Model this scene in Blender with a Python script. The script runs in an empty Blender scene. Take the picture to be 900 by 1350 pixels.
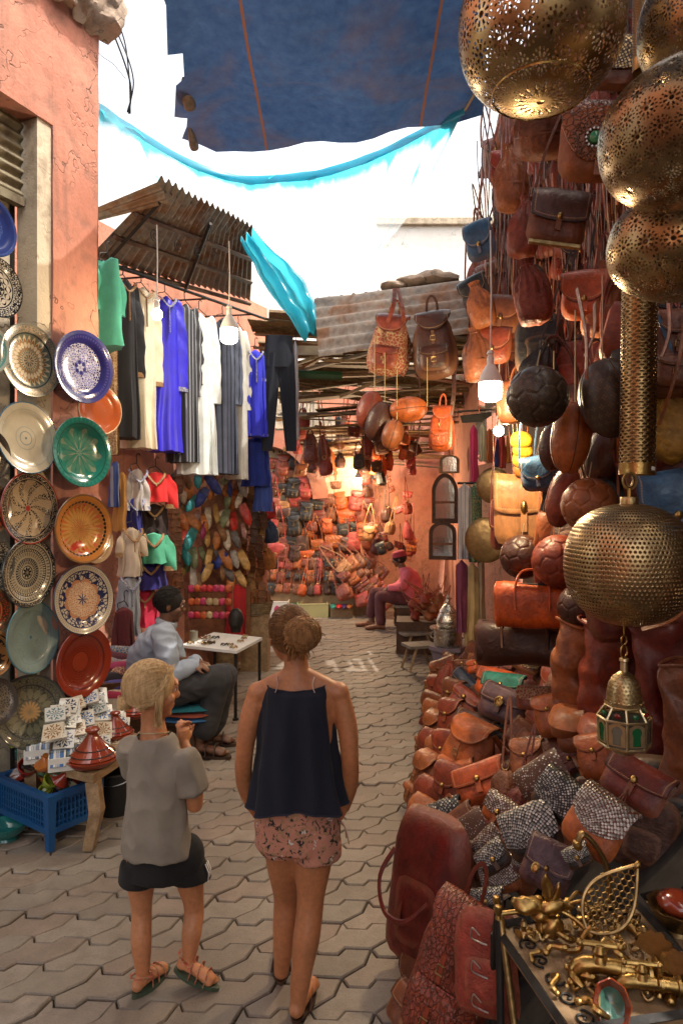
import bpy, bmesh, math, random
import numpy as np
from mathutils import Vector, Matrix, noise as mnoise
R = math.radians
PI = math.pi
C = bpy.context.scene.collection
RND = random.Random(7)
F = 900.0; CAMZ = 1.75

def P(px, py, Y):
    """where the sight line through a photo point reaches the depth Y"""
    return Vector(((px-450)/F*Y, Y, CAMZ-(py-675)/F*Y))
def ray_plane(px, py, p0, n):
    d = Vector(((px-450)/F, 1, -(py-675)/F)); o = Vector((0, 0, CAMZ))
    return o + d*((Vector(p0)-o).dot(n)/d.dot(n))
def basis(right, up, loc=(0, 0, 0)):
    r = Vector(right).normalized(); n = r.cross(Vector(up)).normalized(); u = n.cross(r)
    m = Matrix((r, n, u)).transposed().to_4x4(); m.translation = Vector(loc); return m
def rgb(h):
    h = h.lstrip('#'); c = [int(h[i:i+2], 16)/255 for i in (0, 2, 4)]
    return tuple((x/12.92 if x <= .04045 else ((x+.055)/1.055)**2.4) for x in c) + (1,)
def c4(c): return rgb(c) if isinstance(c, str) else (tuple(c)+(1,) if len(c) == 3 else tuple(c))

# ---------------------------------------------------------------- node helper
class G:
    def __init__(s, name):
        s.m = bpy.data.materials.new(name); s.m.use_nodes = True; s.t = s.m.node_tree; s.t.nodes.clear()
        s.out = s.t.nodes.new('ShaderNodeOutputMaterial')
    def n(s, t, ins=None, **pr):
        k = s.t.nodes.new('ShaderNode'+t)
        for a, b in pr.items(): setattr(k, a, b)
        for a, b in (ins or {}).items():
            if b is None: continue
            sk = k.inputs[a]
            if isinstance(b, bpy.types.NodeSocket): s.t.links.new(b, sk)
            else:
                if hasattr(sk.default_value, '__len__') and not isinstance(b, str):
                    b = tuple(b)
                    if len(sk.default_value) == 4 and len(b) == 3: b += (1,)
                sk.default_value = b
        return k
    def co(s, which='Object'): return s.n('TexCoord').outputs[which]
    def oc(s): return s.n('ObjectInfo').outputs['Color']
    def rnd(s): return s.n('ObjectInfo').outputs['Random']
    def jit(s, v=None):                      # object coordinates shifted by a random amount per object
        r = s.n('Math', {0: s.rnd(), 1: 37.0}, operation='MULTIPLY').outputs[0]
        return s.n('VectorMath', {0: v or s.co(), 1: r}, operation='ADD').outputs[0]
    def M(s, op, a, b=None, c=None):
        return s.n('Math', {0: a, 1: b, 2: c}, operation=op).outputs[0]
    def mp(s, v, scale=(1, 1, 1), loc=(0, 0, 0), rot=(0, 0, 0)):
        return s.n('Mapping', {'Vector': v, 'Scale': scale, 'Location': loc, 'Rotation': rot}).outputs[0]
    def noise(s, scale, detail=4, rough=.55, v=None, col=False, dist=0):
        k = s.n('TexNoise', {'Vector': v, 'Scale': scale, 'Detail': detail, 'Roughness': rough, 'Distortion': dist})
        return k.outputs['Color' if col else 'Fac']
    def vor(s, scale, v=None, feature='F1', rand=1, out='Distance'):
        return s.n('TexVoronoi', {'Vector': v, 'Scale': scale, 'Randomness': rand}, feature=feature).outputs[out]
    def ramp(s, f, st, interp='LINEAR'):
        k = s.n('ValToRGB', {0: f}); e = k.color_ramp; e.interpolation = interp
        while len(e.elements) < len(st): e.elements.new(.5)
        for el, (p, c) in zip(e.elements, st):
            el.position = p; el.color = c4(c) if not isinstance(c, (int, float)) else (c, c, c, 1)
        return k.outputs[0]
    def mix(s, f, a, b, mode='MIX'):
        k = s.n('Mix', data_type='RGBA', blend_type=mode)
        for i, v in ((0, f), (6, a), (7, b)):
            if isinstance(v, bpy.types.NodeSocket): s.t.links.new(v, k.inputs[i])
            else: k.inputs[i].default_value = v if i == 0 else c4(v)
        return k.outputs[2]
    def bump(s, h, strength=.4, dist=.01, nrm=None):
        return s.n('Bump', {'Height': h, 'Strength': strength, 'Distance': dist, 'Normal': nrm}).outputs[0]
    def p(s, base, rough=.5, metal=0, nrm=None, **kw):
        if isinstance(base, (tuple, str)): base = c4(base)
        ins = {'Base Color': base, 'Roughness': rough, 'Metallic': metal, 'Normal': nrm}
        ins.update({k.replace('_', ' '): v for k, v in kw.items()})
        return s.n('BsdfPrincipled', ins).outputs[0]
    def mixs(s, f, a, b): return s.n('MixShader', {0: f, 1: a, 2: b}).outputs[0]
    def end(s, sh):
        s.t.links.new(sh, s.out.inputs[0]); return s.m
    def sep(s, v): return s.n('SeparateXYZ', {0: v}).outputs
    def cxyz(s, x, y, z=0.0): return s.n('CombineXYZ', {0: x, 1: y, 2: z}).outputs[0]

MAT = {}
def val(g, c, a, n):                          # colour c varied by noise n: darker and lighter patches
    return g.mix(1.0, c, g.ramp(n, [(.25, 1-a), (.75, 1+a*.6)]), 'MULTIPLY')

# ---------------------------------------------------------------- mesh helper
class MB:
    def __init__(s): s.v = []; s.f = []; s.uv = []; s.has_uv = False
    def _add(s, vs, fs, uvs=None):
        b = len(s.v); s.v += [tuple(v) for v in vs]; s.f += [tuple(i+b for i in f) for f in fs]
        if uvs: s.has_uv = True; s.uv += list(uvs)
        else: s.uv += [(0, 0)]*len(vs)
        return s
    def box(s, c, size, m=None):
        x, y, z = (k/2 for k in size); c = Vector(c)
        vs = [Vector((a, b, d)) for a in (-x, x) for b in (-y, y) for d in (-z, z)]
        vs = [(m @ v if m else v)+c for v in vs]
        return s._add(vs, [(0, 1, 3, 2), (4, 6, 7, 5), (0, 4, 5, 1), (2, 3, 7, 6), (0, 2, 6, 4), (1, 5, 7, 3)])
    def tube(s, pts, r, seg=8, cap=True, flat=1.0, up=None):
        pts = [Vector(p) for p in pts]; n = len(pts)
        rs = r if isinstance(r, (list, tuple)) else [r]*n
        vs = []; uv = []; prev = None
        for i in range(n):
            t = (pts[min(i+1, n-1)]-pts[max(i-1, 0)])
            if t.length < 1e-9: t = Vector((0, 0, 1))
            t.normalize()
            if prev is None:
                a = Vector(up) if up else (Vector((0, 0, 1)) if abs(t.z) < .9 else Vector((1, 0, 0)))
            else: a = prev
            a = (a-t*a.dot(t))
            if a.length < 1e-6: a = t.orthogonal()
            a.normalize(); b = t.cross(a); prev = a
            for j in range(seg):
                th = 2*PI*j/seg
                vs.append(pts[i]+(a*math.cos(th)*flat+b*math.sin(th))*rs[i]); uv.append((j/seg, i/max(1, n-1)))
        fs = [(i*seg+j, i*seg+(j+1) % seg, (i+1)*seg+(j+1) % seg, (i+1)*seg+j) for i in range(n-1) for j in range(seg)]
        if cap: fs += [tuple(range(seg))[::-1], tuple((n-1)*seg+j for j in range(seg))]
        return s._add(vs, fs, uv)
    def lathe(s, prof, seg=32, m=None, a0=0, a1=2*PI, rad=None):
        n = len(prof); vs = []; uv = []
        L = [0]
        for i in range(1, n): L.append(L[-1]+math.dist(prof[i], prof[i-1]))
        for i, (r, z) in enumerate(prof):
            for j in range(seg+1):
                th = a0+(a1-a0)*j/seg; k = rad(th, i) if rad else 1
                v = Vector((r*k*math.cos(th), r*k*math.sin(th), z)); vs.append(m @ v if m else v); uv.append((j/seg, L[i]/(L[-1] or 1)))
        fs = [(i*(seg+1)+j, i*(seg+1)+j+1, (i+1)*(seg+1)+j+1, (i+1)*(seg+1)+j) for i in range(n-1) for j in range(seg)]
        return s._add(vs, fs, uv)
    def grid(s, fn, nu, nv, uvs=(1, 1)):
        vs = []; uv = []
        for i in range(nu+1):
            for j in range(nv+1):
                vs.append(fn(i/nu, j/nv)); uv.append((i/nu*uvs[0], j/nv*uvs[1]))
        fs = [(i*(nv+1)+j, (i+1)*(nv+1)+j, (i+1)*(nv+1)+j+1, i*(nv+1)+j+1) for i in range(nu) for j in range(nv)]
        return s._add(vs, fs, uv)
    def loft(s, rings, cap=True, closed=True):
        n = len(rings); k = len(rings[0]); vs = [v for r in rings for v in r]
        uv = [(j/k, i/max(1, n-1)) for i in range(n) for j in range(k)]
        kk = k if closed else k-1
        fs = [(i*k+j, i*k+(j+1) % k, (i+1)*k+(j+1) % k, (i+1)*k+j) for i in range(n-1) for j in range(kk)]
        if cap: fs += [tuple(range(k))[::-1], tuple((n-1)*k+j for j in range(k))]
        return s._add(vs, fs, uv)
    def prism(s, poly, d, m=None, y0=0.0):       # polygon in local x,z extruded along y
        k = len(poly)
        vs = [Vector((x, y0-d/2, z)) for x, z in poly]+[Vector((x, y0+d/2, z)) for x, z in poly]
        if m: vs = [m @ v for v in vs]
        fs = [tuple(range(k)), tuple(range(2*k-1, k-1, -1))]+[(i, k+i, k+(i+1) % k, (i+1) % k) for i in range(k)]
        return s._add(vs, fs, [(x, z) for x, z in poly]*2)
    def ell(s, c, r, seg=14, m=None):
        c = Vector(c); rows = max(4, seg//2); vs = []; uv = []
        for i in range(rows+1):
            ph = -PI/2+PI*i/rows
            for j in range(seg+1):
                th = 2*PI*j/seg
                v = Vector((r[0]*math.cos(ph)*math.cos(th), r[1]*math.cos(ph)*math.sin(th), r[2]*math.sin(ph)))
                vs.append((m @ v if m else v)+c); uv.append((j/seg, i/rows))
        w = seg+1
        return s._add(vs, [(i*w+j, i*w+j+1, (i+1)*w+j+1, (i+1)*w+j) for i in range(rows) for j in range(seg)], uv)
    def pillow(s, w, h, d, top=1.0, n=3.0, sag=0.0, seg=28, rings=5, amp=.012, seed=0, m=None, sq=.5):
        """puffy flat body in local x,z with thickness d along y; top scales the width at the top; n is the squareness"""
        vs = []; uv = []; fs = []
        so = Vector((seed*3.1, seed*1.7, seed*.9))
        for side in (-1, 1):
            b0 = len(vs)
            for i in range(rings+1):
                t = i/rings; tt = t**.8
                for j in range(seg):
                    th = 2*PI*j/seg; c, s_ = math.cos(th), math.sin(th)
                    k = (abs(c)**n+abs(s_)**n)**(-1/n)
                    x = c*k*w/2*tt; z = s_*k*h/2*tt
                    u = z/h+.5; x *= 1+(top-1)*u
                    th_ = d/2*(max(0, 1-tt**4))**sq*(1+sag*(.5-u))
                    y = side*th_
                    q = mnoise.noise_vector(Vector((x*7, y*7, z*7))+so)*amp
                    v = Vector((x, y, z))+q
                    vs.append(m @ v if m else v); uv.append((x, z))
            for i in range(rings):
                for j in range(seg):
                    q = (b0+i*seg+j, b0+i*seg+(j+1) % seg, b0+(i+1)*seg+(j+1) % seg, b0+(i+1)*seg+j)
                    fs.append(q if side > 0 else q[::-1])
        b1 = (rings+1)*seg
        for j in range(seg):
            fs.append((rings*seg+j, rings*seg+(j+1) % seg, b1+rings*seg+(j+1) % seg, b1+rings*seg+j))
        return s._add(vs, fs, uv)
    def mesh(s, name, mat, smooth=True, ang=40):
        me = bpy.data.meshes.new(name); me.from_pydata(s.v, [], s.f)
        if mat is not None: me.materials.append(MAT[mat] if isinstance(mat, str) else mat)
        if s.has_uv:
            ul = me.uv_layers.new(name='UVMap'); li = np.empty(len(me.loops), dtype=np.int32)
            me.loops.foreach_get('vertex_index', li); ul.data.foreach_set('uv', np.array(s.uv, dtype=np.float32)[li].ravel())
        me.update(); me.validate()
        if smooth:
            me.shade_smooth(); me.set_sharp_from_angle(angle=R(ang))
        return me
    def build(s, name, mat, parent=None, col=None, smooth=True, ang=40, label=None, M=None):
        o = bpy.data.objects.new(name, s.mesh(name, mat, smooth, ang)); C.objects.link(o)
        if parent is not None: o.parent = parent
        if M is not None: o.matrix_local = M
        if col is not None: o.color = c4(col)
        if label: o['label'] = label
        return o

def tag(o, label=None, cat=None, group=None, kind=None):
    for k, v in (('label', label), ('category', cat), ('group', group), ('kind', kind)):
        if v: o[k] = v
    return o
def thing(name, label, cat, M=None, group=None):
    o = bpy.data.objects.new(name, None); C.objects.link(o); o.empty_display_size = .05
    if M is not None: o.matrix_world = M if isinstance(M, Matrix) else Matrix.Translation(Vector(M))
    return tag(o, label, cat, group)
def copy_tree(o, parent=None):
    c = o.copy(); C.objects.link(c)
    if parent is not None: c.parent = parent
    for ch in list(o.children): copy_tree(ch, c)
    return c
def paint(o, col):
    """tint the leather of a copied thing; parts keep their own tint when they carry one"""
    if o.type == 'MESH' and 'own' not in o: o.color = c4(col)
    for ch in o.children: paint(ch, col)
def T(x=0, y=0, z=0): return Matrix.Translation(Vector((x, y, z)))
def RX(a): return Matrix.Rotation(a, 4, 'X')
def RY(a): return Matrix.Rotation(a, 4, 'Y')
def RZ(a): return Matrix.Rotation(a, 4, 'Z')
def S(x, y=None, z=None): return Matrix.Diagonal((x, y if y else x, z if z else x, 1))
def own(o): o['own'] = 1; return o
def catmull(pts, n=6):
    pts = [Vector(p) for p in pts]; out = []
    for i in range(len(pts)-1):
        a = pts[max(i-1, 0)]; b = pts[i]; c = pts[i+1]; d = pts[min(i+2, len(pts)-1)]
        for k in range(n):
            t = k/n
            out.append(.5*((2*b)+(c-a)*t+(2*a-5*b+4*c-d)*t*t+(3*b-a-3*c+d)*t**3))
    out.append(pts[-1]); return out

# ---------------------------------------------------------------- materials
def leather(name, rough=.34, bumpy=.25, base=None, stitch=False):
    g = G(name); v = g.jit()
    n1 = g.noise(9, 5, .6, v); n2 = g.noise(160, 2, .5, v); n3 = g.noise(26, 4, .6, v, dist=.6)
    c = val(g, base or g.oc(), .5, n1)
    c = g.mix(g.ramp(n3, [(.35, .35), (.6, 0.)]), c, (.012, .006, .004))
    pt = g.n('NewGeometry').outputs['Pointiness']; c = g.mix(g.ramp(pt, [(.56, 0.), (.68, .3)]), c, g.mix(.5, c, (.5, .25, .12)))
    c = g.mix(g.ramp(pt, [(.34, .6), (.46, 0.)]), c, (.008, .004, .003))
    if stitch:                                   # burnished edge and a line of stitches along the flap
        u_, v_, _ = g.sep(g.co('UV')); e = g.M('MINIMUM', g.M('MINIMUM', u_, g.M('SUBTRACT', 1.0, u_)), g.M('MULTIPLY', g.M('SUBTRACT', 1.0, v_), .8))
        ln = g.M('LESS_THAN', g.M('ABSOLUTE', g.M('SUBTRACT', e, .06)), .010); ds = g.M('GREATER_THAN', g.M('SINE', g.M('MULTIPLY', g.M('ADD', u_, v_), 170.0)), -.2)
        c = g.mix(g.ramp(e, [(.0, .75), (.035, .0)]), c, (.02, .008, .004)); c = g.mix(g.M('MULTIPLY', g.M('MULTIPLY', ln, ds), .75), c, (.5, .3, .15))
        n3 = g.M('SUBTRACT', n3, g.M('MULTIPLY', ln, .8))
    n4 = g.noise(13, 4, .6, v, dist=1.5); h = g.M('ADD', g.M('ADD', g.M('MULTIPLY', n2, .25), n3), g.M('MULTIPLY', n4, 1.6))
    r = g.ramp(n3, [(.3, rough+.25), (.7, rough-.02)])
    MAT[name] = g.end(g.p(c, r, 0, g.bump(h, bumpy+.1, .008), Specular_IOR_Level=.45))
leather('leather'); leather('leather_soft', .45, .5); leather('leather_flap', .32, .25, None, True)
def tooled(name):
    g = G(name); v = g.co('UV'); b = g.oc()
    w1 = g.vor(60, v, 'DISTANCE_TO_EDGE'); w2 = g.vor(170, v, 'F1')
    h = g.ramp(w1, [(.02, 0.), (.12, 1.)])
    c = g.mix(g.ramp(w1, [(.0, .75), (.1, 0.)]), val(g, b, .4, g.noise(12, 4, .6, g.jit())), (.02, .009, .005))
    MAT[name] = g.end(g.p(c, .38, 0, g.bump(g.M('ADD', h, g.M('MULTIPLY', w2, .6)), .7, .004)))
tooled('leather_tooled')
def sequin(name, metal):
    g = G(name); x, y, z = g.sep(g.co('UV'))
    x = g.M('ADD', x, .12); y = g.M('ADD', y, .1)
    r = g.M('SQRT', g.M('ADD', g.M('MULTIPLY', x, x), g.M('MULTIPLY', y, y))); th = g.M('ARCTAN2', y, x)
    v = g.cxyz(g.M('MULTIPLY', r, 82.0), g.M('MULTIPLY', th, 16.0), g.M('MULTIPLY', g.rnd(), 40.0))
    d = g.vor(1, v, 'F1', .3); colr = g.vor(1, v, 'F1', .3, 'Color')
    f = g.ramp(d, [(.40, 1.), (.47, 0.)])
    br = g.sep(colr)[0]
    mc = g.mix(br, tuple(k*.25 for k in c4(metal)[:3]), metal)
    a = g.p(mc, .38, .65, g.bump(g.M('ADD', br, g.M('MULTIPLY', d, -1.)), .8, .004)); b = g.p(g.mix(1., g.oc(), (.2, .2, .2), 'MULTIPLY'), .5)
    MAT[name] = g.end(g.mixs(f, b, a))
sequin('sequin_silver', (.55, .52, .48)); sequin('sequin_gold', (.8, .55, .25))
def fabric(name, weave=500, rough=.9, sheen=.04, vary=.25):
    g = G(name); v = g.jit()
    c = val(g, g.oc(), vary, g.noise(6, 4, .6, v))
    h = g.noise(weave, 2, .5, v); h2 = g.noise(22, 4, .6, v)
    MAT[name] = g.end(g.p(c, rough, 0, g.bump(g.M('ADD', g.M('MULTIPLY', h, .3), h2), .3, .006), Sheen_Weight=sheen))
fabric('fabric'); fabric('fabric_satin', 500, .45, .0)
def stripes(name, other, k=60):
    g = G(name); x = g.sep(g.co('UV'))[0]
    w = g.M('SINE', g.M('MULTIPLY', x, float(k)))
    c = g.mix(g.ramp(w, [(.55, 0.), (.75, .85)]), val(g, g.oc(), .25, g.noise(8, 4, .6, g.jit())), other)
    MAT[name] = g.end(g.p(c, .8, 0, g.bump(g.noise(40, 3, .6, g.jit()), .3, .006)))
stripes('stripe_grey', (.24, .25, .28), 150); stripes('stripe_dark', (.01, .01, .014), 130)
def embroid(name, thread, ground=None, sc=60):
    g = G(name); v = g.jit()
    e = g.vor(sc, v, 'DISTANCE_TO_EDGE'); n = g.noise(sc*1.2, 3, .6, v)
    f = g.ramp(g.M('ADD', e, g.M('MULTIPLY', n, .35)), [(.2, 1.), (.3, 0.)])
    MAT[name] = g.end(g.p(g.mix(f, ground or g.oc(), thread), .6, 0, g.bump(f, .5, .004)))
embroid('trim_gold', (.30, .17, .06), (.2, .1, .04)); embroid('trim_silver', (.32, .31, .33), (.12, .12, .2)); embroid('kilim', (.42, .3, .16), None, 45)
def plain(name, col=None, rough=.5, metal=0, n=.2, sc=14, bump=.15, bsc=60, **kw):
    g = G(name); v = g.jit(); c = col and c4(col)
    base = g.oc() if col is None else None
    if base is None:
        rr = g.n('RGB'); rr.outputs[0].default_value = c; base = rr.outputs[0]
    nn = g.noise(sc, 5, .6, v)
    MAT[name] = g.end(g.p(val(g, base, n, nn), g.ramp(nn, [(.3, min(1, rough+.12)), (.7, max(.03, rough-.08))]), metal, g.bump(g.noise(bsc, 4, .6, v), bump, .005), **kw))
plain('paintwork', None, .5); plain('brass', (.46, .29, .10), .32, 1, .5, 22, .35, 45)
plain('brass_pale', (.78, .62, .36), .34, 1, .4, 22, .35, 45); plain('brass_old', (.40, .27, .12), .38, 1, .5, 20, .5, 30); plain('steel', (.45, .44, .42), .35, 1, .3)
plain('silver', (.62, .58, .5), .25, 1, .4, 40, .6, 90); plain('iron', (.03, .027, .025), .55, .6, .4)
plain('rope', (.45, .36, .22), .9, 0, .3); plain('black_rubber', (.012, .012, .013), .6)
plain('glaze', None, .16, 0, .22, 18, .05, 20, Coat_Weight=.5); plain('terracotta_glaze', (.24, .035, .012), .18, 0, .3, 9, .1, 25, Coat_Weight=.6)
plain('white_plastic', (.75, .74, .7), .4, 0, .08); plain('plastic', None, .42, 0, .12, 9, .1, 25)
plain('cardboard', (.3, .19, .1), .85, 0, .25); plain('dark_cloth', (.02, .017, .016), .9, 0, .4)
plain('card_white', (.7, .68, .62), .7, 0, .12)
def wood(name, a, b, sc=6):
    g = G(name); v = g.mp(g.jit(), (sc*3, sc*.35, sc*3))
    n = g.noise(2.2, 6, .65, v, dist=1.2); n2 = g.noise(14, 3, .6, g.jit())
    c = g.mix(g.ramp(n, [(.3, 0.), (.7, 1.)]), a, b); c = g.mix(g.ramp(n2, [(.4, .5), (.6, 0.)]), c, tuple(x*.5 for x in a))
    MAT[name] = g.end(g.p(c, .62, 0, g.bump(n, .35, .006)))
wood('wood_pale', (.24, .14, .065), (.42, .28, .15)); wood('wood_dark', (.045, .018, .008), (.12, .05, .02)); wood('wood_red', (.16, .05, .02), (.28, .1, .04))
wood('reed', (.1, .06, .025), (.32, .22, .1), 4); wood('wood_grey', (.16, .13, .1), (.3, .25, .2))
def skin(name, col, red=.25):
    g = G(name); v = g.jit()
    c = g.mix(g.ramp(g.noise(11, 4, .6, v), [(.35, 0.), (.7, red)]), col, (col[0]*1.05, col[1]*.72, col[2]*.6))
    c = val(g, c, .2, g.noise(60, 3, .6, v)); c = val(g, c, .25, g.noise(5, 3, .6, v))
    MAT[name] = g.end(g.p(c, .48, 0, g.bump(g.noise(300, 2, .5, v), .12, .002), Subsurface_Weight=.12, Subsurface_Radius=(.012, .004, .002), Subsurface_Scale=1.0))
skin('skin_tan', (.50, .205, .088)); skin('skin_girl', (.55, .24, .11)); skin('skin_brown', (.165, .075, .04))
def hair(name, a, b, ro=.42):
    g = G(name); n = g.noise(5, 3, .6, g.mp(g.jit(), (18, 18, 2))); w = g.sep(g.co('UV'))[0]
    c = g.mix(g.ramp(g.M('ADD', g.M('MULTIPLY', n, .8), g.M('MULTIPLY', g.noise(60, 2, .5, g.jit()), .2)), [(.3, 0.), (.68, 1.)]), a, b)
    MAT[name] = g.end(g.p(c, ro, 0, None, Specular_IOR_Level=.22))
hair('hair_blonde', (.40, .24, .10), (.78, .56, .30)); hair('hair_brown', (.12, .05, .018), (.55, .28, .11)); hair('hair_brown_dark', (.06, .025, .01), (.30, .14, .05)); hair('hair_black', (.008, .007, .006), (.03, .026, .024), .7)
def bulb():
    g = G('bulb_glow'); MAT['bulb_glow'] = g.end(g.n('Emission', {'Color': (1, .82, .55, 1), 'Strength': 30.0}).outputs[0])
    g = G('bulb_white'); MAT['bulb_white'] = g.end(g.n('Emission', {'Color': (1, .93, .8, 1), 'Strength': 26.0}).outputs[0])
    g = G('mirror'); MAT['mirror'] = g.end(g.p((.75, .73, .7), .08, 1, g.bump(g.noise(6, 2), .05, .01)))
    g = G('glass_green'); MAT['glass_green'] = g.end(g.p((.01, .12, .04), .1, 0, None, Coat_Weight=.5))
    g = G('glass_red'); MAT['glass_red'] = g.end(g.p((.2, .012, .008), .1, 0, None, Coat_Weight=.5))
    g = G('glass_clear'); MAT['glass_clear'] = g.end(g.p((.16, .14, .10), .06, 0, None, Coat_Weight=.5))
bulb()
# perforated brass
def perforated(name, Nu, Nv, hole=.3, style='hex', v0=.0, v1=1.0, base=(.54, .375, .185)):
    g = G(name); u, v, _ = g.sep(g.co('UV')); nz = g.noise(7, 5, .6, g.jit()); nf = g.noise(60, 3, .6, g.jit())
    y = g.M('MULTIPLY', v, float(Nv)); row = g.M('FLOOR', y)
    x = g.M('ADD', g.M('MULTIPLY', u, float(Nu)), g.M('MULTIPLY', g.M('MODULO', row, 2.0), .5))
    fx = g.M('SUBTRACT', g.M('FRACT', x), .5); fy = g.M('SUBTRACT', g.M('FRACT', y), .5)
    r = g.M('SQRT', g.M('ADD', g.M('MULTIPLY', fx, fx), g.M('MULTIPLY', fy, fy)))
    if style == 'hex':
        hl = g.M('LESS_THAN', r, hole)
    else:
        th = g.M('ARCTAN2', fy, fx)
        pet = g.M('MULTIPLY', g.M('GREATER_THAN', g.M('SINE', g.M('MULTIPLY', th, 8.0)), .05), g.M('MULTIPLY', g.M('GREATER_THAN', r, .17), g.M('LESS_THAN', r, .33)))
        pet2 = g.M('MULTIPLY', g.M('GREATER_THAN', g.M('SINE', g.M('MULTIPLY', th, 16.0)), .2), g.M('MULTIPLY', g.M('GREATER_THAN', r, .37), g.M('LESS_THAN', r, .47)))
        ctr = g.M('LESS_THAN', r, .1)
        rv = g.vor(float(Nv)*2.6, g.cxyz(g.M('MULTIPLY', u, Nu/Nv), v), 'F1', 1); out = g.M('MULTIPLY', g.M('GREATER_THAN', r, .52), g.M('LESS_THAN', rv, .22))
        hl = g.M('MINIMUM', 1.0, g.M('ADD', g.M('ADD', pet, pet2), g.M('ADD', ctr, out)))
    inb = g.M('MULTIPLY', g.M('GREATER_THAN', v, v0), g.M('LESS_THAN', v, v1)); hl = g.M('MULTIPLY', hl, inb)
    c = g.mix(g.ramp(nz, [(.35, .7), (.7, 0.)]), base, tuple(k*.35 for k in base))
    rg = g.ramp(nz, [(.3, .42), (.7, .26)])
    hl_h = g.ramp(r, [(hole*.9 if style == 'hex' else .1, 0.), ((hole*.9 if style == 'hex' else .1)+.15, 1.)])
    br = g.p(c, rg, 1, g.bump(g.M('ADD', hl_h, g.M('MULTIPLY', nf, .5)), .35, .004))
    MAT[name] = g.end(g.mixs(hl, br, g.n('BsdfTransparent').outputs[0]))
perforated('brass_dots', 92, 44, .27, 'hex', .07, .97); perforated('brass_flower', 17, 8, .3, 'f', .02, .97)
perforated('brass_flower_dark', 26, 12, .3, 'f', .05, .97, (.42, .29, .15)); perforated('brass_tube', 14, 60, .3, 'hex', .0, .95, (.42, .27, .12)); perforated('brass_small', 24, 9, .3, 'f', .1, .9, (.75, .57, .29))
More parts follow.
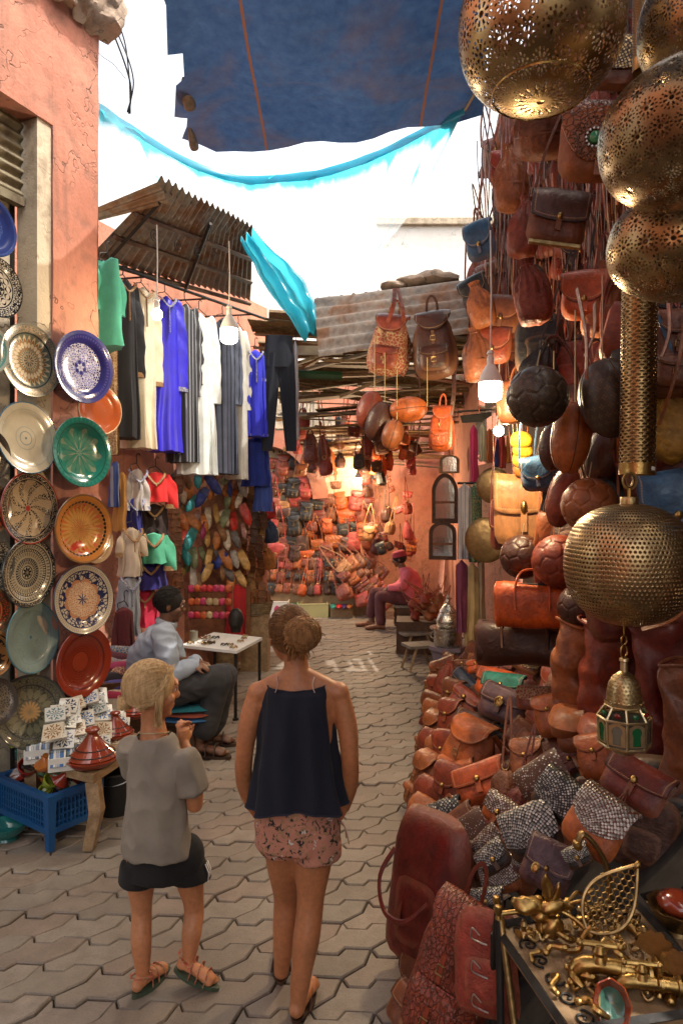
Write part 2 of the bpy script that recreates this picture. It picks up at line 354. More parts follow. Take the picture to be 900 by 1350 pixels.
# ---------------------------------------------------------------- setting materials
def setting_mats():
    g = G('paver'); v = g.co(); a = g.n('Attribute', attribute_name='tone').outputs['Fac']; a2 = g.n('Attribute', attribute_name='hue').outputs['Fac']
    c = g.mix(a2, (.37, .325, .265), (.39, .295, .23))
    c = g.mix(1., c, g.ramp(a, [(0, .82), (1, 1.1)]), 'MULTIPLY')
    n1 = g.noise(1.3, 5, .6, v); n2 = g.noise(14, 5, .65, v); n3 = g.noise(150, 2, .6, v)
    c = g.mix(g.ramp(n1, [(.35, .55), (.65, 0.)]), c, (.13, .1, .075)); c = g.mix(g.ramp(n2, [(.35, .45), (.6, 0.)]), c, (.15, .115, .085))
    st = g.noise(.55, 4, .6, v); c = g.mix(g.ramp(st, [(.42, .45), (.6, 0.)]), c, (.12, .092, .07)); c = g.mix(g.ramp(n3, [(.3, .3), (.5, 0.)]), c, (.08, .065, .05))
    MAT['paver'] = g.end(g.p(c, g.ramp(n2, [(.3, .5), (.7, .72)]), 0, g.bump(g.M('ADD', n2, g.M('MULTIPLY', n3, .4)), .45, .006)))
    g = G('grout'); v = g.co(); MAT['grout'] = g.end(g.p(val(g, g.mix(g.noise(2, 4, .6, v), (.04, .03, .022), (.075, .058, .042)), .5, g.noise(60, 4, .6, v)), .9, 0, g.bump(g.noise(80, 4, .6, v), .6, .01)))
    def plaster(name, a, b, dirt=(.12, .07, .05), grime=.6, streak=.5):
        g = G(name); v = g.co(); n1 = g.noise(1.6, 6, .62, v); n2 = g.noise(7, 6, .65, v); n3 = g.noise(55, 4, .6, v)
        st = g.noise(3, 5, .6, g.mp(v, (3.5, 3.5, .35)))
        c = g.mix(g.ramp(n1, [(.35, 0.), (.65, 1.)]), a, b)
        c = g.mix(g.ramp(n2, [(.3, grime), (.52, 0.)]), c, dirt); c = g.mix(g.ramp(st, [(.56, 0.), (.75, streak)]), c, dirt)
        ck = g.vor(2.1, g.n('VectorMath', {0: v, 1: g.noise(4, 3, .6, v, True)}, operation='ADD').outputs[0], 'DISTANCE_TO_EDGE')
        cr = g.ramp(ck, [(.0, 1.), (.018, 0.)]); cr = g.M('MULTIPLY', cr, g.ramp(n1, [(.45, 0.), (.6, .8)]))
        c = g.mix(cr, c, tuple(k*.4 for k in dirt))
        h = g.M('ADD', g.M('ADD', n2, g.M('MULTIPLY', n3, .25)), g.M('MULTIPLY', cr, -1.))
        MAT[name] = g.end(g.p(c, .86, 0, g.bump(h, .55, .02)))
    plaster('plaster_pink', (.37, .135, .09), (.43, .185, .125)); plaster('plaster_inner', (.45, .16, .1), (.56, .25, .16), (.2, .1, .06), .5)
    plaster('plaster_beige', (.42, .35, .26), (.52, .44, .33), (.16, .12, .08), .7); plaster('plaster_white', (.78, .76, .72), (.82, .8, .77), (.6, .56, .5), .2, .15)
    plaster('rubble', (.24, .17, .12), (.38, .29, .22), (.07, .05, .035), .8)
    g = G('rusty_sheet'); v = g.co(); n = g.noise(3, 6, .65, v, dist=.5); n2 = g.noise(25, 4, .6, v)
    c = g.ramp(n, [(.3, (.12, .1, .09)), (.48, (.2, .16, .13)), (.62, (.16, .07, .03)), (.8, (.07, .03, .015))]); c = val(g, c, .4, n2)
    MAT['rusty_sheet'] = g.end(g.p(c, .55, .35, g.bump(n2, .3, .005)))
    g = G('shutter_paint'); v = g.co(); n = g.noise(4, 6, .65, g.mp(v, (2, 2, 1)))
    c = g.ramp(n, [(.3, (.05, .03, .02)), (.5, (.16, .13, .08)), (.7, (.2, .2, .14))]); MAT['shutter_paint'] = g.end(g.p(c, .6, .2, g.bump(n, .3, .005)))
    g = G('tarp_blue'); v = g.co(); n = g.noise(1.6, 6, .65, v, dist=.8); n2 = g.noise(14, 5, .65, v); n3 = g.noise(1.1, 5, .6, g.mp(v, (1, 4, 1)))
    c = g.mix(g.ramp(n2, [(.3, 0.), (.7, 1.)]), (.012, .042, .12), (.03, .075, .17))
    c = g.mix(g.ramp(n, [(.5, 0.), (.75, .5)]), c, (.10, .06, .04)); c = g.mix(g.ramp(n3, [(.56, 0.), (.75, .4)]), c, (.08, .05, .035))
    x, y, z = g.sep(v); seam = g.M('LESS_THAN', g.M('ABSOLUTE', g.M('SUBTRACT', g.M('FRACT', g.M('MULTIPLY', x, .9)), .5)), .008); c = g.mix(seam, c, (.12, .05, .03))
    sh = g.n('AddShader', {0: g.p(c, .8, 0, g.bump(g.M('ADD', n2, n), .35, .02)), 1: g.n('BsdfTranslucent', {'Color': g.mix(1., c, (.22, .2, .2), 'MULTIPLY')}).outputs[0]}).outputs[0]
    MAT['tarp_blue'] = g.end(sh)
    g = G('film'); u, vv, _ = g.sep(g.co('UV')); n = g.noise(6, 5, .6, g.mp(g.co('UV'), (8, 1, 1)), dist=.6)
    edge = g.M('ADD', g.n('Attribute', attribute_name='tint').outputs['Fac'], g.M('MULTIPLY', g.M('SUBTRACT', n, .5), .55))
    f = g.ramp(edge, [(.25, 0.), (.6, 1.)])
    tr = g.n('BsdfTransparent', {'Color': (.97, .99, 1, 1)}).outputs[0]
    cyan = g.n('AddShader', {0: g.n('BsdfTranslucent', {'Color': (.05, .42, .52, 1)}).outputs[0], 1: g.p((.01, .12, .16), .35)}).outputs[0]
    white = g.mixs(.16, tr, g.n('BsdfTranslucent', {'Color': (.8, .88, .92, 1)}).outputs[0])
    MAT['film'] = g.end(g.mixs(f, white, cyan))
    g = G('door_studs'); x, y, z = g.sep(g.co()); fx = g.M('SUBTRACT', g.M('FRACT', g.M('MULTIPLY', x, 9.)), .5); fz = g.M('SUBTRACT', g.M('FRACT', g.M('MULTIPLY', z, 5.)), .5)
    d = g.M('SQRT', g.M('ADD', g.M('MULTIPLY', fx, fx), g.M('MULTIPLY', fz, fz))); MAT['door_studs'] = g.end(g.p(g.mix(g.M('LESS_THAN', d, .2), (.5, .4, .26), (.07, .05, .03)), .7))
setting_mats()

# ---------------------------------------------------------------- ground
def ground():
    mb = MB(); mb._add([(-300, -300, -.02), (300, -300, -.02), (300, 300, -.02), (-300, 300, -.02)], [(0, 1, 2, 3)])
    tag(mb.build('ground', 'grout', smooth=False), kind='structure')
    a = .232; h = .170; b = .043; s = .45*a; g_ = .0058
    bot = [(0, 0), (.11, -b), (.44, -b), (.55, 0), (1, 0)]
    bot = [(x*a, y) for x, y in bot]
    left = [(.018, h*.42)]
    out = bot[:]                                   # bottom, right edge up, top reversed, left edge down
    right = [(a+.024, h*.36)]
    top = [(x+s, y+h) for x, y in bot]
    # right boundary runs from (a,0) to (a+s,h): pointed end; left boundary is the same shifted by -a
    mid = (a+s*.5+.03, h*.47)
    out = bot+[mid]+top[::-1]+[(mid[0]-a, mid[1])]
    rot = R(-4); rnd = random.Random(3)
    vs = []; fs = []; tone = []; hue = []
    ca, sa = math.cos(rot), math.sin(rot)
    cx = sum(p[0] for p in out)/len(out); cy = sum(p[1] for p in out)/len(out)
    n = len(out)
    def inset(poly, d):
        res = []
        for i in range(len(poly)):
            p0, p1, p2 = Vector(poly[i-1]), Vector(poly[i]), Vector(poly[(i+1) % len(poly)])
            e1 = (p1-p0).normalized(); e2 = (p2-p1).normalized()
            n1 = Vector((-e1.y, e1.x)); n2 = Vector((-e2.y, e2.x)); bi = n1+n2
            bi = bi/max(.35, bi.dot(n1)); res.append(p1+bi*d)
        return res
    o1 = inset(out, g_*.6); o2 = inset(out, g_*1.3)
    for j in range(-8, 104):
        for i in range(-52, 30):
            ox = i*a+j*s; oy = j*h
            wx, wy = ox*ca-oy*sa, ox*sa+oy*ca+1.2
            if not (-3.4 < wx < 2.6 and 1.3 < wy < 14.2): continue
            dz = rnd.uniform(-.004, .004) - (.006 if rnd.random() < .06 else 0); tx, ty = rnd.uniform(-.012, .012), rnd.uniform(-.012, .012)
            t = rnd.random(); hh = rnd.random()**1.6; base = len(vs)
            jr = rnd.uniform(-.015, .015)
            for lay, z in ((o1, -.02), (o1, -.004), (o2, .002)):
                for (x, y) in lay:
                    x2, y2 = x-cx, y-cy; x, y = x2*math.cos(jr)-y2*math.sin(jr)+cx, x2*math.sin(jr)+y2*math.cos(jr)+cy
                    X, Y = x+ox, y+oy
                    und = .006*mnoise.noise(Vector((X*.8, Y*.8, 0)))
                    vs.append((X*ca-Y*sa, X*sa+Y*ca+1.2, z+dz+tx*x2+ty*y2+und)); tone.append(t); hue.append(hh)
            for l in range(2):
                for k in range(n): fs.append((base+l*n+k, base+l*n+(k+1) % n, base+(l+1)*n+(k+1) % n, base+(l+1)*n+k))
            fs.append(tuple(base+2*n+k for k in range(n)))
    me = bpy.data.meshes.new('pavement'); me.from_pydata(vs, [], fs); me.materials.append(MAT['paver'])
    for nm, d in (('tone', tone), ('hue', hue)):
        at = me.attributes.new(nm, 'FLOAT', 'POINT'); at.data.foreach_set('value', d)
    o = bpy.data.objects.new('pavement', me); C.objects.link(o); tag(o, kind='structure')
ground()

# ---------------------------------------------------------------- left building with shutter
WP = Vector((-1.53, 4.3, 0)); WU = Vector((.444, 1, 0)).normalized(); WN = Vector((WU.y, -WU.x, 0))
def W(s, z, off=0): return WP+WU*s+Vector((0, 0, z))+WN*off
def wbox(mb, s0, s1, z0, z1, o0, o1):
    vs = [W(s, z, o) for s in (s0, s1) for o in (o0, o1) for z in (z0, z1)]
    return mb._add(vs, [(0, 1, 3, 2), (4, 6, 7, 5), (0, 4, 5, 1), (2, 3, 7, 6), (0, 2, 6, 4), (1, 5, 7, 3)])
def rough_panel(mb, fn, nu, nv, amp, sc):
    def f(u, v):
        p = Vector(fn(u, v)); return p+WN*amp*mnoise.noise(p*sc)
    mb.grid(f, nu, nv)
def left_building():
    t = thing('plaster_building', 'pink plastered building with roller shutter and hanging plates', 'building', W(0, 0))
    inv = T(*(-WP))
    def put(mb, nm, mat, **k): return mb.build(nm, mat, t, M=inv, **k)
    mb = MB(); rough_panel(mb, lambda u, v: W(-.36+.36*u, v*6.2, 0), 16, 180, .012, 3.0)
    mb.grid(lambda u, v: W(0, v*6.2, -.5*u), 2, 4); put(mb, 'wall', 'plaster_pink')
    mb = MB(); rough_panel(mb, lambda u, v: W(-.36-1.9*u, 4.0+.14*0+v*2.2, .0), 50, 60, .014, 3.0)
    mb.grid(lambda u, v: W(-2.26+1.9*u, 4.0, -.18*v), 4, 2); put(mb, 'wall', 'plaster_pink')
    mb = MB(); wbox(mb, -.462, -.364, 0, 3.997, -.17, -.012); put(mb, 'door_frame', 'plaster_beige', smooth=False)
    mb = MB(); wbox(mb, -2.2, -.47, 0, 3.58, -.26, -.19); put(mb, 'panel', 'plaster_beige', smooth=False)
    mb = MB(); wbox(mb, -.495, -.472, 0, 3.58, -.188, -.176); put(mb, 'guide_rail', 'iron', smooth=False)
    mb = MB()
    mb.grid(lambda u, v: W(-2.2+1.73*u, 3.55+v*.46, -.12+.012*math.sin(v*2*PI*7)), 2, 120); put(mb, 'shutter', 'shutter_paint')
    mb = MB(); wbox(mb, -2.2, -.47, 3.50, 3.55, -.15, -.10); put(mb, 'shutter_bar', 'shutter_paint', smooth=False)
    mb = MB()
    def led(u, v):
        s = -1.0+1.06*u; th = v*PI
        p = W(s, 4.86-.16*math.cos(th)+.04*u, .13*math.sin(th)*(.5+.8*u)); return p+mnoise.noise_vector(p*7)*.06+mnoise.noise_vector(p*19)*.03
    mb.grid(led, 60, 16); put(mb, 'broken_ledge', 'rubble')
left_building()
def loose_wires():
    for k, (a, b, c, d, r) in enumerate([((118, -20), (150, 45), (172, 110), (170, 150), .006), ((122, -20), (158, 50), (176, 105), (168, 148), .005), ((126, -20), (160, 40), (170, 95), (172, 150), .005), ((112, -20), (125, 60), (150, 85), (166, 104), .002)]):
        mb = MB(); mb.tube(catmull([P(a[0], a[1], 4.35), P(b[0], b[1], 4.5), P(c[0], c[1], 4.6), P(d[0], d[1], 4.7)], 10), r, 6)
        tag(mb.build('electric_cable', 'black_rubber'), ['thick black cable drooping from the broken ledge', 'outer black cable drooping beside the ledge furthest to the right', 'middle black cable drooping down to the turquoise sheet', 'thin short wire looping below the broken ledge'][k], 'cable')
loose_wires()

# ---------------------------------------------------------------- garment stall: back wall, awning, rail
SA = Vector((-1.75, 5.3, 0)); SU = Vector((.83, 1.8, 0)).normalized(); SN = Vector((SU.y, -SU.x, 0))
def stall():
    mb = MB(); a = SA-SN*.62-SU*1.3
    mb.grid(lambda u, v: a+SU*4.6*u+Vector((0, 0, 4.3*v))+SN*.02*mnoise.noise((a+SU*4.6*u+Vector((0, 0, 3.9*v)))*2), 30, 30)
    tag(mb.build('stall_wall', 'plaster_inner'), 'long pink plaster wall behind the hanging robes', 'wall')
    # rail
    t = thing('garment_rail', 'black iron rail the robes hang from', 'rail', SA)
    p0 = SA-SU*.55+Vector((0, 0, 3.62)); p1 = SA+SU*2.75+Vector((0, 0, 3.86))
    mb = MB(); mb.tube([p0, p1], .014, 10); mb.build('rod', 'iron', t, M=T(*-SA))
    for s in (.35, 1.2, 1.98):
        q = p0.lerp(p1, (s+.55)/3.3); mb = MB(); mb.tube([q, q-SN*.6+Vector((0, 0, .05))], .009, 6); mb.build('bracket', 'iron', t, M=T(*-SA))
    t = thing('lower_rail', 'thin black lower rail under the pale robes', 'rail', P(285, 600, 6.3))
    mb = MB(); mb.tube([P(238, 593, 6.0), P(316, 602, 6.9)], .01, 8); mb.build('rod', 'iron', t, M=T(*-P(285, 600, 6.3)))
    # corrugated awning
    t = thing('corrugated_awning', 'rusty corrugated iron awning over the robes', 'awning', P(230, 320, 5.8))
    inv = T(*-P(230, 320, 5.8))
    A = P(206, 246, 4.95); B = P(334, 305, 6.55); Cc = P(118, 338, 5.35); D = P(330, 396, 7.7)
    def sheet(u, v):
        p = A.lerp(B, u).lerp(Cc.lerp(D, u), v); nn = (B-A).cross(Cc-A).normalized()
        return p+nn*(.016*math.sin(u*2*PI*23)+.02*mnoise.noise(p*1.5))
    mb = MB(); mb.grid(sheet, 230, 10); mb.build('roof_sheet', 'rusty_sheet', t, M=inv)
    A2 = P(211, 239, 4.88); B2 = P(336, 303, 6.5); C2 = P(192, 273, 5.0); D2 = P(318, 327, 6.7)
    def strip(u, v):
        p = A2.lerp(B2, u).lerp(C2.lerp(D2, u), v); return p+Vector((0, 0, .02*math.sin(u*2*PI*17)+.03+.02*mnoise.noise(p*3)))
    mb = MB(); mb.grid(strip, 170, 6); mb.build('edge_sheet', 'rusty_sheet', t, M=inv)
    A3 = P(128, 274, 4.85); B3 = P(210, 239, 4.9); C3 = P(130, 291, 5.0); D3 = P(222, 268, 5.05)
    mb = MB(); mb.grid(lambda u, v: A3.lerp(B3, u).lerp(C3.lerp(D3, u), v)+Vector((0, 0, .012*math.sin(v*2*PI*2.5))), 8, 40); mb.build('front_sheet', 'rusty_sheet', t, M=inv)
    for v, dz in ((.3, -.05), (.62, -.05), (.97, -.05)):
        mb = MB(); mb.tube([sheet(.01, v)+Vector((0, 0, dz)), sheet(.99, v)+Vector((0, 0, dz))], .022, 4); mb.build('beam', 'wood_dark', t, M=inv, smooth=False)
    for u in (.05, .5):
        mb = MB(); mb.tube([sheet(u, .02)+Vector((0, 0, -.09)), sheet(u, .99)+Vector((0, 0, -.09))], .018, 4); mb.build('rafter', 'iron', t, M=inv, smooth=False)
    for u in (.14, .3, .46, .62):
        q = sheet(u, .3)+Vector((0, 0, -.1)); pts = []
        for i in range(26):
            a = i/25*3.4*PI; r = .008+.045*i/25; pts.append(q+SU*(r*math.cos(a))+Vector((0, 0, -.06+r*math.sin(a))))
        mb = MB(); mb.tube(pts, .004, 5); mb.build('iron_scroll', 'iron', t, M=inv)
stall()

# ---------------------------------------------------------------- tarps overhead
def tarps():
    E = [(219, -6), (221, 57), (241, 60), (243, 92), (232, 100), (230, 152), (247, 155), (246, 168), (240, 182), (285, 204), (380, 194), (470, 181), (560, 164), (636, 148), (640, 60), (648, -8)]
    # the cloth is a sloping plane: its front edge high over the alley, its back running up over the camera
    n = Vector((0, .10, 1)).normalized(); p0 = Vector((0, 5.0, 4.46))
    pts = [ray_plane(x, y, p0, n) for x, y in E]
    mb = MB(); bm = bmesh.new()
    near = [Vector((1.3, -3, 0)), Vector((-1.5, -3, 0))]
    for q in near: q.z = p0.z-(q.y-p0.y)*n.y/n.z
    vs = [bm.verts.new(p) for p in pts+near]; f = bm.faces.new(vs)
    bmesh.ops.triangulate(bm, faces=[f])
    bmesh.ops.subdivide_edges(bm, edges=bm.edges, cuts=1)
    for k in range(3):
        le = [e for e in bm.edges if e.calc_length() > .22]
        if le: bmesh.ops.subdivide_edges(bm, edges=le, cuts=1); bmesh.ops.triangulate(bm, faces=bm.faces[:])
    for v in bm.verts:
        e = min((v.co-p).length for p in pts)
        v.co.z += .09*mnoise.noise(v.co*1.1)+.035*mnoise.noise(v.co*3.2)+.02*math.sin(v.co.x*9+v.co.y*2)-.05*math.sin(max(0, min(1, (v.co.x+1.3)/2.3))*PI)
    me = bpy.data.meshes.new('blue_tarpaulin'); bm.to_mesh(me); bm.free(); me.materials.append(MAT['tarp_blue']); me.shade_smooth()
    o = bpy.data.objects.new('blue_tarpaulin', me); C.objects.link(o)
    tag(o, 'dark blue stained tarpaulin with torn edge stretched overhead', 'tarpaulin')
    for (x, y, rr) in ((238, 112, .045), (246, 176, .035)):
        q = ray_plane(x+6, y, p0, n)
        mb = MB(); mb.lathe([(rr*.9, -.16*rr/.045), (rr, -.1), (rr*.7, 0), (rr*.2, .05)], 14, T(*q) @ RX(R(70)) @ RZ(1), 0, 1.7*PI); k = mb.build('curled_flap', 'rusty_sheet', o)
    # thin turquoise sheet: hem ties from the pillar to the bag stall, body falling back to the corner near the trousers
    hem = catmull([P(131, 140, 4.45), P(190, 180, 5.4), P(265, 222, 6.1), (P(330, 237, 6.3)), P(400, 232, 6.1), P(470, 215, 5.7), P(545, 180, 5.1), P(612, 146, 4.5)], 8)
    low = catmull([P(131, 246, 6.4), P(190, 300, 8.2), P(262, 330, 8.6), P(330, 350, 8.4), P(408, 440, 7.4), P(440, 400, 7.8), P(470, 380, 7.8), P(498, 325, 7.0)], 8)
    n_ = len(hem)-1; vs = []; ti = []; uv = []; K = 26
    for i in range(n_+1):
        for j in range(K+1):
            u = i/n_; v = j/K; p = hem[i].lerp(low[i], v)
            p = p+Vector((0, 0, -.12*math.sin(v*PI)))+mnoise.noise_vector(Vector((u*14, v*1.4, 0)))*.05*(1-.3*v)
            p += Vector((0, -.02, -.02))*math.sin(u*95+3*mnoise.noise(Vector((u*6, v*2, 3))))*(1-v)*.8
            vs.append(p); uv.append((u, v))
            t = max(0, 1-v/.10)*.9+max(0, (1-u/.05))*.35+max(0, u-.9)*5*max(0, 1-v*1.5)
            t += max(0, 1-math.hypot((u-.575)/.10, (v-1)/.42))*2.0+max(0, 1-abs(u-.13-.25*v)/.02)*.5+max(0, 1-abs(v-1)/.03)*.35*(u > .8)
            t += .5*max(0, mnoise.noise(Vector((u*26, v*1.2, 7)))-.28)*2*(1-v)+(.55*max(0, 1-abs(u-.93+.10*v)/.016)+.4*max(0, 1-abs(u-.80-.03*v)/.01)*(v < .6)); ti.append(min(1, t))
    w = K+1; fs = [(i*w+j, (i+1)*w+j, (i+1)*w+j+1, i*w+j+1) for i in range(n_) for j in range(K)]
    mb = MB(); mb._add(vs, fs, uv); me = mb.mesh('turquoise_sheet', 'film'); me.attributes.new('tint', 'FLOAT', 'POINT').data.foreach_set('value', ti)
    o = bpy.data.objects.new('turquoise_sheet', me); C.objects.link(o)
    tag(o, 'thin see-through turquoise plastic sheet sagging across the alley', 'sheet')
    mb = MB(); rings = []
    for i, p in enumerate(hem):
        u = i/n_; r = .022+.014*math.sin(u*PI)+.008*mnoise.noise(Vector((u*20, 0, 0))); rings.append([p+Vector((0, math.cos(a)*r*.5, math.sin(a)*r*(1+.2*math.sin(3*a+u*30)))) for a in [k*2*PI/12 for k in range(12)]])
    mb.loft(rings); me = mb.mesh('hem', 'film'); me.attributes.new('tint', 'FLOAT', 'POINT').data.foreach_set('value', [.75]*len(mb.v))
    h = bpy.data.objects.new('hem', me); C.objects.link(h); h.parent = o
    # gathered corner hanging off the awning
    mb = MB(); pa = [P(318, 318, 6.3), P(345, 372, 6.3), P(372, 412, 6.2), P(402, 448, 6.1)]; pb = [P(334, 306, 6.3), P(380, 352, 6.3), P(412, 388, 6.2), P(424, 428, 6.1)]
    qa, qb = catmull(pa, 8), catmull(pb, 8)
    def cg(u, v):
        i = min(len(qa)-1, int(u*(len(qa)-1)+.5)); p = qa[i].lerp(qb[i], v); return p+Vector((0, -1, .3))*(.05*math.sin(v*14+u*3))+mnoise.noise_vector(p*6)*.03
    mb.grid(cg, 24, 22); me = mb.mesh('gathered_corner', 'film'); me.attributes.new('tint', 'FLOAT', 'POINT').data.foreach_set('value', [.9]*len(mb.v))
    h = bpy.data.objects.new('gathered_corner', me); C.objects.link(h); h.parent = o
    mb = MB(); mb.tube(catmull([P(612, 146, 4.5), P(620, 133, 4.45), P(632, 112, 4.4)], 5), .008, 6); mb.build('tie_rope', 'rope', o)
tarps()

# ---------------------------------------------------------------- corrugated roof over the bag stall, reed canopy, back walls
def roofs():
    A, B, Cc, D = P(414, 394, 6.3), P(612, 370, 6.0), P(420, 470, 5.7), P(618, 440, 5.4)
    t = thing('tin_roof', 'grey corrugated tin roof behind the hanging backpacks', 'roof', A)
    def sh(u, v):
        p = A.lerp(B, u).lerp(Cc.lerp(D, u), v); return p+Vector((0, -.4, 1)).normalized()*(.022*math.sin(v*2*PI*5.5)+.012*mnoise.noise(p*3))
    mb = MB(); mb.grid(sh, 24, 90); mb.build('roof_sheet', 'rusty_sheet', t, M=T(*-A))
    E, G2 = A+Vector((-.05, 2.0, .1)), B+Vector((.5, 2.0, .1))
    mb = MB(); mb.grid(lambda u, v: A.lerp(B, u).lerp(E.lerp(G2, u), v)+Vector((0, 0, .02*math.sin(u*2*PI*12)-.01)), 120, 4); mb.build('roof_sheet', 'rusty_sheet', t, M=T(*-A))
    for k, (x, y, r) in enumerate([(545, 372, .1), (575, 368, .13), (520, 377, .08)]):
        mb = MB(); q = P(x, y, 6.2); mb.ell((0, 0, 0), (r*1.7, r, r*.5), 14)
        mb.v = [tuple(Vector(v)+mnoise.noise_vector(Vector(v)*14+Vector((k, 0, 0)))*.03) for v in mb.v]
        mb.build('rubble_lump', 'rubble', t, M=T(*(q-A)))
    # canopy of reeds, planks and scraps over the back of the alley: gaps between them let spots of sun through
    rnd = random.Random(5)
    t = thing('reed_canopy', 'patchy canopy of reeds, planks and mats over the far alley', 'canopy', (0, 9, 3.6))
    inv = T(0, -9, -3.6)
    for k in range(64):
        y = 7.2+k*.09; z = 3.74-.017*k+rnd.uniform(-.07, .07); tilt = rnd.uniform(-.2, .2)
        x0 = -.62+rnd.uniform(-.5, .25); x1 = 2.2+rnd.uniform(-.7, .4)
        c = Vector(((x0+x1)/2, y, z)); w = rnd.choice([.05, .07, .12, .16, .2]); m = RZ(rnd.gauss(0, .16)) @ RY(rnd.gauss(0, .07)) @ RX(tilt)
        mb = MB(); mb.box((0, 0, 0), ((x1-x0), w, .012+.02*rnd.random()))
        o = mb.build(rnd.choice(['plank', 'plank', 'reed_bundle']), rnd.choice(['reed', 'wood_grey', 'wood_pale', 'wood_pale', 'wood_red', 'reed']), t, M=inv @ T(*c) @ m, smooth=False)
    for k in range(9):
        c = P(400+k*22, 470+rnd.uniform(0, 50), 7.2+rnd.uniform(0, 1.2)); mb = MB(); mb.box((0, 0, 0), (rnd.uniform(.5, .9), .06, .03))
        mb.build('broken_slat', rnd.choice(['wood_pale', 'reed', 'wood_grey']), t, M=inv @ T(*c) @ RZ(rnd.uniform(-.3, .3)) @ RY(rnd.uniform(-.5, .1)), smooth=False)
    for k in range(5):
        mb = MB(); mb.grid(lambda u, v: Vector((-1.0+3.1*u, 7.25+.8*k+.72*v, 3.80-.05*k+.10*mnoise.noise(Vector((u*4, v*3+k*2, 1)))+.012*math.sin(v*70))), 24, 60); mb.build('reed_mat', 'reed', t, M=inv)
    mb = MB(); c = P(412, 493, 7.6); mb.tube([c+Vector((-.3, 0, 0)), c+Vector((.32, .1, .0))], .05, 8); own(mb.build('green_tube', 'paintwork', t, (.02, .08, .03), M=inv))
    mb = MB(); c = P(410, 462, 7.5); mb.box(c, (.7, .02, .1)); own(mb.build('white_board', 'paintwork', t, (.6, .55, .45), M=inv, smooth=False))
    # walls
    mb = MB(); mb.grid(lambda u, v: Vector((-4+8*u, 13.0+.04*mnoise.noise(Vector((u*9, v*5, 0))), 4.4*v)), 40, 20); tag(mb.build('end_wall', 'plaster_inner'), 'pink plaster wall closing the far end of the alley', 'wall')
    mb = MB(); mb.grid(lambda u, v: Vector((1.95-.35*u, 12.98-4.9*u, 3.9*v))+Vector((.03*mnoise.noise(Vector((u*9, v*6, 2))), 0, 0)), 30, 20); tag(mb.build('side_wall', 'plaster_inner'), 'pink plaster wall on the right behind the mirrors', 'wall')
    # arch band and vault
    t = thing('archway', 'pink plaster arch springing over the studded door', 'arch', (-.9, 12.5, 0)); inv = T(.9, -12.5, 0)
    cx = P(352, 660, 12.5)
    def arc(r0, r1, y0, y1, nm, mat):
        mb = MB(); ring = []
        for i in range(25):
            a = R(4)+R(92)*i/24
            pts = []
            for (r, y) in ((r0, y0), (r1, y0), (r1, y1), (r0, y1)): pts.append(Vector((cx.x+r*math.cos(a)*.92, y, cx.z-.05+r*math.sin(a)*1.12)))
            ring.append(pts)
        mb.loft(ring); mb.build(nm, mat, t, M=inv, ang=30)
    arc(.92, 1.22, 12.25, 12.97, 'arch_band', 'plaster_pink'); arc(1.225, 1.9, 12.32, 12.97, 'vault', 'plaster_beige')
    mb = MB(); mb.box((-1.45, 12.92, 1.75), (1.6, .06, 3.4)); o = tag(mb.build('studded_door', 'door_studs', smooth=False), 'pale door with rows of dark studs in the arch', 'door')
    t = thing('fleck_hoarding', 'added board hoarding with gaps shaped for sun flecks beside the scarves', 'hoarding', (1.66, 7.35, 0)); rnd = random.Random(12)
    a, b = Vector((1.75, 6.64, 0)), Vector((1.6, 8.12, 0)); inv = T(-1.66, -7.35, 0)
    mb = MB(); mb.grid(lambda u, v: a.lerp(b, u)+Vector((0, 0, 2.3*v)), 4, 6); mb.build('panel', 'plaster_inner', t, M=inv)
    for r in range(13):
        for c_ in range(4):
            if rnd.random() < .46 and r < 10: continue  # hoarding is added; boards left out so sun flecks reach the paving
            m = a.lerp(b, (c_+.5)/4)+Vector((0, 0, 2.36+.122*r)); mb = MB(); mb.box((0, 0, 0), (.02, .376, .118)); mb.build('board', 'wood_grey', t, M=inv @ T(*m) @ RZ(math.atan2(.15, 1.48)), smooth=False)
    # bag stall shell on the right
    mb = MB(); mb.grid(lambda u, v: Vector((1.5+.25*u, 1.2+5.4*u, 6.0*v)), 6, 6); tag(mb.build('bag_stall_wall', 'wood_dark'), 'dark board wall at the back of the leather bag stall', 'wall')
    mb = MB(); mb.grid(lambda u, v: Vector((1.72+.9*u, 6.62, 4.0*v)), 3, 6); tag(mb.build('stall_end_wall', 'plaster_inner'), 'pink end wall of the bag stall beside the scarves', 'wall')
    mb = MB(); mb.box((1.75, 3.9, 4.95), (.9, 5.2, .05)); tag(mb.build('stall_roof', 'wood_dark', smooth=False), 'dark plank roof of the bag stall above the hanging bags', 'roof')
    # bright building beyond the roofs
    t = thing('white_building', 'sunlit white building rising behind the tin roof', 'building', (0, 15, 0))
    mb = MB(); mb.box((1.5, 17.0, 4.6), (15, 3, 9.2)); mb.build('wall', 'plaster_white', t, M=T(0, -15, 0), smooth=False)
    mb = MB(); mb.box((2.5, 15.44, 8.32), (3.4, .12, .14)); mb.build('ledge', 'plaster_beige', t, M=T(0, -15, 0), smooth=False)
roofs()

# ---------------------------------------------------------------- unseen walls added behind the camera to shade the foreground
def shade_walls():
    mb = MB(); mb.grid(lambda u, v: Vector((-2.75+.5*u, -7+8.6*u, 5.6*v)), 4, 4); tag(mb.build('shade_wall_left', 'plaster_pink'), 'unseen pink wall added on the left behind the camera for shade', 'wall')
    mb = MB(); mb.grid(lambda u, v: Vector((1.9-.35*u, -7+8.1*u, 5.6*v)), 4, 4); tag(mb.build('shade_wall_right', 'wood_dark'), 'unseen dark wall added on the right behind the camera for shade', 'wall')
shade_walls()
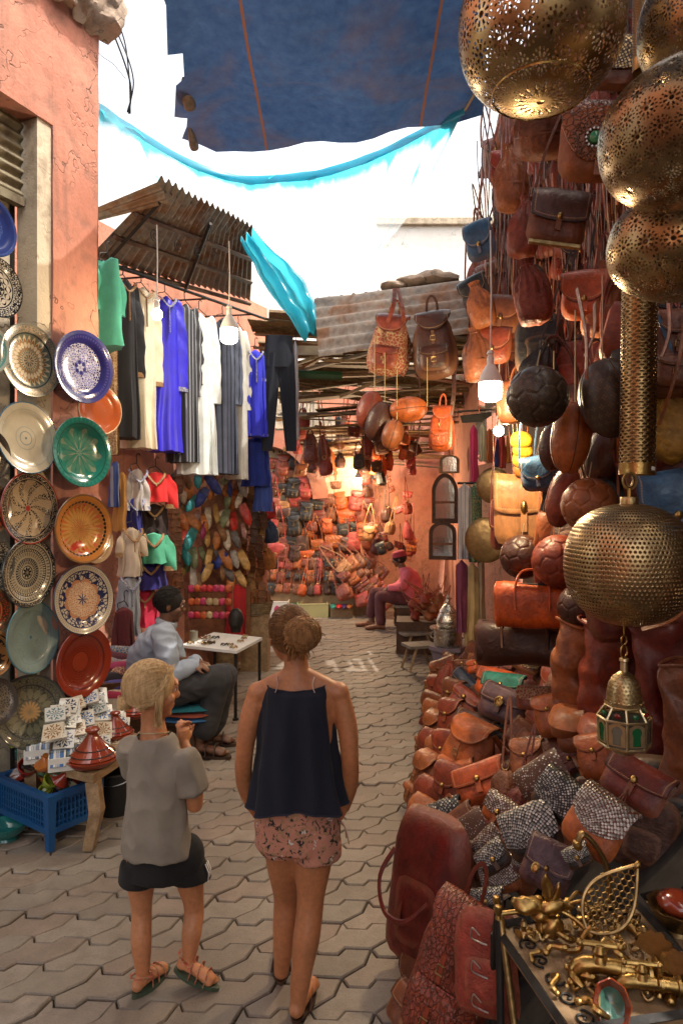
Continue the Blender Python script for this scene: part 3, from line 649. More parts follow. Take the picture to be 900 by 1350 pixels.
# ---------------------------------------------------------------- painted plates
def plate_mat(name, base, bands, rough=.14, relief=.0):
    g = G(name); x, y, z = g.sep(g.co()); k = 1/.2
    r = g.M('MULTIPLY', g.M('SQRT', g.M('ADD', g.M('MULTIPLY', x, x), g.M('MULTIPLY', y, y))), k)
    th = g.M('ARCTAN2', y, x); col = g.n('RGB'); col.outputs[0].default_value = c4(base); col = col.outputs[0]
    wob = g.noise(18, 3, .5, g.jit()); r2 = g.M('ADD', r, g.M('MULTIPLY', g.M('SUBTRACT', wob, .5), .02))
    hsum = None
    for (r0, r1, ty, prm, c) in bands:
        inb = g.M('MULTIPLY', g.M('GREATER_THAN', r, r0), g.M('LESS_THAN', r, r1)); m = inb; rm = (r0+r1)/2; hw = (r1-r0)/2
        if ty == 'petal':
            pt = g.M('ABSOLUTE', g.M('SINE', g.M('MULTIPLY', th, prm/2))); q = g.M('ABSOLUTE', g.M('DIVIDE', g.M('SUBTRACT', r2, rm), hw)); m = g.M('MULTIPLY', inb, g.M('LESS_THAN', q, pt))
        elif ty == 'zig':
            tri = g.M('ABSOLUTE', g.M('SUBTRACT', g.M('MULTIPLY', g.M('FRACT', g.M('MULTIPLY', th, prm/(2*PI))), 2.), 1.)); m = g.M('MULTIPLY', inb, g.M('LESS_THAN', g.M('DIVIDE', g.M('SUBTRACT', r2, r0), r1-r0), tri))
        elif ty == 'swirl':
            m = g.M('MULTIPLY', inb, g.M('GREATER_THAN', g.M('SINE', g.M('ADD', g.M('MULTIPLY', th, float(prm[0])), g.M('MULTIPLY', r2, float(prm[1])))), prm[2]))
        elif ty == 'ring':
            m = g.M('MULTIPLY', inb, g.M('GREATER_THAN', g.M('SINE', g.M('MULTIPLY', r2, float(prm))), .0))
        elif ty == 'dash':
            m = g.M('MULTIPLY', inb, g.M('GREATER_THAN', g.M('SINE', g.M('MULTIPLY', th, float(prm))), .0))
        elif ty == 'scroll':
            v = g.vor(prm[0], g.co(), 'DISTANCE_TO_EDGE'); m = g.M('MULTIPLY', inb, g.M('LESS_THAN', v, prm[1]))
        elif ty == 'blot':
            v = g.noise(prm[0], 3, .5, g.co(), dist=1.); m = g.M('MULTIPLY', inb, g.M('GREATER_THAN', v, prm[1]))
        hsum = m if hsum is None else g.M('ADD', hsum, g.M('MULTIPLY', m, .5)); col = g.mix(m, col, c)
    dirt = g.noise(9, 5, .6, g.jit()); col = val(g, col, .22, dirt)
    nn = g.bump(g.M('ADD', hsum if hsum is not None else 0.0, g.M('MULTIPLY', g.noise(10, 3, .5, g.jit()), .6)), .25+relief, .004)
    MAT[name] = g.end(g.p(col, g.ramp(dirt, [(.3, rough+.14), (.7, rough)]), 0, nn, Coat_Weight=.35, Coat_Roughness=.08))
BK = (.02, .02, .024); CR = (.52, .44, .31); NV = (.02, .025, .08)
plate_mat('pl_navy', (.015, .025, .11), [(.0, .5, 'scroll', (60, .12), (.05, .08, .22)), (.9, 1., 'solid', 0, (.03, .05, .16))])
plate_mat('pl_blackwhite', (.5, .46, .38), [(.1, .3, 'petal', 8, BK), (.3, .34, 'solid', 0, BK), (.35, .62, 'petal', 12, BK), (.42, .56, 'petal', 12, (.55, .5, .42)), (.64, .68, 'solid', 0, BK), (.7, .95, 'scroll', (70, .14), BK), (.95, 1.05, 'solid', 0, BK)])
plate_mat('pl_sun', (.135, .15, .115), [(.18, .86*.8, 'petal', 24, (.55, .45, .28)), (.26, .6, 'petal', 24, (.3, .14, .04)), (.34, .5, 'petal', 24, (.6, .5, .34)), (0, .2, 'solid', 0, (.45, .36, .24)), (.05, .16, 'dash', 10, (.12, .1, .06)), (.72, .745, 'solid', 0, BK), (.76, .93, 'scroll', (80, .13), (.34, .24, .15)), (.95, 1.05, 'solid', 0, (.2, .19, .15))])
plate_mat('pl_cobalt', (.022, .022, .14), [(.12, .62, 'petal', 6, (.12, .13, .34)), (.2, .66, 'scroll', (75, .11), (.42, .42, .55)), (.0, .12, 'petal', 6, (.35, .36, .5)), (.8, .86, 'dash', 60, (.05, .05, .2)), (.9, 1.05, 'solid', 0, (.035, .04, .17))], .1, .5)
plate_mat('pl_cream', (.52, .46, .34), [(.17, .2, 'solid', 0, (.22, .27, .27)), (.3, .33, 'solid', 0, (.36, .36, .3)), (.0, .035, 'solid', 0, (.1, .16, .2)), (.78, .8, 'solid', 0, (.38, .36, .3)), (.965, 1.06, 'solid', 0, (.06, .16, .26))])
plate_mat('pl_teal', (.015, .15, .115), [(.1, .72, 'petal', 9, (.16, .22, .15)), (.16, .66, 'petal', 18, (.05, .17, .12)), (.0, .1, 'dash', 8, (.2, .24, .17)), (.8, .83, 'solid', 0, (.01, .08, .065)), (.86, .97, 'dash', 40, (.02, .19, .16))], .1, .6)
plate_mat('pl_orange_plain', (.33, .07, .018), [(.95, 1.05, 'solid', 0, (.5, .35, .22))])
plate_mat('pl_paisley', (.32, .235, .145), [(.1, .78, 'swirl', (9, 7., .25), BK), (.16, .76, 'scroll', (85, .12), (.4, .28, .16)), (0, .08, 'solid', 0, (.3, .03, .02)), (.78, .8, 'solid', 0, BK), (.82, .94, 'scroll', (95, .16), BK), (.955, 1.06, 'solid', 0, (.27, .02, .015))])
plate_mat('pl_red_gold', (.34, .035, .014), [(.55, .6, 'solid', 0, (.3, .2, .06)), (.62, .9, 'scroll', (60, .2), (.05, .03, .015)), (.9, 1.05, 'solid', 0, (.1, .07, .04)), (.1, .5, 'petal', 6, (.03, .02, .012))])
plate_mat('pl_flower_orange', (.42, .16, .035), [(.0, .74, 'petal', 14, (.5, .12, .04)), (.1, .68, 'petal', 28, (.5, .25, .07)), (.3, .7, 'blot', (9, .6), (.46, .035, .015)), (.0, .3, 'swirl', (12, 14., .3), (.42, .2, .06)), (.74, .8, 'petal', 40, (.03, .02, .01)), (.94, 1.05, 'solid', 0, (.2, .1, .04))], .1, .5)
plate_mat('pl_beige_plain', (.42, .28, .16), [(.8, .83, 'solid', 0, (.3, .18, .1))])
plate_mat('pl_rings', (.40, .34, .235), [(.0, .16, 'petal', 8, BK), (.17, .2, 'solid', 0, BK), (.24, .32, 'dash', 30, BK), (.33, .42, 'solid', 0, BK), (.34, .41, 'dash', 34, (.3, .27, .22)), (.48, .58, 'dash', 40, (.2, .17, .12)), (.6, .69, 'solid', 0, BK), (.61, .67, 'dash', 60, CR), (.72, .79, 'dash', 50, (.14, .12, .09)), (.8, .83, 'solid', 0, BK), (.87, .97, 'scroll', (100, .2), BK), (.96, 1.05, 'solid', 0, (.05, .05, .045))])
plate_mat('pl_floral', (.4, .35, .25), [(.0, .9, 'scroll', (48, .12), BK), (.2, .5, 'petal', 8, (.1, .1, .08)), (.9, 1.05, 'solid', 0, (.1, .1, .09))])
plate_mat('pl_navy_cream', (.47, .4, .3), [(.42, .76, 'zig', 12, NV), (.5, .8, 'scroll', (42, .1), NV), (.0, .5, 'solid', 0, (.44, .2, .1)), (.44, .6, 'petal', 9, (.44, .2, .1)), (.05, .5, 'scroll', (85, .12), (.55, .4, .26)), (.0, .19, 'zig', 8, NV), (.8, .83, 'solid', 0, NV), (.86, .94, 'dash', 90, (.34, .28, .2)), (.97, 1.05, 'solid', 0, (.06, .06, .09))])
plate_mat('pl_celadon', (.2, .27, .25), [(.0, .045, 'solid', 0, (.03, .14, .2)), (.1, .7, 'scroll', (70, .05), (.15, .21, .2)), (.72, .74, 'solid', 0, (.13, .19, .18)), (.95, 1.05, 'solid', 0, (.08, .2, .24))], .25)
plate_mat('pl_red', (.24, .03, .012), [(.28, .31, 'solid', 0, (.14, .015, .008)), (.32, .7, 'ring', 90, (.2, .022, .01)), (.0, .28, 'solid', 0, (.3, .045, .018)), (.74, .78, 'solid', 0, (.12, .014, .008))])
plate_mat('pl_olive', (.11, .1, .06), [(.0, .3, 'petal', 16, (.36, .2, .07)), (.28, .9, 'scroll', (60, .06), (.02, .02, .018)), (.34, .62, 'petal', 16, (.16, .15, .09)), (.7, .73, 'solid', 0, BK), (.93, 1.05, 'solid', 0, (.06, .06, .05))], .3)
plate_mat('pl_dark', (.05, .04, .035), [(.2, .8, 'scroll', (50, .1), (.16, .12, .07)), (.0, .2, 'petal', 8, (.2, .05, .02))])
plate_mat('pl_orange_black', (.34, .14, .04), [(.3, .7, 'blot', (14, .5), (.03, .02, .012)), (.8, .86, 'solid', 0, (.03, .02, .01))])
plate_mat('pl_turq', (.1, .27, .25), [(.2, .8, 'scroll', (50, .14), (.4, .42, .36)), (.0, .3, 'petal', 8, (.05, .1, .12)), (.88, 1.05, 'solid', 0, (.35, .38, .33))])
def plates():
    L = [(-10, 297, 80, 'pl_navy', 'deep blue glazed plate cut by the photo edge under the shutter'), (-2, 378, 80, 'pl_blackwhite', 'black and white floral plate beneath the deep blue one'),
         (42, 475, 97, 'pl_sun', 'grey green plate with a sunburst of cream petals'), (112, 484, 95, 'pl_cobalt', 'cobalt blue dish with raised pale flower on the pink pier'),
         (-18, 457, 72, 'pl_turq', 'turquoise and white plate left of the sunburst plate'), (38, 577, 96, 'pl_cream', 'plain cream plate with thin blue rim'),
         (110, 596, 93, 'pl_teal', 'teal green dish with large leaf relief'), (133, 540, 66, 'pl_orange_plain', 'plain orange dish half hidden behind the cobalt blue dish'),
         (-16, 600, 72, 'pl_dark', 'dark patterned plate left of the cream plate'), (41, 670, 96, 'pl_paisley', 'brown and black swirling plate with red rim'),
         (-12, 670, 70, 'pl_red_gold', 'red plate with dark gold rim beside the swirling plate'), (112, 697, 92, 'pl_flower_orange', 'orange dish painted with a big flower'),
         (126, 712, 62, 'pl_beige_plain', 'plain beige dish peeping out behind the orange flower dish'), (40, 755, 92, 'pl_rings', 'cream plate with black concentric rings'),
         (-10, 745, 72, 'pl_floral', 'cream and black floral plate left of the ringed plate'), (112, 790, 92, 'pl_navy_cream', 'cream plate with navy scrolls and salmon flower'),
         (45, 840, 95, 'pl_celadon', 'pale celadon plate with engraved face'), (-8, 862, 62, 'pl_orange_black', 'orange and black plate left of the celadon plate'),
         (112, 873, 92, 'pl_red', 'plain glossy red plate lowest on the pink pier'), (42, 938, 97, 'pl_olive', 'large olive mosaic plate leaning behind the tiles'),
         (-8, 925, 64, 'pl_dark', 'dark plate low on the left beside the olive mosaic plate'), (-10, 808, 66, 'pl_red_gold', 'dark red plate above the orange and black plate')]
    rnd = random.Random(11)
    for i, (px, py, hpx, mt, lab) in enumerate(L):
        back = 'behind' in lab
        p0 = W(0, 0, .035 if back else .10 if px > 70 else .02)
        q = ray_plane(px, py, p0, WN); D = hpx/F*q.y*1.0
        yaw = rnd.uniform(-.10, .06)+(-.12 if px > 70 else .06); pitch = rnd.uniform(-.06, .10)
        n = (WN+WU*yaw+Vector((0, 0, pitch))).normalized()
        if 'olive' in lab: n = (WN*.85+Vector((0, -.35, .35))).normalized()
        zz = n; xx = Vector((0, 0, 1)).cross(zz).normalized(); yy = zz.cross(xx)
        m = Matrix((xx, yy, zz)).transposed().to_4x4(); m.translation = q
        k = D/2/.2
        deep = .035 if mt in ('pl_cobalt', 'pl_teal', 'pl_flower_orange', 'pl_red') else .02
        prof = [(0.001, -deep), (.06, -deep), (.12, -deep*.95), (.145, -deep*.55), (.155, -deep*.2), (.185, .0), (.197, .004), (.2, 0), (.197, -.006), (.16, -.02-deep*.3), (.12, -deep-.012), (.001, -deep-.012)]
        mb = MB(); mb.lathe([(r, z) for r, z in prof], 72)
        o = mb.build('ceramic_plate', mt, ang=60); o.matrix_world = m @ RZ(rnd.uniform(0, 6)) @ S(k)
        tag(o, lab, 'plate', 'painted plates hung on the pier and door')
plates()

# ---------------------------------------------------------------- garments
def garment(name, label, cat, px, ytop, wpx, hpx, Y, col, mat='fabric', sleeves=True, top=.62, bot=1.0, trim=None, yaw=.5, dep=.10, folds=7, seed=0, neck=True, sl=.6, hook=True, group='clothes hanging along the rail', slw=.085):
    """a hanging robe, dress or blouse: body with deepening folds, two sleeves, trimmed neck and front, hanger hook"""
    w = wpx*(1.15 if sleeves and hpx > 150 else 1)/F*Y; h = hpx/F*Y; q = P(px, ytop, Y)
    M = T(*q) @ RZ(yaw); t = thing(name, label, cat, M, group); rnd = random.Random(seed+5); ph = rnd.uniform(0, 6)
    N = 56; rings = []; K = 26
    for i in range(K+1):
        v = i/K; z = -h*v
        sh = min(1, (v/.035)**.5) if v < .035 else 1
        ww = w/2*(top+(bot-top)*v**.8)*(.34+.66*sh)
        if v < .02: z = -h*v*.4
        dd = dep/2*(.5+.5*sh)*(1+.4*v); ring = []
        for j in range(N):
            a = 2*PI*j/N; f = .022*v**.7*math.sin(folds*a+ph+2*mnoise.noise(Vector((a, v*2, seed))))+.012*v*math.sin(folds*2.3*a+ph*2)
            sx = .02*mnoise.noise(Vector((v*3, seed, 1)))
            ring.append(Vector((math.cos(a)*(ww+f*.4)+sx*v, math.sin(a)*dd*(1+.2*math.sin(3*a))+f, z-(.03*abs(math.cos(a))**2 if v < .1 else 0)+.012*v*mnoise.noise(Vector((a*2, seed, 0))))))
        rings.append(ring)
    mb = MB(); mb.loft(rings); 
    mb.uv = [(v[0], v[2]) for v in mb.v]; mb.has_uv = True
    mb.build('body', mat, t, col, ang=70)
    if sleeves:
        for s in (-1, 1):
            L = h*sl if h < .9 else min(h*.60, .82); wt = w/2*top
            pts = [(s*wt*.80, 0, -.03), (s*(wt*1.0), -.01, -.09), (s*(wt+.03), -.02, -L*.5), (s*(wt+.035), -.02, -L)]
            pp = catmull(pts, 6); mb = MB(); n = len(pp)
            mb.tube(pp, [slw*(.62+.38*min(1, i/n*2))*(w/.42 if w < .5 else 1) for i in range(n)], 14, flat=.42, up=(0, 1, 0))
            mb.v = [tuple(Vector(v)+Vector((0, .012*math.sin(v[2]*30+v[0]*40), 0))) for v in mb.v]; mb.uv = [(v[0], v[2]) for v in mb.v]
            sv = mb.build('sleeve', mat, t, col, ang=70)
            if trim:
                mb = MB(); e = pp[-1]; mb.tube([e+Vector((0, 0, .035)), e-Vector((0, 0, .003))], slw*1.04*(w/.42 if w < .5 else 1), 14, flat=.46, up=(0, 1, 0)); mb.build('cuff', trim, sv)
    if neck and trim:
        mb = MB(); pts = [(-.075, -dep*.30, -.012), (-.06, -dep*.62-.008, -.05), (0, -dep*.66-.014, -.11), (.06, -dep*.62-.008, -.05), (.075, -dep*.30, -.012)]
        mb.tube(catmull(pts, 6), .011, 6, flat=.5); mb.tube([(0, -dep*.64-.012, -.11), (0, -dep*.64-.02, -min(h*.5, .34))], .012, 6, flat=.5); mb.build('neck_trim', trim, t)
    if hook:
        mb = MB(); mb.tube(catmull([(-w*.28, 0, -.02), (-.05, 0, .03), (0, 0, .05), (0, 0, .11), (.018, 0, .13), (.03, 0, .115)], 4), .004, 5); mb.tube([(w*.28, 0, -.02), (0, 0, .05)], .004, 5); mb.build('hanger', 'iron', t)
    return t
def robes():
    g = garment
    g('shirt', 'teal green shirt bulging from behind the pink pier', 'shirt', 141, 342, 36, 118, 4.75, (.06, .33, .24), 'fabric', True, .7, 1.0, None, .9, .2, 4, 1)
    g('robe', 'narrow patterned brown robe between the teal shirt and black robe', 'robe', 147, 405, 18, 195, 5.15, (.2, .1, .04), 'kilim', False, .7, 1., None, .8, .1, 5, 2)
    g('robe', 'long black robe with gold cuffs', 'robe', 162, 370, 38, 208, 5.35, (.012, .012, .016), 'fabric', True, .7, 1.1, 'trim_gold', .75, .16, 6, 3)
    g('robe', 'long cream robe with gold cuffs', 'robe', 186, 380, 36, 212, 5.6, (.62, .54, .40), 'fabric_satin', True, .75, 1.1, 'trim_gold', .7, .16, 6, 4)
    g('robe', 'vivid royal blue robe with silver front embroidery', 'robe', 217, 392, 42, 204, 5.9, (.028, .02, .48), 'fabric_satin', True, .66, 1.05, 'trim_silver', .6, .17, 5, 5)
    g('robe', 'dark grey striped robe next to the royal blue one', 'robe', 243, 402, 34, 208, 6.15, (.02, .02, .024), 'stripe_grey', True, .7, 1.1, None, .6, .16, 6, 6)
    g('robe', 'pale silvery white robe hanging beside the striped ones', 'robe', 262, 414, 42, 212, 6.3, (.62, .66, .66), 'fabric_satin', True, .62, 1.1, None, .5, .16, 8, 7)
    g('robe', 'blue grey robe with dark stripes behind the lit lamp', 'robe', 293, 420, 36, 205, 6.55, (.09, .105, .16), 'stripe_dark', True, .7, 1.1, None, .5, .15, 6, 8)
    g('robe', 'thin off white robe left of the blue dress', 'robe', 314, 432, 22, 200, 6.8, (.55, .52, .46), 'fabric', True, .75, 1.1, None, .5, .14, 5, 9)
    d = g('dress', 'sleeveless bright blue dress with silver waist band', 'dress', 336, 462, 38, 114, 6.9, (.025, .03, .52), 'fabric', False, .78, 1.0, 'trim_silver', .3, .12, 9, 10)
    w = 38/F*6.9
    mb = MB(); mb.lathe([(w*.455, -.015), (w*.46, .0), (w*.455, .015)], 40, T(0, 0, -.30) @ S(1, .42, 1)); mb.build('waist_band', 'trim_silver', d)
    mb = MB(); mb.lathe([(w*.53, -.012), (w*.54, .0), (w*.53, .012)], 40, T(0, 0, -.86) @ S(1, .44, 1)); mb.build('hem_band', 'trim_silver', d)
    g('dress', 'darker blue long dress hanging low below the bright blue dress', 'dress', 338, 575, 36, 66, 7.15, (.012, .03, .24), 'fabric', False, .8, 1.1, None, .3, .12, 8, 11)
    g('blouse', 'slim lilac white garment right of the navy trousers', 'blouse', 389, 450, 9, 130, 7.1, (.5, .5, .6), 'fabric', False, .8, 1., None, .1, .1, 4, 12)
    # trousers
    q = P(368, 443, 6.95); t = thing('trousers', 'dark navy trousers pegged by the waist', 'trousers', T(*q) @ RZ(.2), 'clothes hanging along the rail')
    w = .15; h = 1.17; mb = MB(); rings = []
    for s in (-1, 1):
        rings = []
        for i in range(21):
            v = i/20; cx = s*(.068+.055*v); rr = .085-.028*v; z = -.18-(h-.18)*v
            rings.append([Vector((cx+math.cos(a)*rr+.008*math.sin(3*a+v*4), math.sin(a)*rr*.5+.01*math.sin(5*a+v*3), z)) for a in [k*2*PI/20 for k in range(20)]])
        m2 = MB(); m2.loft(rings); m2.build('leg', 'fabric', t, (.006, .008, .018))
    rings = []
    for i in range(9):
        v = i/8; rings.append([Vector((math.cos(a)*(w-.01+.012*v), math.sin(a)*(.05+.01*math.sin(4*a)), -.32*v)) for a in [k*2*PI/28 for k in range(28)]])
    mb = MB(); mb.loft(rings); mb.build('waist', 'fabric', t, (.006, .008, .018))
    # short blouses and kaftans in the lower tiers
    b = 'embroidered blouses in the lower tiers'
    g('blouse', 'bright red blouse with gold neck embroidery', 'blouse', 205, 622, 42, 40, 5.9, (.5, .012, .012), 'fabric', True, .74, .9, 'trim_gold', .35, .14, 4, 20, sl=1.2, group=b)
    g('kaftan', 'black kaftan with gold front below the red blouse', 'kaftan', 203, 664, 40, 42, 5.95, (.02, .008, .006), 'fabric', False, .8, 1., 'trim_gold', .35, .12, 5, 21, group=b)
    g('blouse', 'grey white embroidered blouse left of the red blouse', 'blouse', 180, 618, 22, 55, 5.7, (.4, .36, .34), 'fabric', True, .7, 1., 'trim_silver', .6, .12, 4, 22, sl=1, group=b)
    g('kaftan', 'deep blue kaftan under the grey white blouse', 'kaftan', 176, 655, 24, 50, 5.7, (.012, .014, .16), 'fabric', False, .8, 1., 'trim_silver', .6, .12, 5, 23, group=b)
    g('blouse', 'sea green blouse with pale embroidered front', 'blouse', 203, 702, 42, 40, 5.7, (.06, .3, .18), 'fabric', True, .72, .95, 'trim_gold', .3, .14, 4, 24, sl=1.25, group=b)
    g('kaftan', 'purple blue kaftan with gold neck under the green blouse', 'kaftan', 198, 738, 42, 38, 5.75, (.02, .014, .14), 'fabric', False, .85, 1., 'trim_gold', .35, .12, 5, 25, group=b)
    g('kaftan', 'crimson kaftan lowest below the green blouse', 'kaftan', 190, 775, 40, 50, 5.8, (.42, .01, .04), 'fabric', False, .8, 1., 'trim_gold', .35, .12, 5, 26, group=b)
    g('kaftan', 'cream embroidered kaftan left of the green blouse', 'kaftan', 173, 695, 28, 64, 5.5, (.5, .4, .3), 'fabric', True, .7, 1.05, 'trim_gold', .6, .12, 5, 27, group=b)
    g('kaftan', 'pale blue grey kaftan hanging low by the man', 'kaftan', 170, 758, 30, 80, 5.5, (.3, .32, .36), 'fabric', False, .8, 1.1, 'trim_silver', .6, .12, 6, 28, group=b)
    g('kaftan', 'dark maroon kaftan near the red plate', 'kaftan', 164, 800, 26, 60, 5.4, (.09, .008, .01), 'fabric', False, .8, 1.1, None, .6, .12, 6, 29, group=b)
    g('scarf', 'mustard cloth hanging between black robe and blouses', 'scarf', 160, 622, 15, 78, 5.5, (.42, .2, .05), 'fabric', False, .9, 1.0, None, .7, .08, 4, 30, hook=False, group=b)
    g('scarf', 'blue striped cloth hanging behind the teal dish', 'scarf', 152, 608, 12, 60, 5.4, (.03, .06, .22), 'stripe_grey', False, .9, 1.0, None, .7, .08, 4, 31, hook=False, group=b)
    for k, (x, y, hh, c, lab) in enumerate([(236, 745, 100, (.14, .05, .02), 'plain brown cloth hanging behind the slippers'), (312, 770, 70, (.4, .012, .015), 'long red cloth hanging beside the dark post'), (347, 628, 46, (.03, .06, .26), 'short navy cloth hanging right of the sandal rack')]):
        g('cloth', lab, 'cloth', x, y, 26, hh, 7.2, c, 'fabric', False, .9, 1.0, None, .3, .08, 5, 40+k, hook=False, group=b)
robes()

# ---------------------------------------------------------------- slippers and sandals
def slipper_proto(name, cat, point=1.0):
    """babouche: flat sole, pointed toe, closed upper over the front half, trodden-down heel; hangs toe down in local x,z"""
    t = thing(name, 'x', cat); L = .25; W_ = .044
    def wid(v): return W_*(.80+.25*math.sin(v*PI*1.1))*(1-(max(0, v-.72)/.28)**(2.2*point))+.002
    poly = [(wid(i/20), -L*i/20) for i in range(21)]+[(-wid(i/20), -L*i/20) for i in range(20, -1, -1)]
    mb = MB(); mb.prism(poly, .008); mb.build('sole', 'leather', t, (.22, .1, .04))
    def up(u, v):
        a = PI*u; vv = .42+.58*v; w = wid(vv)+.002; hgt = .042*(1-.55*v)*math.sin(PI*(.2+.8*(1-v)))**.5 if v < .98 else .004
        return Vector((w*math.cos(a), -.004-hgt*math.sin(a), -L*vv+(.03*math.sin(a) if v == 0 else 0)))
    mb = MB(); mb.grid(up, 12, 12); mb.build('upper', 'leather', t)
    return t
SLC = [(.5, .03, .02), (.55, .40, .28), (.36, .1, .02), (.5, .16, .03), (.6, .5, .38), (.3, .02, .1), (.03, .05, .25), (.03, .28, .3), (.25, .12, .05), (.55, .32, .1), (.12, .1, .09), (.5, .45, .4), (.4, .2, .18), (.18, .2, .1)]
SLN = ['red', 'beige', 'rust', 'orange', 'cream', 'magenta', 'blue', 'turquoise', 'brown', 'yellow', 'dark grey', 'off white', 'dusty pink', 'olive']
def slippers():
    rnd = random.Random(21); proto = slipper_proto('slipper', 'slipper'); first = True
    mb = MB(); q = P(272, 700, 7.15)
    mb.box((0, 0, 0), (.82, .02, 1.7)); o = mb.build('slipper_board', 'wood_red', smooth=False); o.matrix_world = T(*P(270, 705, 7.35)) @ RZ(.45)
    tag(o, 'red brown board the rows of slippers hang on', 'board')
    mb = MB(); mb.box((0, 0, 0), (1.0, .3, .62)); o = mb.build('slipper_cabinet', 'wood_red', smooth=False); o.matrix_world = T(*P(268, 800, 7.2)) @ RZ(.45) @ T(0, .1, -.1)
    tag(o, 'red brown wooden cabinet under the hanging slippers', 'cabinet')
    rows = ['top', 'second', 'third', 'fourth', 'fifth', 'lowest']
    for r in range(6):
        for c in range(11):
            px = 234+c*8.2+rnd.uniform(-4, 4); py = 622+r*25+rnd.uniform(-9, 9)
            ci = rnd.randrange(len(SLC)); Y = 6.85+.004*(px-230)+rnd.uniform(-.06, .06)
            o = proto if first else copy_tree(proto); first = False
            o.matrix_world = T(*P(px, py, Y)) @ RZ(.4+rnd.uniform(-.9, .9)) @ RY(rnd.uniform(-.7, .7)) @ S(rnd.uniform(.72, 1.08)); paint(o, SLC[ci])
            tag(o, f'{SLN[ci]} leather slipper in the {rows[r]} row beside the blouses', 'slipper', f'{SLN[ci]} slippers in the {rows[r]} row')
    # brown sandals on the post rack and along the left board
    t0 = thing('sandal', 'x', 'sandal'); L = .25
    poly = [(.042*(.75+.3*math.sin(i/16*PI))*(1 if i not in (0, 16) else .6), -L*i/16) for i in range(17)]; poly += [(-x, z) for x, z in poly[::-1]]
    mb = MB(); mb.prism(poly, .012); mb.build('sole', 'leather', t0, (.2, .085, .03))
    for zz in (-.09, -.17):
        mb = MB(); mb.tube(catmull([(-.044, -.004, zz), (-.03, -.045, zz), (0, -.058, zz+.01), (.03, -.045, zz), (.044, -.004, zz)], 4), .012, 6, flat=.3); mb.build('strap', 'leather', t0, (.26, .1, .035))
    first = True
    for k in range(24):
        col, rr = k % 3, k//3; px = 322+col*11+rnd.uniform(-2, 2); py = 628+rr*20+rnd.uniform(-3, 3)
        o = t0 if first else copy_tree(t0); first = False
        o.matrix_world = T(*P(px, py, 7.6+rnd.uniform(-.1, .1))) @ RZ(rnd.uniform(-.6, .8)) @ RY(rnd.uniform(-.25, .25)); c = rnd.choice([(.2, .07, .025), (.28, .1, .03), (.12, .04, .015), (.4, .2, .06)]); paint(o, c)
        tag(o, 'brown strap sandal hanging on the dark post rack', 'sandal', 'sandals on the post rack')
    for k in range(9):
        o = copy_tree(t0); o.matrix_world = T(*P(233+rnd.uniform(-3, 3), 618+k*18, 6.7)) @ RZ(rnd.uniform(-.3, .9)) @ RY(rnd.uniform(-.2, .2)); paint(o, (.26, .09, .03))
        tag(o, 'brown sandal in the column left of the coloured slippers', 'sandal', 'sandals in the left column')
    t = thing('post_rack', 'tall dark post with hooks holding the brown sandals', 'rack', P(335, 830, 7.7)); b = P(335, 830, 7.7)
    for dx in (-.1, .06):
        mb = MB(); mb.tube([(dx, 0, -.05), (dx, 0, 1.85)], .014, 6); mb.build('upright', 'wood_dark', t)
    for k in range(7):
        mb = MB(); mb.tube([(-.16, -.02, .5+k*.19), (.13, -.02, .5+k*.19)], .008, 5); mb.build('crossbar', 'iron', t)
slippers()

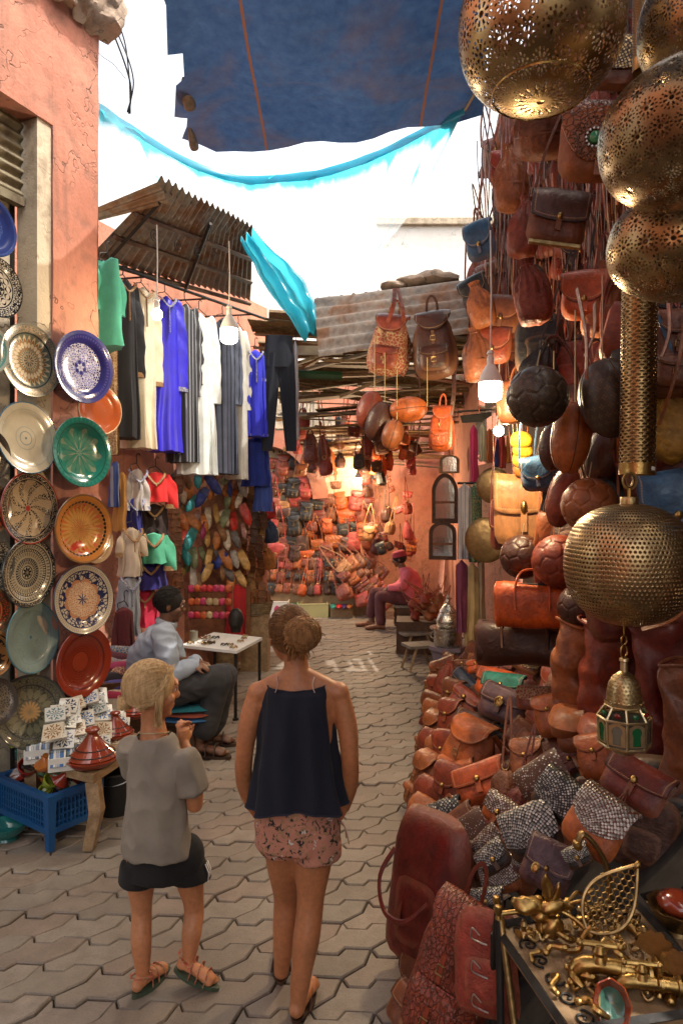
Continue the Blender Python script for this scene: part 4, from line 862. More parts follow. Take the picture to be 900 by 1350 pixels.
# ---------------------------------------------------------------- man's table, basket, jewellery
def man_table():
    A = P(240, 852, 5.95); zt = A.z
    pl = [ray_plane(x, y, (0, 0, zt), (0, 0, 1)) for x, y in ((238, 852), (312, 860), (346, 842), (282, 835))]
    c = sum(pl, Vector())/4; t = thing('jewellery_table', 'low white topped table with black legs beside the seated man', 'table', (c.x, c.y, 0)); inv = T(-c.x, -c.y, 0)
    mb = MB(); top = [p+Vector((0, 0, .012)) for p in pl]; bot = [p-Vector((0, 0, .012)) for p in pl]; mb.loft([bot, top]); mb.build('top', 'white_plastic', t, M=inv, smooth=False)
    for p in pl:
        q = p+(c-p)*.08; mb = MB(); mb.tube([(q.x, q.y, .0), (q.x, q.y, zt-.012)], .014, 6); mb.tube([(q.x, q.y, .0), (q.x, q.y, .02)], .024, 8); mb.build('leg', 'iron', t, M=inv)
    rnd = random.Random(4)
    for k in range(22):
        u, v = rnd.random()*.9+.05, rnd.random()*.85+.08; q = pl[0].lerp(pl[1], u).lerp(pl[3].lerp(pl[2], u), v)
        mb = MB(); r = rnd.uniform(.02, .035)
        ring = [(r*math.cos(a), r*math.sin(a), .008+.012*abs(math.sin(a*2))) for a in [i*2*PI/18 for i in range(19)]]
        mb.tube(ring, .005, 6); o = mb.build('bracelet', rnd.choice(['iron', 'silver', 'brass_old', 'wood_red'])); o.location = q+Vector((0, 0, .0125))
        tag(o, 'small dark bracelet lying on the white table top', 'bracelet', 'bracelets spread on the white table')
    mb = MB(); mb.lathe([(.0, 0), (.035, 0), (.037, .09), (.035, .092), (.033, .09), (.03, .01), (0, .01)], 20); q = pl[0].lerp(pl[3], .3)+(pl[1]-pl[0])*.05; o = mb.build('glass_cup', 'glass_clear'); o.location = q+Vector((0, 0, .013)); tag(o, 'dark drinking glass at the near corner of the white table', 'glass')
    # tiered stand with red trinkets
    b = P(278, 838, 6.75); b.z = zt; t = thing('trinket_rack', 'small tiered rack hung with red and pink purses', 'rack', b)
    for k in range(3):
        mb = MB(); mb.box((0, 0, .12+k*.13), (.42, .03, .012)); mb.build('shelf', 'wood_red', t, smooth=False)
    for dx in (-.21, .21):
        mb = MB(); mb.box((dx, .0, .22), (.016, .03, .44)); mb.build('upright', 'wood_red', t, smooth=False)
    for k in range(21):
        r, c_ = k//7, k % 7; mb = MB(); mb.pillow(.07, .075, .05, 1, 2.4, seed=k, amp=.006)
        o = mb.build('coin_purse', 'leather'); o.location = b+Vector((-.18+c_*.06, -.05, .16+r*.13)); o.rotation_euler = (0, rnd.uniform(-.3, .3), rnd.uniform(-.4, .4))
        ci = rnd.choice([((.5, .015, .03), 'red'), ((.5, .03, .12), 'pink'), ((.5, .09, .02), 'orange'), ((.5, .38, .2), 'gold')]); o.color = c4(ci[0])
        tag(o, f'{ci[1]} coin purse on the tiered rack behind the white table', 'purse', f'{ci[1]} coin purses on the tiered rack')
    mb = MB(); mb.ell((0, 0, .12), (.075, .085, .11), 16); mb.tube([(0, 0, 0), (0, 0, .05)], .05, 10); o = mb.build('display_stand', 'iron'); o.location = P(311, 838, 6.6); o.location.z = zt+.012; tag(o, 'black head shaped stand on the white table', 'display stand')
    # wicker baskets
    for (x, y, Y, r, h, lab, nm) in [(300, 886, 7.3, .13, .3, 'round wicker basket standing under the white table', 'wicker_basket'), (337, 812, 7.6, .2, .14, 'shallow wooden tray of leather rolls by the post rack', 'wooden_tray')]:
        q = P(x, y, Y); q.z = 0 if 'under' in lab else .62; t = thing(nm, lab, 'basket', q); mb = MB()
        mb.lathe([(0, .0), (r*.8, 0)]+[(r*(.82+.18*i/12)+.004*(-1)**i, h*i/12) for i in range(13)]+[(r*.93, h), (r*.75, .02), (0, .02)], 40); mb.build('body', 'reed', t)
        if 'tray' in nm:
            mb = MB(); mb.box((0, .0, -.31), (.3, .26, .62)); o = mb.build('stand', 'wood_pale', t, smooth=False)
            for k in range(7):
                mb = MB(); mb.tube([(0, 0, 0), (0, 0, .15)], .03, 10); o = mb.build('leather_roll', 'leather', None, rnd.choice([(.35, .1, .03), (.2, .07, .03), (.45, .15, .05)])); o.location = q+Vector((-.13+.045*k, -.02+.05*(k % 2), .1)); tag(o, 'rolled leather belt standing in the shallow tray', 'belt', 'leather rolls in the tray')
man_table()

# ---------------------------------------------------------------- tiles, tagines, crate and pots
for k, (a, b) in enumerate([((.55, .52, .46), (.02, .03, .06)), ((.6, .57, .5), (.04, .12, .3)), ((.5, .5, .47), (.1, .16, .18)), ((.55, .48, .36), (.25, .12, .04))]):
    g = G(f'tile_{k}'); x, y, z = g.sep(g.co()); x = g.M('ADD', x, 0); th = g.M('ARCTAN2', y, x); r = g.M('MULTIPLY', g.M('SQRT', g.M('ADD', g.M('MULTIPLY', x, x), g.M('MULTIPLY', y, y))), 20.0)
    s1 = g.M('GREATER_THAN', g.M('SINE', g.M('ADD', g.M('MULTIPLY', g.M('SINE', g.M('MULTIPLY', th, 8.)), 2.2), g.M('MULTIPLY', r, 9.))), .1)
    f = g.M('MULTIPLY', s1, g.M('LESS_THAN', r, .92)); MAT[f'tile_{k}'] = g.end(g.p(g.mix(f, a, b), .2, 0, None, Coat_Weight=.4))
def pottery_bench():
    zt = .39
    pl = [ray_plane(x, y, (0, 0, zt), (0, 0, 1)) for x, y in ((34, 1000), (123, 1022), (200, 972), (135, 955))]
    c = sum(pl, Vector())/4; t = thing('wooden_bench', 'rough pale wooden bench carrying tiles and tagines', 'bench', (c.x, c.y, 0)); inv = T(-c.x, -c.y, 0)
    mb = MB(); mb.loft([[p-Vector((0, 0, .045)) for p in pl], pl]); mb.build('seat', 'wood_pale', t, M=inv, smooth=False)
    for k, p in enumerate(pl):
        q = p+(c-p)*.10; f = q+(q-c)*.05; mb = MB(); w = .032
        mb.loft([[Vector((x+dx*w*(1-.2*(i == 0)), y+dy*w, z)) for dx, dy in ((-1, -1), (1, -1), (1, 1), (-1, 1))] for i, (x, y, z) in enumerate([(f.x-.02, f.y, 0), (f.x+.02, f.y, .2), (q.x, q.y, zt-.045)])]); mb.build('leg', 'wood_pale', t, M=inv, smooth=False)
    rnd = random.Random(8); n = 0
    def tile(px, py, z, s=.1, tilt=None, kind=None, lab=None):
        nonlocal n
        q = ray_plane(px, py, W(0, 0, .10+max(0, py-915)/90*.26), WN); mb = MB(); k = kind if kind is not None else n % 4; mb.box((0, 0, 0), (s, s, .012)); bm = bmesh.new()
        o = mb.build('ceramic_tile', f'tile_{k}', smooth=False); o.location = q; o.rotation_euler = tilt or (R(rnd.uniform(22, 48)), R(rnd.uniform(-12, 12)), rnd.uniform(.1, .9)); n += 1
        tag(o, lab or 'patterned ceramic tile lying among the others on the bench', 'tile', None if lab else 'patterned tiles scattered on the bench')
    for (px, py, dz) in [(95, 935, .1), (112, 948, .1), (128, 930, .13), (100, 960, .09), (150, 945, .1), (118, 920, .16), (88, 950, .1), (140, 960, .06), (80, 938, .12), (105, 975, .05), (122, 985, .03), (70, 965, .06), (85, 975, .05)]:
        tile(px, py, zt+dz, .105)
    mb = MB(); cs = [ray_plane(x, y, W(0, 0, .10+max(0, y-915)/90*.26), WN)+Vector((-.03, .06, -.045)) for x, y in ((66, 985), (172, 968), (165, 915), (76, 915))]; mb.loft([[p-Vector((0, 0, .02)) for p in cs], cs]); tag(mb.build('tile_board', 'wood_grey', smooth=False), 'sloping wooden board on the bench that the tiles lie on', 'board')
    for k in range(12): tile(72+rnd.random()*92, 922+rnd.random()*58, zt, .105)
    tile(128, 917, zt+.18, .12, (R(35), R(8), .5), 0, 'white tile with black star pattern highest on the tile heap')
    tile(136, 940, zt+.14, .11, (R(40), R(5), .5), 1, 'pale tile with blue round pattern next to the red tagine')
    tile(92, 935, zt+.15, .11, (R(40), R(5), .4), 2, 'grey flower tile leaning by the olive plate')
    for j, (px, py, lab) in enumerate([(56, 1000, 'left white box packed with patterned tiles'), (88, 1010, 'right white box packed with patterned tiles')]):
        q = ray_plane(px, py, (0, 0, zt), (0, 0, 1)); t2 = thing('tile_box', lab, 'box', T(*q) @ RZ(.35)); mb = MB()
        for (a, b_, sx, sy) in ((0, -.07, .17, .006), (0, .07, .17, .006), (-.085, 0, .006, .134), (.085, 0, .006, .134)): mb.box((a, b_, .035), (sx, sy, .07))
        mb.box((0, 0, .003), (.16, .13, .006)); mb.build('tray', 'card_white', t2, smooth=False)
        for k in range(12):
            mb = MB(); mb.box((0, 0, 0), (.075, .008, .075)); o = mb.build('ceramic_tile', f'tile_{(k+j) % 3}', smooth=False); o.matrix_world = t2.matrix_world @ T(-.045+.08*(k % 2)+.006, -.055+.01*k, .055) @ RX(R(-40)); tag(o, f'small tile standing in the {"left" if j == 0 else "right"} white box', 'tile', f'tiles in the {"left" if j == 0 else "right"} white box')
    def tagine(px, py, s, lab, z=zt):
        q = ray_plane(px, py, (0, 0, z), (0, 0, 1)); t = thing('tagine', lab, 'tagine', T(*q) @ S(s, s, s*.84))
        mb = MB(); mb.lathe([(0, 0), (.085, 0), (.105, .012), (.122, .035), (.125, .045), (.115, .047), (0, .047)], 40); mb.build('dish', 'terracotta_glaze', t)
        mb = MB(); mb.lathe([(.112, .048), (.116, .055), (.105, .07), (.075, .10), (.048, .135), (.030, .165), (.024, .178), (.026, .186), (.034, .195), (.034, .205), (.026, .212), (.016, .205), (0, .203)], 40); l = mb.build('lid', 'terracotta_glaze', t)
        for zz, rr in ((.10, .0765), (.072, .104)):
            mb = MB(); mb.lathe([(rr, zz-.003), (rr+.003, zz), (rr-.002, zz+.003)], 36); mb.build('painted_band', 'iron', l)
        return t
    tagine(122, 1008, 1.12, 'large glossy red tagine at the front of the bench', zt); tagine(152, 973, .9, 'smaller red tagine behind the girl on the bench'); tagine(178, 945, .95, 'third red tagine furthest back near the seated man')
    # textile heap behind, at the foot of the red plate
    cs = [(.3, .02, .06), (.45, .4, .35), (.06, .05, .2), (.35, .02, .2), (.02, .015, .02), (.2, .05, .04), (.4, .05, .12), (.3, .25, .3), (.1, .02, .03), (.03, .1, .2)]
    cn = ['crimson', 'pale grey', 'indigo', 'magenta', 'black', 'rust', 'pink', 'lilac', 'maroon', 'teal']
    for k in range(10):
        px, py = 165+rnd.uniform(-18, 14), 925-k*7; q = P(px, py, 4.75+.04*k); mb = MB()
        mb.pillow(.36, .2, .10, 1, 3, seed=k, amp=.02); o = mb.build('folded_textile', 'kilim' if k % 2 else 'fabric', None, cs[k]); o.matrix_world = T(*q) @ RZ(rnd.uniform(-.4, .4)) @ RX(R(rnd.uniform(40, 80)))
        tag(o, f'{cn[k]} patterned folded textile in the heap beside the red plate', 'textile', 'folded textiles heaped by the red plate')
    mb = MB(); mb.box((0, 0, .28), (.7, .5, .56)); o = mb.build('textile_chest', 'wood_dark', smooth=False); o.matrix_world = T(-1.62, 5.0, 0) @ RZ(.5); tag(o, 'dark wooden chest under the textile heap', 'chest')
    # black bucket under the bench
    q = ray_plane(152, 1070, (0, 0, 0), (0, 0, 1)); t = thing('bucket', 'black plastic bucket on the ground behind the bench leg', 'bucket', q)
    mb = MB(); mb.lathe([(0, 0), (.09, 0), (.12, .24), (.128, .245), (.122, .255), (.112, .245), (.085, .015), (0, .015)], 32); mb.build('body', 'black_rubber', t)
    mb = MB(); mb.tube([(.122*math.cos(a), -.02-.09*math.sin(a), .24-.05*math.sin(a)) for a in [i*PI/14 for i in range(15)]], .004, 5); mb.build('handle', 'steel', t)
pottery_bench()
def crate():
    q = ray_plane(60, 1090, (0, 0, 0), (0, 0, 1)); M = T(-1.62, 3.78, 0) @ RZ(-.61)
    t = thing('plastic_crate', 'blue plastic crate full of little painted pots', 'crate', M); Lx, Ly, z0, z1 = .50, .30, .10, .27
    mb = MB(); mb.box((0, 0, z0), (Lx-.02, Ly-.02, .012)); mb.build('floor', 'plastic', t, (.01, .075, .22), smooth=False)
    for s in (-1, 1):
        mb = MB(); n = 20
        for i in range(n+1): mb.box((-Lx/2+.01+(Lx-.02)*i/n, s*(Ly/2-.008), (z0+z1)/2), (.008, .012, z1-z0))
        for z in (.135, .17, .205, .24): mb.box((0, s*(Ly/2-.008), z), (Lx-.024, .006, .009))
        mb.box((0, s*(Ly/2-.004), z1), (Lx+.02, .03, .03)); mb.box((0, s*(Ly/2-.004), z0), (Lx, .022, .03)); mb.build('side', 'plastic', t, (.01, .075, .22), smooth=False)
        mb = MB(); n = 12
        for i in range(1, n): mb.box((s*(Lx/2-.006), -Ly/2+.01+(Ly-.02)*i/n, (z0+z1)/2), (.012, .008, z1-z0))
        for z in (.135, .17, .205, .24): mb.box((s*(Lx/2-.006), 0, z), (.006, Ly-.026, .009))
        mb.box((s*(Lx/2), 0, z1+.002), (.03, Ly-.034, .034)); mb.box((s*(Lx/2), 0, z0+.002), (.022, Ly-.03, .03)); mb.build('side', 'plastic', t, (.01, .075, .22), smooth=False)
        for s2 in (-1, 1):
            mb = MB(); mb.loft([[Vector((s*(Lx/2-.008)+dx*w, s2*(Ly/2-.008)+dy*w, z)) for dx, dy in ((-1, -1), (1, -1), (1, 1), (-1, 1))] for z, w in ((0, .016), (.15, .02), (.287, .024))]); mb.build('leg', 'plastic', t, (.01, .08, .24), smooth=False)
    rnd = random.Random(31)
    def pot(k):
        s = rnd.uniform(.038, .058); mb = MB(); ty = k % 4
        if ty == 0: pr = [(0, 0), (s*.7, 0), (s*1.05, s*.5), (s*1.1, s*.9), (s*.85, s*1.35), (s*.8, s*1.45), (s*.9, s*1.5), (s*.7, s*1.48), (s*.9, s*.8), (0, s*.2)]
        elif ty == 1: pr = [(0, 0), (s*.5, 0), (s*1.1, s*.7), (s*1.15, s*.75), (s*1.05, s*.75), (s*.4, s*.15), (0, s*.12)]
        elif ty == 2: pr = [(0, 0), (s*.9, 0), (s*1.1, s*.3), (s*.5, s*.9), (s*.25, s*1.4), (s*.3, s*1.6), (0, s*1.62)]
        else: pr = [(0, 0), (s*.6, 0), (s*.75, s*.2), (s*1., s*1.), (s*1.02, s*1.2), (s*.9, s*1.2), (s*.7, s*.3), (0, s*.2)]
        return mb.lathe(pr, 28), s
    cols = [((.5, .42, .28), 'cream'), ((.3, .35, .04), 'lime'), ((.4, .12, .02), 'orange'), ((.28, .03, .015), 'red'), ((.02, .13, .1), 'teal'), ((.45, .3, .08), 'yellow'), ((.04, .1, .05), 'green'), ((.06, .05, .05), 'dark'), ((.45, .4, .38), 'white')]
    for k in range(52):
        mb, s = pot(k); c, cn = cols[rnd.randrange(len(cols))]
        lay = k//17; x, y = rnd.uniform(-Lx/2+.06, Lx/2-.06), rnd.uniform(-Ly/2+.06, Ly/2-.06)
        o = mb.build('little_pot', 'glaze', None, c); mb2 = MB()
        for f in (.45, .8): mb2.lathe([(s*1.06, s*f), (s*1.105, s*f+.004), (s*1.06, s*f+.008)], 24)
        if k % 4 in (0,): mb2.build('painted_band', 'terracotta_glaze' if k % 3 else 'iron', o)
        o.matrix_world = M @ T(x, y, z0+.125+.06*lay+rnd.uniform(0, .03)) @ RX(rnd.uniform(-.9, .6)) @ RY(rnd.uniform(-.8, .8))
        tag(o, f'little {cn} glazed pot jumbled in the blue crate', 'pot', f'{cn} pots in the blue crate')
    # pots standing on the ground and beside the door
    for k, (px, py, Y, sc, c, lab) in enumerate([(10, 1105, None, 2.0, (.02, .16, .15), 'teal glazed bowl standing alone on the paving'), (8, 985, 4.2, 2.3, (.02, .1, .08), 'dark green jar behind the blue crate'), (28, 1000, 4.2, 1.6, (.02, .12, .1), 'small green lidded jar behind the blue crate'), (4, 1030, 4.0, 2.2, (.02, .08, .07), 'squat dark green pot at the frame edge behind the crate')]):
        q = ray_plane(px, py, (0, 0, 0), (0, 0, 1)) if Y is None else P(px, py, Y); mb = MB(); s = .05*sc
        if k == 0: mb.lathe([(0, 0), (s*.6, 0), (s*.55, s*.12), (s*1.0, s*.5), (s*1.1, s*.8), (s*1.0, s*.78), (s*.6, s*.3), (0, s*.25)], 40)
        else: mb.lathe([(0, -.25), (s*.7, -.25), (s*.75, 0), (s*1.0, s*.4), (s*.9, s*.9), (s*.5, s*1.1), (s*.55, s*1.2), (s*.2, s*1.3), (0, s*1.35)], 32)
        o = mb.build('glazed_bowl' if k == 0 else 'glazed_jar', 'glaze', None, c); o.location = q; tag(o, lab, 'bowl' if k == 0 else 'jar')
crate()
# ---------------------------------------------------------------- bag kinds; local front is -y, origin at the middle of the body
BAGS = {}
class Kind:
    def __init__(s, make): s.make = make; s.proto = None
    def get(s):
        if s.proto is None: s.proto = s.make(); return s.proto
        return copy_tree(s.proto)
def sew(f, mat):
    if mat == 'leather': f.uv = f.uvn; return 'leather_flap'
    return mat
def over_flap(w, h, d, frac, rnd_=.3, seed=0, lift=.008, point=0.0):
    mb = MB(); Ld = h*frac
    def fn(u, v):
        x = (u-.5)*w*1.02; e = abs(2*u-1); L = Ld*(1-rnd_*e**3+point*(1-e)-point)
        if v < .18:
            a = v/.18*PI*.5; y = d*.35*math.cos(a)-.0; z = h/2-.012+.02*math.sin(a)
        else:
            k = (v-.18)/.82; z = h/2+.008-L*k; t = (h/2-z)/h
            y = -d/2*max(0, 1-abs(1-2*t)**3)**.5*.98-lift-.004*math.sin(k*PI)
            y *= 1 if k > .02 else .4
            y += .35*d*.5*e**4*(1-.4*k)
        q = mnoise.noise_vector(Vector((x*8, v*3, seed*2.3)))*.006
        return Vector((x*(1-.04*v), y, z))+q
    mb.grid(fn, 14, 16)
    mb.uvn = list(mb.uv)*2; mb.uv = [(v[0], v[2]) for v in mb.v]
    # give it thickness: a second skin just behind
    n = len(mb.v); V2 = [(x, y+.004, z-.001) for x, y, z in mb.v]; f2 = [tuple(i+n for i in f[::-1]) for f in mb.f]
    rim = [i for i in range(15)]; nu, nv = 14, 16; w_ = nv+1
    edge = [i*w_+nv for i in range(nu+1)]; side0 = [j for j in range(w_)]; side1 = [nu*w_+j for j in range(w_)]
    mb.v += V2; mb.f += f2; mb.uv += mb.uv[:n]
    for L in (edge, side0, side1): mb.f += [(L[i], L[i+1], L[i+1]+n, L[i]+n) for i in range(len(L)-1)]
    return mb
def strap_loop(w, h, L, r=.007, seed=0, back=.0):
    mb = MB(); pts = [(-w*.48, back, h*.36), (-w*.40, back, h*.5+L*.3), (-w*.12, back, h*.5+L*.85), (0, back, h*.5+L), (w*.12, back, h*.5+L*.85), (w*.40, back, h*.5+L*.3), (w*.48, back, h*.36)]
    return mb.tube(catmull(pts, 5), r, 6, flat=.35, up=(0, 1, 0))
def flap_bag(w=.24, h=.2, d=.08, frac=.6, rnd_=.3, body='leather', flap='leather', clasp='brass', strap=.45, seed=0, n=4., top=.94, point=0., nm='shoulder_bag', bodycol=None):
    def mk():
        t = thing(nm, 'x', 'bag'); mb = MB(); mb.pillow(w, h, d, top, n, .3, 30, 6, .008, seed); b = mb.build('body', body, t)
        if bodycol: b.color = c4(bodycol); own(b)
        f = over_flap(w, h, d, frac, rnd_, seed, .01, point); f.build('flap', sew(f, flap), t)
        z = h/2-h*frac*(1-point*.0)+.022
        if clasp:
            mb = MB(); m = T(0, -d/2-.018, z) @ RX(PI/2); mb.lathe([(0, .008), (.009, .006), (.014, 0), (.015, -.006), (0, -.008)], 14, m); mb.build('clasp', clasp, t)
            mb = MB(); mb.box((0, -d/2-.010, z-.028), (.026, .007, .05)); mb.build('tab', body, t, ang=30)
        if strap: strap_loop(w, h, strap, .008, seed).build('strap', body, t)
        return t
    return Kind(mk)
def backpack(w=.3, h=.36, d=.15, body='leather', flap='leather', pocket='leather', seed=0, loop=.12, nm='backpack'):
    def mk():
        t = thing(nm, 'x', 'backpack'); mb = MB(); mb.pillow(w, h, d, .78, 3.2, .6, 34, 7, .012, seed); mb.build('body', body, t)
        f = over_flap(w*.74, h*.8, d*.9, .42, .55, seed, .02); f.v = [(x, y, z+h*.10+.02) for x, y, z in f.v]; f.build('flap', sew(f, flap), t)
        mb = MB(); mb.pillow(w*.62, h*.36, .05, .95, 3.5, .2, 26, 5, .006, seed+3, T(0, -d*.5-.012, -h*.22)); mb.build('pocket', pocket, t)
        pf = over_flap(w*.6, h*.34, .06, .45, .3, seed+1, .004); pf.v = [(x, y-d*.5-.012, z-h*.2) for x, y, z in pf.v]; pf.build('pocket_flap', sew(pf, flap), t)
        for z in (h*.10, -h*.24):
            mb = MB(); mb.tube([(a*.014, -d*.5-.045+(.012 if z > 0 else -.012), z+b*.012) for a, b in ((-1, -1), (1, -1), (1, 1), (-1, 1), (-1, -1))], .0028, 5); mb.build('buckle', 'brass_old', t); mb = MB(); mb.box((0, -d*.5-.038+(.01 if z > 0 else -.012), z+.005), (.018, .004, .075)); mb.build('closing_strap', body, t, ang=30)
        for s in (-1, 1):
            mb = MB(); mb.tube(catmull([(s*.05, d*.4, h*.42), (s*.11, d*.75, h*.2), (s*.13, d*.75, -h*.15), (s*.11, d*.4, -h*.44)], 5), .017, 6, flat=.2, up=(0, 1, 0)); mb.build('strap', body, t)
        if loop:
            mb = MB(); mb.tube(catmull([(-.035, d*.2, h*.45), (-.03, d*.2, h*.5+loop*.7), (0, d*.2, h*.5+loop), (.03, d*.2, h*.5+loop*.7), (.035, d*.2, h*.45)], 5), .009, 6, flat=.4, up=(0, 1, 0)); mb.build('hanging_loop', body, t)
        return t
    return Kind(mk)
def tote(w=.34, h=.30, d=.13, top=.86, body='leather', seed=0, handle=.2, nm='tote_bag', zipper=False):
    def mk():
        t = thing(nm, 'x', 'bag'); mb = MB(); mb.pillow(w, h, d, top, 4.5, .5, 34, 6, .012, seed); mb.build('body', body, t)
        for y in ((-.03, .03) if handle else ()):
            mb = MB(); mb.tube(catmull([(-w*.24, y-.02, h*.28), (-w*.22, y, h*.5+handle*.5), (-w*.1, y, h*.5+handle*.95), (w*.1, y, h*.5+handle*.95), (w*.22, y, h*.5+handle*.5), (w*.24, y-.02, h*.28)], 5), .009, 6); mb.build('handle', body, t)
        if handle: mb = MB(); mb.tube([(-w*.40*top, 0, h*.495), (w*.40*top, 0, h*.495)], .009, 6); mb.build('zip', 'brass_old' if zipper else 'iron', t) if handle else None
        mb = MB(); mb.pillow(w*.5, h*.4, .02, 1, 5, 0, 24, 4, .004, seed+2, T(0, -d*.5-.004, -h*.12)); mb.build('pocket', body, t)
        return t
    return Kind(mk)
def pouch(w=.2, h=.3, d=.14, body='leather_soft', seed=0, strap=.6, nm='drawstring_bag', fringe=False):
    def mk():
        t = thing(nm, 'x', 'bag'); mb = MB()
        pr = [(0, -h/2), (w*.3, -h/2), (w*.42, -h*.47), (w*.49, -h*.36), (w*.5, -h*.15), (w*.47, 0), (w*.42, h*.12), (w*.34, h*.22), (w*.25, h*.32), (w*.17, h*.40), (w*.15, h*.43), (w*.2, h*.5), (w*.13, h*.47), (0, h*.42)]
        mb.lathe(pr, 40, S(1, d/w, 1), rad=lambda a, i: 1+(.05+.1*(i > 4))*math.sin(a*13+seed+i*.3)*(i > 1)*.9*min(1, i/6)); 
        mb.v = [tuple(Vector(v)+mnoise.noise_vector(Vector(v)*9+Vector((seed, 0, 0)))*.014+mnoise.noise_vector(Vector(v)*24+Vector((0, seed, 0)))*.008) for v in mb.v]; mb.build('body', body, t, ang=80)
        mb = MB(); mb.lathe([(w*.502, -h*.17), (w*.512, -h*.15), (w*.502, -h*.13)], 30, S(1, d/w, 1)); mb.build('seam_band', 'leather', t)
        mb = MB(); mb.lathe([(w*.17, h*.40), (w*.185, h*.415), (w*.17, h*.43)], 24, S(1, d/w, 1)); mb.build('drawstring', 'leather', t)
        if strap:
            mb = MB(); mb.tube(catmull([(-w*.16, 0, h*.4), (-w*.12, 0, h*.5+strap*.5), (0, 0, h*.5+strap), (w*.12, 0, h*.5+strap*.5), (w*.16, 0, h*.4)], 5), .006, 6, flat=.4, up=(0, 1, 0)); mb.build('strap', 'leather', t)
            mb = MB(); mb.tube([(.016*math.cos(a), -w*.1, h*.44+.016*math.sin(a)) for a in [i*2*PI/14 for i in range(15)]], .003, 5); mb.build('ring', 'brass_old', t)
        if fringe:
            mb = MB()
            for i in range(14): x = -w*.4+w*.8*i/13; mb.tube([(x, -d*.45, -h*.35), (x*1.05, -d*.46, -h*.62), (x*1.1+.01*math.sin(i*3), -d*.4, -h*.85)], .004, 4, flat=.4)
            mb.build('fringe', 'leather', t)
        return t
    return Kind(mk)
def duffel(w=.42, h=.26, d=.24, body='leather', nm='duffel_bag', seed=0):
    def mk():
        t = thing(nm, 'x', 'bag'); mb = MB()
        pr = [(0, -w/2), (h*.38, -w/2), (h*.5, -w*.46)]+[(h*.5+.004*math.sin(i), -w*.46+w*.92*i/8) for i in range(1, 8)]+[(h*.5, w*.46), (h*.38, w/2), (0, w/2)]
        mb.lathe(pr, 36, RY(PI/2), rad=lambda a, i: 1/(abs(math.cos(a))**3.2+abs(math.sin(a))**3.2)**(1/3.2)); mb.v = [tuple(Vector((v[0], v[1]*d/h, v[2]))+mnoise.noise_vector(Vector(v)*7+Vector((seed, 0, 0)))*.012) for v in mb.v]; mb.build('body', body, t, ang=60)
        mb = MB(); mb.tube([(-w*.42, -d*.30, h*.46), (w*.42, -d*.30, h*.46)], .008, 6); mb.build('zip', 'iron', t)
        for y in (-d*.42, d*.3):
            mb = MB(); mb.tube(catmull([(-w*.22, y-.03, -h*.1), (-w*.22, y-.012, h*.4), (-w*.12, y, h*.75), (w*.12, y, h*.75), (w*.22, y-.012, h*.4), (w*.22, y-.03, -h*.1)], 5), .011, 6, flat=.6); mb.build('handle', body, t)
        for x in (-w*.44, w*.44):
            mb = MB(); mb.lathe([(h*.495, -.012), (h*.51, 0), (h*.495, .012)], 36, T(x, 0, 0) @ S(1, d/h, 1) @ RY(PI/2), rad=lambda a, i: 1/(abs(math.cos(a))**3.2+abs(math.sin(a))**3.2)**(1/3.2)); mb.build('binding', body, t)
        return t
    return Kind(mk)
KN = {
 'saddle': flap_bag(.24, .22, .08, .72, .45, strap=.5, seed=1), 'saddle2': flap_bag(.2, .26, .09, .5, .3, strap=.4, seed=2, point=.15), 'messenger': flap_bag(.3, .22, .09, .66, .12, strap=.5, seed=3, n=6),
 'tooled': flap_bag(.24, .22, .08, .85, .5, 'leather', 'leather_tooled', 'brass_old', .5, 4), 'studded': flap_bag(.24, .22, .08, .75, .3, 'leather', 'sequin_gold', None, .45, 5),
 'clutch': flap_bag(.26, .15, .06, .6, .12, strap=0, seed=6, n=6, nm='clutch_bag'), 'wallet': flap_bag(.19, .12, .045, .55, .15, strap=0, seed=7, n=6, nm='wallet'),
 'seq_clutch': flap_bag(.24, .2, .06, .86, .16, 'leather', 'sequin_silver', None, 0, 8, 6, nm='sequin_clutch'), 'seq_point': flap_bag(.24, .26, .08, .72, .2, 'leather', 'sequin_silver', None, 0, 9, 5, point=.12, nm='sequin_bag'),
 'seq_wallet': flap_bag(.2, .13, .05, .78, .1, 'leather', 'sequin_silver', 'brass', 0, 10, 6, nm='sequin_wallet'), 'kilim_clutch': flap_bag(.27, .17, .06, .7, .12, 'leather', 'kilim', None, 0, 11, 6, nm='clutch_bag'),
 'gold_clutch': flap_bag(.26, .15, .05, .8, .2, 'leather', 'sequin_gold', None, 0, 12, 5, nm='sequin_clutch'),
 'backpack': backpack(seed=1), 'backpack2': backpack(.28, .33, .16, 'leather_soft', seed=2), 'kilim_pack': backpack(.3, .38, .15, 'kilim', 'leather', 'leather', 3),
 'tooled_pack': backpack(.32, .4, .15, 'leather_tooled', 'leather_tooled', 'leather_tooled', 4),
 'tote': tote(seed=1), 'tote2': tote(.3, .34, .12, .8, 'leather_soft', 2, .26), 'big_tote': tote(.42, .46, .2, .84, 'leather', 5, 0, zipper=False), 'flat_tote': tote(.3, .34, .1, .8, 'leather_soft', 6, 0),
 'h_saddle': flap_bag(.24, .22, .08, .72, .45, strap=0, seed=21), 'h_saddle2': flap_bag(.2, .26, .09, .5, .3, strap=0, seed=22, point=.15), 'h_messenger': flap_bag(.3, .22, .09, .66, .12, strap=0, seed=23, n=6), 'h_pouch': pouch(seed=4, strap=0), 'h_pack': backpack(.28, .33, .16, 'leather_soft', seed=5, loop=0),
 'pouch': pouch(seed=1), 'pouch2': pouch(.17, .36, .12, seed=2, strap=.5, fringe=True), 'small_pouch': pouch(.12, .16, .08, seed=3, strap=.3), 'duffel': duffel(seed=1), 'duffel2': duffel(.36, .24, .2, seed=2),
}
